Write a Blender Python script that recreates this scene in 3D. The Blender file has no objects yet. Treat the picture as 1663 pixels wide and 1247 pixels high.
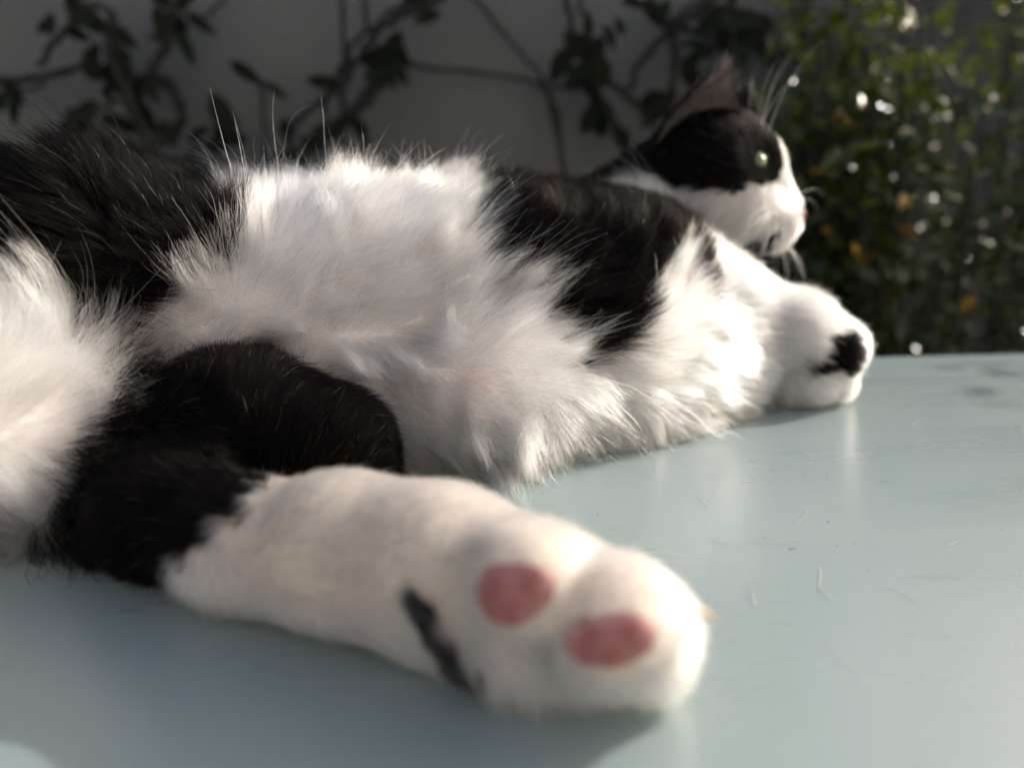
import bpy, bmesh, math, random
import numpy as np
from mathutils import Vector, Matrix

scene = bpy.context.scene
rng = np.random.default_rng(7)
random.seed(7)

# ================================================================= camera
cam_data = bpy.data.cameras.new('camera')
cam_data.sensor_width = 36.0
cam_data.lens = 36.0 * 1200.0 / 1663.0
cam_data.clip_start = 0.01
cam_data.clip_end = 200.0
cam_data.dof.use_dof = True
cam_data.dof.focus_distance = 0.268
cam_data.dof.aperture_fstop = 4.4
camera = bpy.data.objects.new('camera', cam_data)
camera.location = (0.0, 0.0, 0.112)
camera.rotation_euler = (math.radians(90 - 15.1), 0, 0)
scene.collection.objects.link(camera)
scene.camera = camera

# ================================================================= sky, sun, exposure
SUN_AZ, SUN_EL = math.radians(65), math.radians(28.5)      # azimuth clockwise from +Y
world = bpy.data.worlds.new('World')
scene.world = world
world.use_nodes = True
wn = world.node_tree
sky = wn.nodes.new('ShaderNodeTexSky')
sky.sky_type = 'NISHITA'
sky.sun_disc = False
sky.air_density = 1.0
sky.dust_density = 5.0
sky.ozone_density = 0.0
sky.sun_elevation = SUN_EL
sky.sun_rotation = SUN_AZ
wn.links.new(sky.outputs['Color'], wn.nodes['Background'].inputs['Color'])
wn.nodes['Background'].inputs['Strength'].default_value = 0.105

sun_data = bpy.data.lights.new('sun', 'SUN')
sun_data.energy = 2.4
sun_data.angle = math.radians(0.6)
sun_data.color = (1.0, 0.94, 0.86)
sun = bpy.data.objects.new('sun', sun_data)
sun_dir = Vector((math.sin(SUN_AZ) * math.cos(SUN_EL), math.cos(SUN_AZ) * math.cos(SUN_EL), math.sin(SUN_EL)))
sun.rotation_euler = sun_dir.to_track_quat('Z', 'Y').to_euler()
sun.location = (2, 2, 3)
scene.collection.objects.link(sun)

vs = scene.view_settings
vs.view_transform = 'Standard'
vs.look = 'None'
vs.gamma = 1.0
vs.exposure = 0.82
vs.use_curve_mapping = False
cy = scene.cycles
cy.max_bounces = 7
cy.diffuse_bounces = 4
cy.glossy_bounces = 4
cy.transmission_bounces = 6
cy.transparent_max_bounces = 8
cy.use_denoising = True
cy.use_adaptive_sampling = True
cy.adaptive_threshold = 0.02

# ================================================================= helpers
col = scene.collection

def tag(o, label=None, category=None, group=None, kind=None):
    if label: o['label'] = label
    if category: o['category'] = category
    if group: o['group'] = group
    if kind: o['kind'] = kind
    return o

def link(name, data, parent=None, mat=None, smooth=False):
    o = bpy.data.objects.new(name, data)
    col.objects.link(o)
    if parent is not None:
        o.parent = parent
    if mat is not None:
        data.materials.append(mat)
    if smooth and hasattr(data, 'polygons'):
        data.polygons.foreach_set('use_smooth', [True] * len(data.polygons))
    return o

def empty(name, loc=(0, 0, 0)):
    o = bpy.data.objects.new(name, None)
    o.location = loc
    o.empty_display_size = 0.05
    col.objects.link(o)
    return o

def mesh_from(name, verts, faces):
    me = bpy.data.meshes.new(name)
    me.from_pydata([tuple(map(float, v)) for v in verts], [], [tuple(map(int, f)) for f in faces])
    me.update()
    return me

def bm_mesh(name, bm):
    me = bpy.data.meshes.new(name)
    bm.to_mesh(me)
    bm.free()
    return me

class NT:
    """small node-material writer"""
    def __init__(self, name):
        self.m = bpy.data.materials.new(name)
        self.m.use_nodes = True
        self.t = self.m.node_tree
        self.t.nodes.clear()
        self.out = self.n('ShaderNodeOutputMaterial')
    def n(self, typ, **kw):
        nd = self.t.nodes.new(typ)
        for k, v in kw.items():
            if k in nd.inputs: nd.inputs[k].default_value = v
            else: setattr(nd, k, v)
        return nd
    def l(self, a, b):
        self.t.links.new(a, b)
    def noise(self, scale, detail=4, rough=0.55, coord='Object', stretch=None):
        tc = self.n('ShaderNodeTexCoord')
        src = tc.outputs[coord]
        if stretch:
            mp = self.n('ShaderNodeMapping'); mp.inputs['Scale'].default_value = stretch
            self.l(src, mp.inputs[0]); src = mp.outputs[0]
        nz = self.n('ShaderNodeTexNoise')
        nz.inputs['Scale'].default_value = scale
        nz.inputs['Detail'].default_value = detail
        nz.inputs['Roughness'].default_value = rough
        self.l(src, nz.inputs['Vector'])
        return nz.outputs[0]
    def ramp(self, fac, stops):
        r = self.n('ShaderNodeValToRGB')
        el = r.color_ramp.elements
        while len(el) < len(stops): el.new(0.5)
        for e, (p, c) in zip(el, stops):
            e.position = p
            e.color = (*c, 1) if len(c) == 3 else c
        self.l(fac, r.inputs[0])
        return r.outputs[0]
    def mix(self, fac, a, b, mode='MIX'):
        m = self.n('ShaderNodeMix', data_type='RGBA', blend_type=mode)
        for s, v in ((m.inputs[0], fac), (m.inputs[6], a), (m.inputs[7], b)):
            if isinstance(v, (int, float)): s.default_value = v
            elif isinstance(v, tuple): s.default_value = (*v, 1)
            else: self.l(v, s)
        return m.outputs[2]
    def bump(self, h, strength, dist=0.002):
        b = self.n('ShaderNodeBump')
        b.inputs['Strength'].default_value = strength
        b.inputs['Distance'].default_value = dist
        self.l(h, b.inputs['Height'])
        return b.outputs[0]
    def pbr(self, color, rough=0.6, normal=None, **kw):
        p = self.n('ShaderNodeBsdfPrincipled')
        for s, v in (('Base Color', color), ('Roughness', rough), *kw.items()):
            s = p.inputs[s]
            if isinstance(v, tuple) and len(v) == 3 and s.type == 'RGBA': v = (*v, 1)
            if hasattr(v, 'is_linked') or hasattr(v, 'links'): self.l(v, s)
            else: s.default_value = v
        if normal is not None: self.l(normal, p.inputs['Normal'])
        return p
    def done(self, sh):
        self.l(sh.outputs[0] if hasattr(sh, 'outputs') else sh, self.out.inputs['Surface'])
        return self.m

# ================================================================= materials
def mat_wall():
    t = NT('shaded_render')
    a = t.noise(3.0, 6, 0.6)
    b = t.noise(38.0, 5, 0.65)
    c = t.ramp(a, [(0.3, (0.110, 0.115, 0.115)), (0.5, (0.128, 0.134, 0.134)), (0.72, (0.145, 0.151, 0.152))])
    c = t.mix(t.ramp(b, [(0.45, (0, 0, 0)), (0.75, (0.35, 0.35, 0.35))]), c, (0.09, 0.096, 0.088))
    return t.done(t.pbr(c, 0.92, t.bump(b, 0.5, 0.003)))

def mat_bounce_wall():  # pale finish of the added wall that bounces sunlight
    t = NT('cream_bounce_render')
    a = t.noise(30.0, 6, 0.6)
    c = t.ramp(a, [(0.3, (0.72, 0.695, 0.66)), (0.7, (0.80, 0.775, 0.745))])
    return t.done(t.pbr(c, 0.9, t.bump(a, 0.4, 0.004)))

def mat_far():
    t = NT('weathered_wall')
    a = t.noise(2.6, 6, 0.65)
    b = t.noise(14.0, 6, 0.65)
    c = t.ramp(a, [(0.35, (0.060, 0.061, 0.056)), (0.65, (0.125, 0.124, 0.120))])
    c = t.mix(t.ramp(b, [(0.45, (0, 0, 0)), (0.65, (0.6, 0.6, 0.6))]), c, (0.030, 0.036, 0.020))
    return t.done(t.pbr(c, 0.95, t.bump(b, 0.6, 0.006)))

def mat_ground():
    t = NT('paving_concrete')
    a = t.noise(5.0, 8, 0.6)
    c = t.ramp(a, [(0.3, (0.16, 0.15, 0.13)), (0.7, (0.26, 0.25, 0.22))])
    return t.done(t.pbr(c, 0.9, t.bump(a, 0.4, 0.01)))

def mat_table():
    t = NT('pale_teal_paint')
    big = t.noise(5.0, 5, 0.6)
    fine = t.noise(60.0, 6, 0.7)
    wipe = t.noise(9.0, 6, 0.62, stretch=(0.6, 3.0, 1))
    c = t.ramp(big, [(0.3, (0.242, 0.306, 0.316)), (0.7, (0.268, 0.334, 0.343))])
    c = t.mix(t.ramp(wipe, [(0.52, (0, 0, 0)), (0.75, (0.30, 0.30, 0.30))]), c, (0.29, 0.345, 0.355))
    c = t.mix(t.ramp(fine, [(0.60, (0, 0, 0)), (0.85, (0.25, 0.25, 0.25))]), c, (0.19, 0.25, 0.255))
    scr = t.noise(22.0, 8, 0.75, stretch=(0.25, 9.0, 1))
    scr2 = t.noise(30.0, 8, 0.75, stretch=(5.0, 0.3, 1))
    c = t.mix(t.ramp(scr, [(0.66, (0, 0, 0)), (0.74, (0.3, 0.3, 0.3))]), c, (0.34, 0.39, 0.39))
    c = t.mix(t.ramp(scr2, [(0.68, (0, 0, 0)), (0.80, (0.22, 0.22, 0.22))]), c, (0.17, 0.21, 0.215))
    dust = t.noise(420.0, 3, 0.6)
    c = t.mix(t.ramp(dust, [(0.64, (0, 0, 0)), (0.76, (0.45, 0.45, 0.45))]), c, (0.36, 0.38, 0.37))
    r = t.ramp(wipe, [(0.3, (0.24, 0.24, 0.24)), (0.7, (0.34, 0.34, 0.34))])
    p = t.pbr(c, r, t.bump(t.noise(25.0, 3, 0.5), 0.06, 0.002))
    p.inputs['IOR'].default_value = 1.45
    return t.done(p)

def mat_leaf(name, dark, light, trans, rough=0.34):
    t = NT(name)
    oi = t.n('ShaderNodeObjectInfo')
    nz = t.noise(35.0, 3)
    c = t.mix(oi.outputs['Random'], dark, light)
    c = t.mix(t.ramp(nz, [(0.4, (0, 0, 0)), (0.7, (0.4, 0.4, 0.4))]), c, dark)
    p = t.pbr(c, rough)
    p.inputs['IOR'].default_value = 1.5 if rough < 0.5 else 1.25
    tr = t.n('ShaderNodeBsdfTranslucent')
    tr.inputs[0].default_value = (*trans, 1)
    mx = t.n('ShaderNodeMixShader')
    mx.inputs[0].default_value = 0.33
    t.l(p.outputs[0], mx.inputs[1]); t.l(tr.outputs[0], mx.inputs[2])
    return t.done(mx)

def mat_bark():
    t = NT('dark_vine_bark')
    a = t.noise(60.0, 5, 0.6, stretch=(1, 1, 0.3))
    c = t.ramp(a, [(0.3, (0.008, 0.008, 0.007)), (0.7, (0.024, 0.022, 0.019))])
    return t.done(t.pbr(c, 0.85, t.bump(a, 0.6, 0.002)))

def mat_skin():
    t = NT('coat_under_fur')
    at = t.n('ShaderNodeAttribute', attribute_name='coat')
    nz = t.noise(300.0, 4, 0.6)
    c = t.mix(t.ramp(nz, [(0.3, (0.3, 0.3, 0.3)), (0.7, (0, 0, 0))]), at.outputs['Color'], (0.70, 0.62, 0.58), 'MULTIPLY')
    return t.done(t.pbr(c, 0.8))

def mat_fur():
    t = NT('cat_fur')
    at = t.n('ShaderNodeAttribute', attribute_name='coat')
    hp = t.n('ShaderNodeBsdfHairPrincipled')
    hp.parametrization = 'COLOR'
    mr = t.n('ShaderNodeMapRange')
    mr.inputs['From Min'].default_value = 0.02; mr.inputs['From Max'].default_value = 0.5
    mr.inputs['To Min'].default_value = 1.14; mr.inputs['To Max'].default_value = 1.45
    t.l(at.outputs['Fac'], mr.inputs['Value']); t.l(mr.outputs[0], hp.inputs['IOR'])
    hp.inputs['Roughness'].default_value = 0.35
    hp.inputs['Radial Roughness'].default_value = 0.55
    t.l(at.outputs['Color'], hp.inputs['Color'])
    df = t.n('ShaderNodeBsdfDiffuse')
    t.l(at.outputs['Color'], df.inputs['Color'])
    mf = t.n('ShaderNodeMapRange')
    mf.inputs['From Min'].default_value = 0.01; mf.inputs['From Max'].default_value = 0.3
    mf.inputs['To Min'].default_value = 0.8; mf.inputs['To Max'].default_value = 0.0
    t.l(at.outputs['Fac'], mf.inputs['Value'])
    mx = t.n('ShaderNodeMixShader')
    t.l(mf.outputs[0], mx.inputs[0]); t.l(hp.outputs[0], mx.inputs[1]); t.l(df.outputs[0], mx.inputs[2])
    return t.done(mx)

def mat_plain(name, color, rough=0.5, sss=0.0, **kw):
    t = NT(name)
    nz = t.noise(180.0, 4)
    c = t.mix(t.ramp(nz, [(0.35, (0.25, 0.25, 0.25)), (0.65, (0, 0, 0))]), color, tuple(0.6 * v for v in color))
    p = t.pbr(c, rough, t.bump(nz, 0.25, 0.0006))
    if sss:
        p.inputs['Subsurface Weight'].default_value = sss
        p.inputs['Subsurface Radius'].default_value = (0.004, 0.0015, 0.001)
    for k, v in kw.items(): p.inputs[k].default_value = v
    return t.done(p)

def mat_eye():
    t = NT('green_cat_eye')
    tc = t.n('ShaderNodeTexCoord')
    sp = t.n('ShaderNodeSeparateXYZ'); t.l(tc.outputs['Object'], sp.inputs[0])
    # object space: gaze along +X, z up; pupil a vertical slit, iris a disc round it
    def math_(op, a, b=None):
        m = t.n('ShaderNodeMath', operation=op)
        for i, v in enumerate((a, b)):
            if v is None: continue
            if isinstance(v, (int, float)): m.inputs[i].default_value = v
            else: t.l(v, m.inputs[i])
        return m.outputs[0]
    iris = math_('GREATER_THAN', sp.outputs[0], 0.0022)
    nz = t.noise(900.0, 3)
    ic = t.ramp(nz, [(0.3, (0.10, 0.125, 0.05)), (0.7, (0.17, 0.20, 0.08))])
    c = t.mix(iris, (0.02, 0.018, 0.016), ic)
    p = t.pbr(c, 0.09)
    return t.done(p)

def mat_pad():
    t = NT('pink_pad_skin')
    a = t.noise(260.0, 3, 0.5)
    b = t.noise(1400.0, 4, 0.6)
    c = t.ramp(a, [(0.3, (0.24, 0.070, 0.075)), (0.5, (0.34, 0.120, 0.125)), (0.72, (0.42, 0.20, 0.205))])
    tc = t.n('ShaderNodeTexCoord')
    mp = t.n('ShaderNodeMapping'); mp.inputs['Scale'].default_value = (1 / 0.0090, 1 / 0.0066, 0)
    t.l(tc.outputs['Object'], mp.inputs[0])
    ln = t.n('ShaderNodeVectorMath', operation='LENGTH'); t.l(mp.outputs[0], ln.inputs[0])
    ad = t.n('ShaderNodeMath', operation='ADD'); t.l(ln.outputs['Value'], ad.inputs[0])
    sc_ = t.n('ShaderNodeMath', operation='MULTIPLY'); t.l(a, sc_.inputs[0]); sc_.inputs[1].default_value = 0.5
    t.l(sc_.outputs[0], ad.inputs[1])
    hf = t.n('ShaderNodeMath', operation='MULTIPLY'); t.l(ad.outputs[0], hf.inputs[0]); hf.inputs[1].default_value = 0.5
    c = t.mix(t.ramp(hf.outputs[0], [(0.53, (0, 0, 0)), (0.66, (0.6, 0.6, 0.6))]), c, (0.54, 0.34, 0.31))
    p = t.pbr(c, 0.5, t.bump(b, 0.5, 0.0004))
    p.inputs['Subsurface Weight'].default_value = 0.25
    p.inputs['Subsurface Radius'].default_value = (0.003, 0.001, 0.0008)
    return t.done(p)

M_WALL, M_GROUND, M_TABLE, M_BARK = mat_wall(), mat_ground(), mat_table(), mat_bark()
M_BOUNCE_WALL, M_FAR = mat_bounce_wall(), mat_far()
M_LEAF = mat_leaf('dark_vine_leaf', (0.008, 0.012, 0.007), (0.018, 0.026, 0.013), (0.02, 0.035, 0.01), 0.65)
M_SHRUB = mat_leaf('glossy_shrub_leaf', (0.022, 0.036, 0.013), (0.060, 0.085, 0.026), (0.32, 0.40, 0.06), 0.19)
M_SUNTINT = mat_leaf('sun_tinted_shrub_leaf', (0.06, 0.085, 0.018), (0.12, 0.15, 0.03), (0.50, 0.56, 0.07), 0.2)  # brighter yellow-green: sunlight on the shrub's top put into the leaf colour
M_YELLOW = mat_leaf('yellowing_leaf', (0.30, 0.17, 0.02), (0.42, 0.26, 0.03), (0.60, 0.36, 0.03), 0.3)
M_SKIN, M_FUR, M_EYE = mat_skin(), mat_fur(), mat_eye()
M_PAD = mat_pad()
M_NOSE = mat_plain('pink_nose_leather', (0.42, 0.12, 0.12), 0.42, 0.3)
M_PUPIL = mat_plain('black_pupil', (0.004, 0.004, 0.004), 0.05)
M_CLAW = mat_plain('horn_claw', (0.62, 0.50, 0.36), 0.35, 0.4)
M_EARSKIN = mat_plain('pink_ear_skin', (0.20, 0.165, 0.157), 0.75, 0.3)
M_WHISKER = mat_plain('white_whisker', (0.80, 0.78, 0.74), 0.3)
M_CRUMB = mat_plain('dark_crumb', (0.05, 0.042, 0.032), 0.9)
M_STRAND = mat_plain('shed_white_hair', (0.75, 0.73, 0.70), 0.45)

# ================================================================= tables of measured points (world metres)
SEATS = {'pad1': ((-0.0000, 0.1321, 0.0326), (-0.355, -0.905, 0.236)), 'pad2': ((0.0190, 0.1256, 0.0262), (-0.229, -0.947, 0.224)), 'eye': ((0.1361, 0.4210, 0.1249), (0.517, -0.801, 0.303)), 'nose': ((0.1677, 0.4371, 0.0968), (0.820, -0.568, 0.062)), 'claw': ((0.0367, 0.1377, 0.0257), (0.872, -0.037, 0.488)), 'earbase': ((0.1079, 0.4239, 0.1398), (-0.214, -0.754, 0.621)), 'nip': ((-0.0132, 0.2782, 0.0361), (-0.021, -0.929, 0.371)), 'whisk': ((0.1470, 0.4219, 0.0935), (0.301, -0.926, -0.228))}
CRUMBS = [(0.0112, 0.2563, 0.00025), (0.0573, 0.2790, 0.00027), (0.0237, 0.2546, 0.00017), (0.0881, 0.2124, 0.00039), (0.0894, 0.2136, 0.00029), (0.0730, 0.2132, 0.00020), (0.0688, 0.2166, 0.00020), (0.0656, 0.1939, 0.00018), (0.0714, 0.1915, 0.00018), (0.0790, 0.1898, 0.00018), (0.0981, 0.1929, 0.00022), (0.1103, 0.2019, 0.00019), (0.0562, 0.1635, 0.00027), (0.0514, 0.1484, 0.00022), (0.0824, 0.1719, 0.00016), (0.0877, 0.1722, 0.00016), (0.0897, 0.2128, 0.00029), (0.0954, 0.1445, 0.00028), (0.0547, 0.1833, 0.00017), (0.0534, 0.2100, 0.00014)]
STRANDS = [[(0.0929, 0.2015), (0.0916, 0.1967), (0.0889, 0.1915), (0.0883, 0.1865), (0.0899, 0.1833)], [(0.0659, 0.2191), (0.0692, 0.2166), (0.0730, 0.2161)], [(0.0767, 0.2183), (0.0852, 0.2170), (0.0930, 0.2166)], [(0.1817, 0.2580), (0.1890, 0.2603), (0.1979, 0.2597)], [(0.1397, 0.2149), (0.1441, 0.2174), (0.1464, 0.2178)], [(0.1182, 0.1964), (0.1255, 0.1964), (0.1324, 0.1957)], [(0.1928, 0.3392), (0.1988, 0.3450), (0.2023, 0.3460)], [(0.0679, 0.1898), (0.0678, 0.1855), (0.0668, 0.1802)]]
BODY_VOLUMES = [
    (-0.17037, 0.29768, 0.06366, 0.042, -0.11866, 0.3253, 0.05086, 0.043, 0.03),
    (-0.11866, 0.3253, 0.05086, 0.043, -0.06169, 0.34578, 0.04997, 0.046, 0.03),
    (-0.06169, 0.34578, 0.04997, 0.046, -0.00046, 0.36099, 0.04878, 0.046, 0.03),
    (-0.00046, 0.36099, 0.04878, 0.046, 0.05801, 0.38614, 0.04602, 0.043, 0.03),
    (0.05801, 0.38614, 0.04602, 0.043, 0.0933, 0.39803, 0.04399, 0.033, 0.03),
    (-0.20726, 0.33738, 0.05721, 0.042, -0.11131, 0.37707, 0.05077, 0.042, 0.03),
    (-0.11131, 0.37707, 0.05077, 0.042, -0.01089, 0.4136, 0.0518, 0.05, 0.03),
    (-0.01089, 0.4136, 0.0518, 0.05, 0.04605, 0.42948, 0.05309, 0.05, 0.03),
    (-0.08177, 0.303, 0.02576, 0.022, -0.00845, 0.30903, 0.02125, 0.026, 0.03),
    (-0.00845, 0.30903, 0.02125, 0.026, 0.05027, 0.34591, 0.01975, 0.028, 0.03),
    (0.05027, 0.34591, 0.01975, 0.028, 0.10945, 0.37658, 0.01826, 0.024, 0.03),
    (-0.06463, 0.33678, 0.07419, 0.028, -0.03206, 0.34571, 0.0689, 0.03, 0.02),
    (-0.23381, 0.27462, 0.08568, 0.032, -0.16135, 0.2838, 0.08896, 0.028, 0.01),
    (-0.16135, 0.2838, 0.08896, 0.028, -0.1342, 0.29532, 0.08562, 0.02, 0.01),
    (-0.2274, 0.23667, 0.02948, 0.035, -0.1783, 0.22799, 0.03567, 0.033, 0.01),
    (-0.1783, 0.22799, 0.03567, 0.033, -0.16534, 0.23226, 0.04, 0.026, 0.012),
    (0.07124, 0.40906, 0.05418, 0.036, 0.10749, 0.40187, 0.04674, 0.022, 0.02),
    (0.10617, 0.39518, 0.04111, 0.027, 0.14978, 0.38472, 0.03306, 0.0195, 0.014),
    (0.14978, 0.38472, 0.03306, 0.019, 0.1683, 0.37903, 0.02731, 0.014, 0.012),
    (0.16894, 0.37919, 0.02794, 0.0135, 0.15471, 0.37532, 0.01358, 0.0125, 0.006),
    (0.15471, 0.37532, 0.01358, 0.0125, 0.14674, 0.37683, 0.0115, 0.012, 0.008),
    (0.16611, 0.37919, 0.01256, 0.0125, 0.17003, 0.37876, 0.01099, 0.0105, 0.006),
    (0.10395, 0.42652, 0.0613, 0.022, 0.12477, 0.41876, 0.05175, 0.016, 0.012),
    (0.06471, 0.44014, 0.0734, 0.038, 0.08464, 0.44751, 0.1007, 0.024, 0.025),
    (0.08464, 0.44751, 0.1007, 0.024, 0.10696, 0.44647, 0.11605, 0.026, 0.02),
    (0.11645, 0.44625, 0.12292, 0.0285, 0.12144, 0.44532, 0.11948, 0.0285, 0.012),
    (0.11672, 0.43335, 0.10582, 0.022, 0.12897, 0.43208, 0.10109, 0.019, 0.012),
    (0.13207, 0.44948, 0.10418, 0.02, 0.13389, 0.44854, 0.10067, 0.018, 0.012),
    (0.12787, 0.44793, 0.12912, 0.0185, 0.13714, 0.44662, 0.1243, 0.016, 0.01),
    (0.14638, 0.44694, 0.11778, 0.0115, 0.16215, 0.4418, 0.09875, 0.0065, 0.009),
    (0.14858, 0.43435, 0.09416, 0.0118, 0.15423, 0.43361, 0.09143, 0.0105, 0.007),
    (0.15605, 0.44767, 0.09362, 0.011, 0.16042, 0.44691, 0.0908, 0.01, 0.007),
    (0.14495, 0.43826, 0.08561, 0.0105, 0.15283, 0.43732, 0.08215, 0.0078, 0.007),
    (-0.13156, 0.2326, 0.01439, 0.021, -0.10081, 0.25099, 0.02495, 0.0258, 0.01),
    (-0.10081, 0.25099, 0.02495, 0.0258, -0.06475, 0.24041, 0.02029, 0.0232, 0.01),
    (-0.1048, 0.20429, 0.01693, 0.0155, -0.10952, 0.23556, 0.01766, 0.021, 0.012),
    (-0.10425, 0.20419, 0.01657, 0.0138, -0.07335, 0.18524, 0.01544, 0.0145, 0.014),
    (-0.07335, 0.18524, 0.01544, 0.0145, -0.04321, 0.17306, 0.02021, 0.0163, 0.014),
    (-0.04321, 0.17306, 0.02021, 0.0163, -0.01682, 0.16279, 0.02051, 0.0168, 0.014),
    (-0.01682, 0.16279, 0.02051, 0.0168, 0.00558, 0.15471, 0.01746, 0.0145, 0.014),
    (-0.00454, 0.15533, 0.02358, 0.0115, 0.00404, 0.14252, 0.02984, 0.0115, 0.005),
    (0.00839, 0.15387, 0.02201, 0.0112, 0.02484, 0.14758, 0.01791, 0.0105, 0.008),
    (0.01627, 0.152, 0.01509, 0.0092, 0.02191, 0.13766, 0.02335, 0.0112, 0.0045),
    (0.02191, 0.13766, 0.02335, 0.0112, 0.02859, 0.13786, 0.02026, 0.0095, 0.006),
    (0.02206, 0.14595, 0.01186, 0.0098, 0.03142, 0.14367, 0.01107, 0.008, 0.004),
    (0.00261, 0.14818, 0.01243, 0.0104, 0.01379, 0.14635, 0.00951, 0.009, 0.005),
    (-0.02005, 0.16141, 0.00772, 0.0105, 0.00261, 0.14818, 0.01243, 0.0104, 0.006),
    (-0.235, 0.3, 0.08, 0.036, -0.345, 0.205, 0.055, 0.026, 0.015),
    (-0.345, 0.205, 0.055, 0.026, -0.405, 0.15, 0.02, 0.017, 0.012),
    (-0.405, 0.15, 0.02, 0.017, -0.375, 0.075, 0.016, 0.015, 0.012),
]
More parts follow.
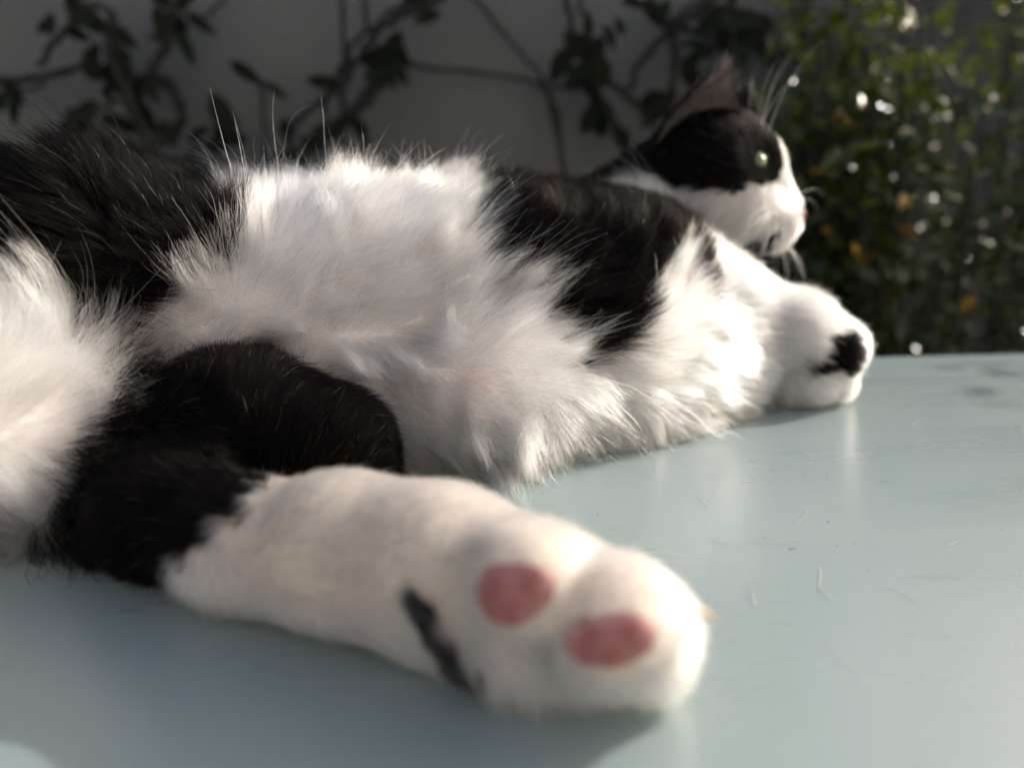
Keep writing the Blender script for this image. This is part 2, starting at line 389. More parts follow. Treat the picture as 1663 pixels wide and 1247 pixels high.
COAT = [
    (0.0223, 0.2941, 0.007, 1), (0.1374, 0.4293, 0.0814, 4), (-0.0804, 0.2973, 0.0023, 0), (-0.0995, 0.1891, 0.0045, 0), (0.0407, 0.3115, 0.048, 0), (0.1276, 0.4127, 0.1064, 1),
    (-0.0928, 0.1796, 0.0106, 0), (-0.0812, 0.1715, 0.024, 0), (-0.1188, 0.368, 0.1028, 1), (-0.0198, 0.1431, 0.0166, 4), (0.1438, 0.4356, 0.076, 4), (0.1454, 0.4234, 0.1092, 1),
    (-0.1732, 0.269, 0.033, 0), (-0.0129, 0.1419, 0.0231, 2), (0.0506, 0.311, 0.0046, 1), (-0.2435, 0.24, 0.0614, 1), (-0.023, 0.3934, 0.1079, 1), (-0.0164, 0.1444, 0.0294, 2),
    (0.1532, 0.4448, 0.132, 1), (-0.1732, 0.2724, 0.0302, 1), (0.0663, 0.3177, 0.0048, 1), (0.009, 0.3077, 0.0644, 1), (0.0278, 0.2984, 0.0388, 1), (-0.1422, 0.2162, 0.0292, 0),
    (0.0927, 0.3806, 0.0844, 0), (0.1368, 0.4167, 0.1126, 0), (-0.1445, 0.2151, 0.0232, 0), (-0.176, 0.2534, 0.0635, 0), (0.0373, 0.3055, 0.0053, 1), (-0.1192, 0.3137, 0.1014, 0),
    (-0.0325, 0.4, 0.1069, 1), (0.07, 0.3455, 0.0745, 0), (-0.1411, 0.3073, 0.0074, 0), (-0.1092, 0.3009, 0.0043, 0), (-0.1283, 0.3074, 0.0048, 0), (0.1012, 0.3655, 0.0673, 1),
    (-0.0933, 0.1823, 0.0071, 2), (-0.1288, 0.2725, 0.084, 0), (0.06, 0.3145, 0.0048, 1), (-0.1925, 0.2589, 0.0615, 0), (-0.1534, 0.2615, 0.0484, 0), (0.0603, 0.4068, 0.1052, 0),
    (-0.0516, 0.2911, 0.0039, 1), (0.054, 0.4193, 0.1091, 0), (-0.1157, 0.2785, 0.0776, 1), (-0.1219, 0.2828, 0.0209, 1), (0.1422, 0.4206, 0.1123, 0), (0.0892, 0.3488, 0.0012, 0),
    (-0.2299, 0.272, 0.047, 0), (-0.1762, 0.2917, 0.0218, 0), (-0.1479, 0.307, 0.0096, 0), (0.085, 0.4113, 0.1016, 1), (-0.1634, 0.2712, 0.0318, 1), (0.0913, 0.4037, 0.0922, 0),
    (0.0913, 0.3501, 0.0606, 0), (-0.1221, 0.3264, 0.1024, 0), (0.0909, 0.3568, 0.0698, 0), (-0.125, 0.274, 0.0355, 1), (0.067, 0.4259, 0.1155, 0), (0.1533, 0.364, 0.0395, 1),
    (-0.1123, 0.3199, 0.101, 1), (0.0636, 0.3169, 0.0041, 1), (0.1628, 0.3649, 0.036, 0), (-0.1214, 0.3073, 0.1018, 0), (-0.026, 0.368, 0.1047, 1), (-0.1252, 0.3232, 0.1026, 0),
    (0.0356, 0.3025, 0.0366, 1), (-0.1828, 0.256, 0.0648, 0), (-0.0928, 0.2893, 0.0059, 1), (-0.0166, 0.1425, 0.0235, 2), (0.0769, 0.329, 0.0024, 1), (-0.183, 0.2684, 0.0354, 0),
    (-0.1574, 0.2973, 0.016, 0), (-0.2661, 0.2561, 0.0406, 0), (0.136, 0.4345, 0.0791, 1), (-0.2311, 0.2752, 0.0463, 0), (-0.1451, 0.2642, 0.0524, 0), (0.0604, 0.3199, 0.0489, 1),
    (-0.1572, 0.2656, 0.0392, 0), (-0.1124, 0.2848, 0.0168, 1), (0.0221, 0.2942, 0.0393, 1), (-0.0294, 0.4032, 0.1076, 1), (-0.0896, 0.2145, 0.0069, 0), (-0.1443, 0.2143, 0.0328, 1),
    (-0.0294, 0.4097, 0.1076, 1), (-0.1379, 0.2368, 0.0393, 1), (-0.013, 0.1418, 0.02, 2), (-0.0676, 0.2973, 0.0022, 0), (-0.0192, 0.3091, 0.0783, 1), (-0.126, 0.2737, 0.0773, 1),
    (-0.0676, 0.3905, 0.1009, 0), (0.0968, 0.3833, 0.0826, 0), (-0.153, 0.2538, 0.0527, 1), (-0.0388, 0.3488, 0.1059, 1), (-0.0516, 0.3712, 0.1031, 0), (-0.0713, 0.1677, 0.0242, 2),
    (0.0967, 0.3933, 0.0856, 0), (-0.1409, 0.2434, 0.0393, 1), (-0.0452, 0.3808, 0.1032, 1), (0.009, 0.3145, 0.0738, 0), (-0.0036, 0.2815, 0.0039, 1), (-0.0582, 0.3905, 0.1016, 1),
    (-0.0547, 0.2949, 0.0027, 0), (-0.1126, 0.2734, 0.0484, 1), (-0.0612, 0.4, 0.1002, 0), (-0.0196, 0.2816, 0.0424, 1), (-0.2016, 0.3015, 0.0246, 0), (-0.1189, 0.3264, 0.1021, 1),
    (0.1494, 0.4356, 0.1316, 0), (-0.0226, 0.277, 0.0293, 1), (-0.0612, 0.289, 0.0053, 1), (0.1016, 0.4151, 0.1162, 0), (-0.1124, 0.3712, 0.103, 0), (-0.0259, 0.2883, 0.0019, 0),
    (0.0667, 0.4186, 0.1105, 1), (-0.1159, 0.3041, 0.0994, 0), (-0.0899, 0.2774, 0.0458, 0), (-0.1125, 0.3071, 0.0033, 0), (-0.1282, 0.2714, 0.0714, 1), (-0.0778, 0.1678, 0.0134, 2),
    (0.0025, 0.2824, 0.0047, 1), (0.0351, 0.3098, 0.0021, 0), (-0.1508, 0.2913, 0.017, 1), (-0.1763, 0.2851, 0.0239, 1), (-0.1506, 0.2707, 0.035, 0), (-0.0164, 0.4032, 0.1094, 0),
    (-0.1252, 0.2752, 0.084, 0), (-0.1313, 0.3647, 0.1015, 0), (0.1213, 0.4117, 0.1031, 1), (0.0478, 0.3129, 0.0026, 1), (-0.1283, 0.352, 0.1021, 0), (-0.0129, 0.3127, 0.0814, 0),
    (-0.1059, 0.2814, 0.0745, 1), (0.1054, 0.4135, 0.1158, 0), (0.1458, 0.4264, 0.1158, 0), (-0.0132, 0.2829, 0.0447, 1), (0.1596, 0.3617, 0.0168, 1), (-0.1988, 0.3105, 0.0203, 1),
    (-0.077, 0.2771, 0.0263, 1), (-0.1856, 0.2885, 0.0246, 0), (0.1237, 0.3684, 0.0027, 0), (0.0963, 0.3901, 0.0851, 0), (-0.1606, 0.2697, 0.0338, 0), (-0.1322, 0.2333, 0.0376, 0),
    (-0.2631, 0.2455, 0.0442, 0), (0.0861, 0.42, 0.1155, 0), (0.0997, 0.3737, 0.0755, 1), (0.0153, 0.3046, 0.0578, 0), (-0.1605, 0.2564, 0.0648, 0), (0.1335, 0.4144, 0.1092, 1),
    (0.096, 0.3484, 0.0523, 1), (-0.2695, 0.2405, 0.0462, 0), (-0.0964, 0.2944, 0.0041, 0), (0.1047, 0.4136, 0.0867, 1), (-0.0677, 0.3392, 0.1076, 1), (0.0611, 0.3345, 0.0661, 0),
    (0.0387, 0.3056, 0.0059, 1), (-0.2211, 0.2494, 0.0679, 0), (-0.0325, 0.4096, 0.1069, 0), (-0.1092, 0.3744, 0.1029, 0), (-0.1219, 0.2798, 0.0252, 1), (0.016, 0.2939, 0.0029, 1),
    (0.079, 0.3303, 0.0026, 1), (-0.1508, 0.2751, 0.0296, 1), (-0.0131, 0.352, 0.1037, 0), (0.0976, 0.3534, 0.0574, 1), (-0.0744, 0.1752, 0.031, 0), (-0.1107, 0.2865, 0.0859, 0),
    (0.0961, 0.4173, 0.1156, 0), (0.1023, 0.4135, 0.1064, 1), (0.1701, 0.3666, 0.0133, 1), (-0.0802, 0.2752, 0.0231, 0), (-0.139, 0.2216, 0.0354, 1), (-0.0164, 0.2815, 0.0425, 1),
    (0.1597, 0.3633, 0.0297, 0), (-0.0829, 0.1707, 0.0108, 2), (-0.0196, 0.3839, 0.1068, 0), (-0.1029, 0.1948, 0.0025, 0), (0.1212, 0.3616, 0.004, 1), (0.1147, 0.4118, 0.1163, 0),
    (0.1118, 0.4108, 0.1064, 1), (-0.0134, 0.3331, 0.0994, 0), (-0.0097, 0.1447, 0.0049, 4), (0.0605, 0.4164, 0.1086, 1), (-0.0868, 0.2812, 0.0134, 1), (-0.1574, 0.2732, 0.0309, 1),
    (0.1307, 0.4291, 0.0818, 1), (-0.1028, 0.2879, 0.0103, 1), (-0.1025, 0.2949, 0.0052, 1), (-0.0644, 0.2941, 0.003, 0), (0.1021, 0.3807, 0.0777, 1), (-0.1406, 0.2206, 0.0392, 1),
    (-0.0389, 0.3744, 0.1037, 1), (-0.0804, 0.368, 0.1034, 1), (-0.122, 0.2722, 0.0424, 1), (-0.1564, 0.2139, 0.0129, 1), (0.0888, 0.4203, 0.1169, 0), (0.1536, 0.4315, 0.1068, 1),
    (0.0187, 0.3009, 0.0017, 0), (-0.0196, 0.2818, 0.0043, 1), (-0.0357, 0.3649, 0.1045, 0), (-0.0836, 0.2941, 0.003, 0), (-0.0612, 0.3775, 0.1022, 0), (0.08, 0.3259, 0.0069, 1),
    (-0.154, 0.2592, 0.0552, 0), (-0.107, 0.2894, 0.0859, 1), (-0.139, 0.2274, 0.0421, 1), (-0.0802, 0.3361, 0.1057, 1), (-0.0292, 0.2817, 0.0072, 1), (0.0414, 0.3067, 0.0395, 1),
    (-0.1126, 0.2971, 0.0063, 1), (-0.0739, 0.2779, 0.0361, 1), (-0.0773, 0.3617, 0.1042, 0), (-0.1154, 0.3012, 0.0051, 1), (0.0096, 0.3032, 0.0592, 1), (-0.0259, 0.2792, 0.0357, 1),
    (-0.0829, 0.1706, 0.0197, 0), (-0.0868, 0.2786, 0.0488, 1), (-0.1544, 0.2588, 0.0425, 1), (-0.1382, 0.2664, 0.0521, 1), (-0.1323, 0.2697, 0.0776, 0), (0.1685, 0.3696, 0.0408, 0),
    (-0.0833, 0.3361, 0.105, 1), (-0.1129, 0.2978, 0.0961, 0), (0.0763, 0.349, 0.0742, 1), (-0.0322, 0.2886, 0.0025, 1), (0.1478, 0.4344, 0.1327, 0), (0.084, 0.3504, 0.0692, 0),
    (0.0916, 0.3529, 0.0641, 0), (0.0446, 0.3098, 0.0428, 1), (-0.1352, 0.2669, 0.0584, 1), (-0.0059, 0.1391, 0.0136, 4), (-0.1831, 0.2779, 0.0288, 1), (0.0988, 0.3584, 0.0012, 0),
    (-0.007, 0.3081, 0.0706, 1), (0.1548, 0.4373, 0.1229, 1), (-0.1511, 0.2939, 0.0157, 1), (0.1519, 0.4362, 0.1281, 1), (-0.0095, 0.3085, 0.0723, 1), (0.0842, 0.3534, 0.0727, 0),
    (-0.208, 0.3112, 0.0216, 0), (-0.1506, 0.2735, 0.0314, 1), (-0.0932, 0.3488, 0.1033, 1), (-0.2273, 0.2751, 0.0481, 0), (0.1481, 0.4271, 0.1086, 1), (0.0087, 0.2888, 0.0027, 1),
    (-0.0226, 0.1446, 0.0138, 2), (-0.0073, 0.1399, 0.0136, 2), (0.0703, 0.3386, 0.0653, 1), (0.0263, 0.2962, 0.0367, 1), (-0.2245, 0.2687, 0.0489, 1), (0.1178, 0.365, 0.0019, 0),
    (-0.1987, 0.2626, 0.0586, 0), (0.0755, 0.3533, 0.0794, 0), (-0.0388, 0.3649, 0.1044, 0), (-0.0803, 0.3456, 0.1057, 0), (-0.0886, 0.1744, 0.0167, 0), (-0.1188, 0.2723, 0.0456, 1),
    (-0.1349, 0.2212, 0.0323, 0), (0.0723, 0.3408, 0.0668, 1), (0.0798, 0.3517, 0.0746, 1), (-0.1956, 0.3262, 0.0159, 0), (-0.125, 0.2748, 0.0809, 0), (0.1552, 0.4363, 0.1189, 1),
    (0.1627, 0.3633, 0.0262, 0), (0.0061, 0.31, 0.0683, 1), (-0.2468, 0.2426, 0.062, 1), (-0.2147, 0.25, 0.0629, 1), (-0.0004, 0.2881, 0.0015, 0), (0.1532, 0.4328, 0.0757, 1),
    (-0.1895, 0.2581, 0.0613, 0), (0.0841, 0.3602, 0.0794, 0), (-0.0644, 0.3807, 0.1021, 0), (0.0893, 0.3423, 0.0521, 1), (-0.2019, 0.3173, 0.0184, 1), (-0.0708, 0.1889, 0.0332, 0),
    (-0.0964, 0.368, 0.1036, 1), (-0.122, 0.3456, 0.1023, 1), (-0.2573, 0.2389, 0.0526, 1), (-0.0836, 0.3744, 0.1031, 1), (0.0859, 0.3425, 0.0014, 0), (-0.1381, 0.2659, 0.0584, 1),
    (-0.0037, 0.1438, 0.0036, 2), (0.0789, 0.3561, 0.0798, 0), (-0.0228, 0.384, 0.1065, 1), (-0.0868, 0.3616, 0.1036, 1), (-0.0676, 0.3712, 0.1031, 0), (-0.0803, 0.3424, 0.1058, 1),
    (-0.1432, 0.2473, 0.0359, 1), (-0.0899, 0.2828, 0.0117, 1), (-0.2142, 0.2648, 0.0566, 0), (-0.2083, 0.2654, 0.058, 0), (-0.1063, 0.2838, 0.016, 0), (-0.0484, 0.3488, 0.1065, 1),
    (-0.1218, 0.2711, 0.0487, 1), (-0.0323, 0.2914, 0.0018, 0), (0.0922, 0.3458, 0.0018, 0), (-0.0709, 0.3457, 0.1071, 0), (0.0948, 0.4104, 0.0927, 1), (-0.1702, 0.2974, 0.0192, 0),
    (-0.1856, 0.2725, 0.0336, 0), (0.0254, 0.3006, 0.0036, 1), (-0.0547, 0.3424, 0.1072, 1), (0.0943, 0.3721, 0.0792, 0), (-0.1924, 0.2505, 0.0629, 1), (-0.0782, 0.2762, 0.0294, 1),
    (-0.0741, 0.2789, 0.0202, 1), (-0.0516, 0.3681, 0.1036, 0), (-0.1382, 0.2659, 0.0744, 0), (-0.0964, 0.3744, 0.1033, 1), (0.0846, 0.3311, 0.0053, 1), (0.1556, 0.4449, 0.1283, 1),
    (0.0025, 0.305, 0.0639, 1), (0.0804, 0.3476, 0.0688, 1), (0.1798, 0.3739, 0.0166, 1), (-0.0707, 0.1956, 0.0302, 2), (-0.2562, 0.2395, 0.0616, 0), (-0.1955, 0.2595, 0.0617, 0),
    (0.083, 0.4204, 0.1153, 1), (0.0319, 0.3035, 0.0427, 0), (-0.153, 0.2571, 0.0458, 1), (-0.1957, 0.3163, 0.0183, 0), (-0.106, 0.368, 0.1034, 1), (-0.2661, 0.237, 0.0521, 0),
    (-0.0068, 0.3105, 0.0743, 0), (-0.1286, 0.2723, 0.0776, 0), (-0.1407, 0.3017, 0.0093, 1), (-0.1221, 0.3169, 0.1021, 0), (0.0874, 0.3439, 0.0564, 1), (-0.0964, 0.2719, 0.0454, 0),
    (-0.0226, 0.4159, 0.1084, 0), (-0.1666, 0.2709, 0.0315, 1), (0.1784, 0.3685, 0.0326, 1), (0.0355, 0.3059, 0.0432, 0), (-0.0385, 0.4095, 0.1053, 0), (0.0809, 0.3437, 0.0629, 1),
    (-0.1827, 0.2817, 0.0267, 1), (0.0572, 0.4155, 0.1081, 0), (0.1512, 0.4341, 0.1261, 0), (-0.1357, 0.2676, 0.0678, 1), (-0.2052, 0.256, 0.0584, 1), (-0.1187, 0.3743, 0.1023, 0),
    (-0.1127, 0.2882, 0.0902, 0), (0.041, 0.3077, 0.0045, 1), (-0.0388, 0.3456, 0.1059, 1), (0.0976, 0.3721, 0.0763, 1), (0.1747, 0.3694, 0.0379, 1), (-0.0901, 0.3424, 0.1037, 1),
    (-0.1087, 0.294, 0.091, 0), (-0.1956, 0.2816, 0.0328, 0), (0.0707, 0.3441, 0.0723, 1), (0.0726, 0.3436, 0.0703, 1), (-0.0676, 0.1824, 0.0338, 0), (0.1767, 0.3663, 0.0262, 0),
    (0.166, 0.3633, 0.0264, 0), (-0.0195, 0.3584, 0.1046, 1), (-0.2084, 0.3263, 0.0165, 0), (-0.118, 0.2765, 0.0751, 1), (-0.2085, 0.2527, 0.0613, 1), (0.1021, 0.3711, 0.0714, 1),
    (-0.1093, 0.3071, 0.0031, 0), (-0.2683, 0.2454, 0.0436, 0), (-0.0225, 0.3123, 0.0849, 1), (-0.0676, 0.2941, 0.003, 0), (-0.0837, 0.3585, 0.1041, 0), (-0.1926, 0.291, 0.026, 0),
    (-0.17, 0.2849, 0.0234, 1), (0.0572, 0.3201, 0.0014, 0), (0.1484, 0.4411, 0.1366, 0), (0.1001, 0.4118, 0.0887, 0), (0.1015, 0.41, 0.0865, 0), (-0.0868, 0.3807, 0.1026, 0),
    (0.0798, 0.3549, 0.0779, 1), (-0.0647, 0.1692, 0.0302, 2), (0.1182, 0.411, 0.1063, 1), (-0.1096, 0.2813, 0.0193, 0), (0.0476, 0.3169, 0.0014, 0), (0.0802, 0.3996, 0.0979, 0),
    (0.1474, 0.3634, 0.0197, 1), (-0.119, 0.2788, 0.0839, 0), (0.1313, 0.4148, 0.1131, 0), (-0.0708, 0.3649, 0.104, 0), (-0.058, 0.352, 0.1066, 0), (0.0939, 0.3668, 0.076, 0),
    (-0.2053, 0.2593, 0.0618, 0), (-0.1157, 0.2974, 0.0068, 1), (0.0578, 0.3218, 0.0531, 1), (0.0539, 0.317, 0.0487, 1), (-0.0164, 0.3265, 0.0967, 0), (-0.0452, 0.2977, 0.0017, 0),
    (0.1561, 0.4354, 0.0752, 1), (0.1339, 0.3742, 0.0068, 1), (-0.0228, 0.2819, 0.0422, 1), (-0.0799, 0.2693, 0.0364, 0), (0.0161, 0.2971, 0.0019, 0), (0.0999, 0.3898, 0.0828, 1),
    (-0.0195, 0.3325, 0.1007, 1), (-0.2181, 0.2464, 0.0639, 1), (-0.2114, 0.2522, 0.0676, 0), (-0.1443, 0.2152, 0.02, 0), (-0.1411, 0.2716, 0.0358, 1), (-0.0836, 0.2887, 0.0052, 1),
    (-0.1481, 0.3002, 0.0121, 0), (-0.2618, 0.2383, 0.0544, 0), (-0.0036, 0.2786, 0.0359, 1), (-0.01, 0.2814, 0.0037, 1), (0.0796, 0.3392, 0.0012, 0), (0.0351, 0.3035, 0.0394, 1),
    (0.0673, 0.3318, 0.0592, 1), (-0.0704, 0.1706, 0.0286, 2), (0.1245, 0.4125, 0.1128, 0), (0.0758, 0.404, 0.1012, 0), (-0.1666, 0.253, 0.0626, 0), (-0.0974, 0.1837, 0.0093, 0),
    (-0.0002, 0.3128, 0.0749, 0), (-0.0612, 0.2973, 0.0022, 0), (0.0922, 0.3363, 0.0074, 1), (-0.0772, 0.3744, 0.103, 1), (-0.0256, 0.1448, 0.017, 2), (0.1566, 0.3636, 0.0362, 0),
    (-0.1284, 0.272, 0.0392, 1), (-0.231, 0.2718, 0.0459, 1), (0.0738, 0.3511, 0.0785, 0), (-0.1541, 0.221, 0.0107, 1), (0.0504, 0.3115, 0.0418, 1), (-0.0836, 0.3648, 0.1036, 1),
    (-0.1218, 0.3742, 0.102, 0), (0.086, 0.4175, 0.1103, 1), (-0.0548, 0.3776, 0.1023, 1), (-0.0163, 0.3906, 0.1081, 0), (0.1212, 0.4477, 0.0819, 1), (-0.1147, 0.3036, 0.0987, 0),
    (-0.0194, 0.3487, 0.1044, 1), (-0.0292, 0.3583, 0.1052, 1), (-0.2113, 0.3141, 0.0211, 0), (-0.0129, 0.3388, 0.1014, 0), (-0.1124, 0.3744, 0.1028, 0), (0.1436, 0.4258, 0.0842, 1),
    (-0.0839, 0.3489, 0.1048, 0), (0.1664, 0.3661, 0.0371, 0), (-0.173, 0.2917, 0.0214, 0), (-0.0831, 0.2774, 0.0192, 1), (-0.1032, 0.2937, 0.0059, 1), (0.1505, 0.4315, 0.1128, 1),
    (0.101, 0.4068, 0.0858, 0), (-0.0936, 0.2759, 0.0447, 0), (-0.1189, 0.3328, 0.1021, 1), (-0.1157, 0.2725, 0.052, 1), (-0.2531, 0.2688, 0.0413, 0), (-0.1158, 0.3201, 0.1015, 1),
    (-0.1828, 0.272, 0.0328, 0), (-0.0197, 0.2803, 0.0399, 1), (0.0189, 0.2911, 0.0072, 1), (0.0703, 0.4234, 0.1147, 0), (-0.1488, 0.2233, 0.0063, 0), (0.016, 0.3002, 0.0526, 1),
    (-0.0251, 0.1461, 0.0286, 2), (-0.2244, 0.2432, 0.0643, 1), (-0.0804, 0.3712, 0.1032, 1), (0.0985, 0.4152, 0.1097, 1), (-0.0226, 0.1476, 0.0074, 2), (0.0705, 0.3414, 0.0688, 1),
    (0.0096, 0.3091, 0.0658, 0), (0.1223, 0.3603, 0.0057, 1), (0.1578, 0.4446, 0.1229, 1), (0.1041, 0.4003, 0.0823, 1), (-0.154, 0.3008, 0.0137, 0), (-0.1505, 0.3043, 0.0113, 0),
    (-0.0966, 0.3006, 0.0026, 0), (0.1533, 0.4271, 0.0818, 1), (-0.1412, 0.2144, 0.02, 0), (-0.0863, 0.2724, 0.0398, 0), (-0.0516, 0.3743, 0.1027, 0), (-0.1252, 0.2752, 0.0328, 1),
    (-0.0772, 0.2941, 0.003, 0), (-0.1252, 0.3488, 0.1023, 1), (0.0828, 0.3488, 0.068, 1), (0.0324, 0.3025, 0.0059, 1), (-0.0226, 0.3323, 0.1012, 1), (-0.0198, 0.3363, 0.1022, 1),
    (-0.0452, 0.365, 0.1042, 0), (0.1044, 0.3877, 0.0794, 1), (-0.153, 0.2199, 0.012, 1), (-0.1958, 0.3036, 0.0222, 0), (-0.1025, 0.2906, 0.0845, 1), (-0.1478, 0.27, 0.0367, 1),
    (-0.109, 0.2747, 0.0552, 1), (0.0896, 0.3388, 0.0031, 1), (-0.1601, 0.2207, 0.0068, 1), (-0.109, 0.2743, 0.0488, 1), (-0.1632, 0.295, 0.0184, 0), (-0.0004, 0.3103, 0.0712, 1),
    (-0.1571, 0.2945, 0.0171, 1), (0.0537, 0.3239, 0.0578, 0), (0.0825, 0.4067, 0.0995, 1), (-0.006, 0.1421, 0.0054, 2), (0.1752, 0.3686, 0.017, 1), (0.1176, 0.3557, 0.0075, 1),
    (-0.1446, 0.2662, 0.0458, 0), (-0.0805, 0.1694, 0.0201, 2), (-0.0835, 0.2775, 0.0426, 1), (-0.1927, 0.3035, 0.0216, 0), (-0.1869, 0.2771, 0.0309, 0), (0.0823, 0.4104, 0.1023, 1),
    (-0.0918, 0.1776, 0.0138, 0), (-0.1189, 0.2719, 0.0392, 0), (-0.1666, 0.2886, 0.0215, 1), (-0.0774, 0.2796, 0.0174, 1), (0.0125, 0.3069, 0.0619, 0), (0.0702, 0.3484, 0.0779, 0),
    (0.0122, 0.2946, 0.0018, 0), (-0.2372, 0.2437, 0.0642, 1), (-0.042, 0.3551, 0.1056, 0), (-0.0195, 0.2766, 0.0293, 1), (-0.0127, 0.1455, 0.0053, 4), (-0.1502, 0.2667, 0.0413, 0),
    (0.09, 0.3479, 0.059, 0), (-0.1369, 0.2373, 0.0377, 0), (0.1046, 0.4066, 0.0832, 1), (0.1762, 0.3671, 0.0332, 0), (-0.1638, 0.2873, 0.0216, 1), (-0.0137, 0.3305, 0.0983, 0),
    (-0.1959, 0.2717, 0.0421, 0), (-0.001, 0.1393, 0.0056, 2), (0.0892, 0.4162, 0.1063, 1), (-0.1219, 0.3043, 0.0049, 0), (0.0505, 0.3176, 0.0514, 0), (-0.058, 0.3743, 0.1025, 0),
    (-0.1957, 0.3134, 0.0191, 0), (0.0805, 0.3606, 0.0822, 0), (-0.0164, 0.3808, 0.1064, 0), (0.054, 0.32, 0.0013, 0), (-0.1469, 0.2638, 0.0515, 0), (0.1559, 0.4273, 0.082, 1),
    (0.0757, 0.424, 0.1173, 0), (-0.1058, 0.2853, 0.0141, 1), (-0.0452, 0.3424, 0.1063, 1), (-0.0357, 0.3775, 0.1042, 1), (0.172, 0.3657, 0.0203, 0), (0.022, 0.3008, 0.0488, 0),
    (0.15, 0.363, 0.0363, 1), (0.1653, 0.3634, 0.0169, 1), (-0.0996, 0.3776, 0.103, 0), (-0.0194, 0.3552, 0.1046, 1), (0.1726, 0.3676, 0.0136, 1), (-0.1959, 0.2686, 0.0454, 0),
    (0.066, 0.3375, 0.0668, 1), (0.0973, 0.3633, 0.0695, 1), (-0.0386, 0.4064, 0.1055, 0), (0.1497, 0.4269, 0.0828, 4), (0.0704, 0.3226, 0.003, 1), (-0.1186, 0.2781, 0.0809, 0),
    (0.0154, 0.2883, 0.0074, 1), (-0.1376, 0.2336, 0.0394, 1), (0.0928, 0.4176, 0.1123, 0), (-0.1053, 0.2867, 0.0818, 1), (-0.1416, 0.2967, 0.0118, 1), (0.0764, 0.4196, 0.1124, 1),
    (-0.0196, 0.4064, 0.1092, 0), (0.0604, 0.4097, 0.1061, 0), (-0.2236, 0.2717, 0.0504, 0), (-0.1121, 0.2942, 0.0939, 0), (0.1014, 0.3938, 0.083, 1), (0.1398, 0.4384, 0.0763, 4),
    (0.0326, 0.3024, 0.0401, 0), (-0.0804, 0.3807, 0.1025, 0), (-0.1313, 0.2338, 0.038, 0), (-0.1471, 0.2183, 0.0108, 0), (0.1502, 0.4274, 0.082, 4), (-0.135, 0.3068, 0.006, 0),
    (-0.1379, 0.2207, 0.0329, 0), (-0.1987, 0.2597, 0.062, 0), (0.1246, 0.412, 0.1064, 1), (-0.0515, 0.3872, 0.1025, 1), (-0.2656, 0.2456, 0.0442, 0), (0.1451, 0.4246, 0.1132, 0),
    (0.0608, 0.3255, 0.0559, 1), (0.0605, 0.4059, 0.1049, 0), (0.1523, 0.4331, 0.1159, 1), (-0.1765, 0.2748, 0.029, 1), (0.1143, 0.3559, 0.0048, 1), (-0.0324, 0.2944, 0.0013, 0),
    (-0.1574, 0.2334, 0.008, 1), (-0.2527, 0.238, 0.0572, 1), (-0.1418, 0.2458, 0.0358, 1), (0.1466, 0.4353, 0.1351, 0), (-0.0612, 0.3839, 0.1018, 1), (-0.2369, 0.2783, 0.0444, 0),
    (-0.0708, 0.3744, 0.1028, 1), (0.1119, 0.3579, 0.0028, 1), (-0.0067, 0.2764, 0.0301, 1), (-0.1309, 0.2707, 0.0745, 0), (0.0699, 0.4101, 0.1054, 1), (-0.026, 0.3872, 0.1067, 1),
    (0.0092, 0.3105, 0.0679, 0), (-0.0388, 0.2976, 0.0014, 0), (-0.0741, 0.336, 0.1068, 1), (0.0473, 0.3143, 0.0483, 0), (0.1569, 0.3665, 0.0433, 1), (-0.0644, 0.3457, 0.1075, 0),
    (0.0646, 0.331, 0.06, 1), (-0.119, 0.3201, 0.1019, 0), (0.0117, 0.3021, 0.0571, 1), (-0.1448, 0.2672, 0.0431, 1), (-0.1185, 0.3008, 0.1005, 0), (-0.1156, 0.3616, 0.1031, 1),
    (-0.0547, 0.384, 0.1021, 1), (0.0996, 0.3998, 0.0852, 0), (0.0602, 0.3269, 0.058, 1), (-0.1256, 0.2731, 0.0741, 1), (0.0032, 0.312, 0.0722, 0), (0.0446, 0.3066, 0.0362, 1),
    (-0.0832, 0.1702, 0.0167, 2), (-0.0196, 0.3713, 0.1049, 0), (-0.0226, 0.2854, 0.0025, 1), (0.0338, 0.3058, 0.0445, 0), (-0.0356, 0.4, 0.1062, 1), (0.1048, 0.3906, 0.0801, 1),
    (-0.1566, 0.2503, 0.0594, 1), (-0.0224, 0.322, 0.0951, 1), (-0.1701, 0.2532, 0.0638, 0), (-0.1098, 0.3013, 0.0956, 0), (0.0538, 0.3268, 0.0612, 0), (0.1765, 0.3701, 0.0136, 1),
    (-0.1186, 0.3014, 0.0055, 1), (0.02, 0.2931, 0.0058, 1), (0.0854, 0.3527, 0.0706, 0), (-0.1028, 0.2848, 0.0776, 1), (0.0988, 0.4064, 0.0872, 0), (0.0666, 0.3332, 0.0613, 1),
    (-0.1023, 0.2862, 0.0118, 1), (-0.1443, 0.2738, 0.0318, 1), (-0.1923, 0.2785, 0.0329, 0), (0.134, 0.432, 0.0808, 1), (-0.0803, 0.28, 0.016, 1), (0.0981, 0.3591, 0.0642, 1),
    (-0.0934, 0.2176, 0.0044, 0), (-0.1384, 0.2662, 0.0713, 0), (-0.1028, 0.3712, 0.1034, 1), (-0.1131, 0.272, 0.0437, 0), (-0.0771, 0.2018, 0.0266, 0), (0.1399, 0.4272, 0.0828, 1),
    (0.1728, 0.3706, 0.04, 1), (-0.1415, 0.2158, 0.0261, 0), (-0.0709, 0.1725, 0.03, 0), (-0.0198, 0.1429, 0.0234, 4), (0.1081, 0.3492, 0.0075, 1), (0.1276, 0.3712, 0.004, 0),
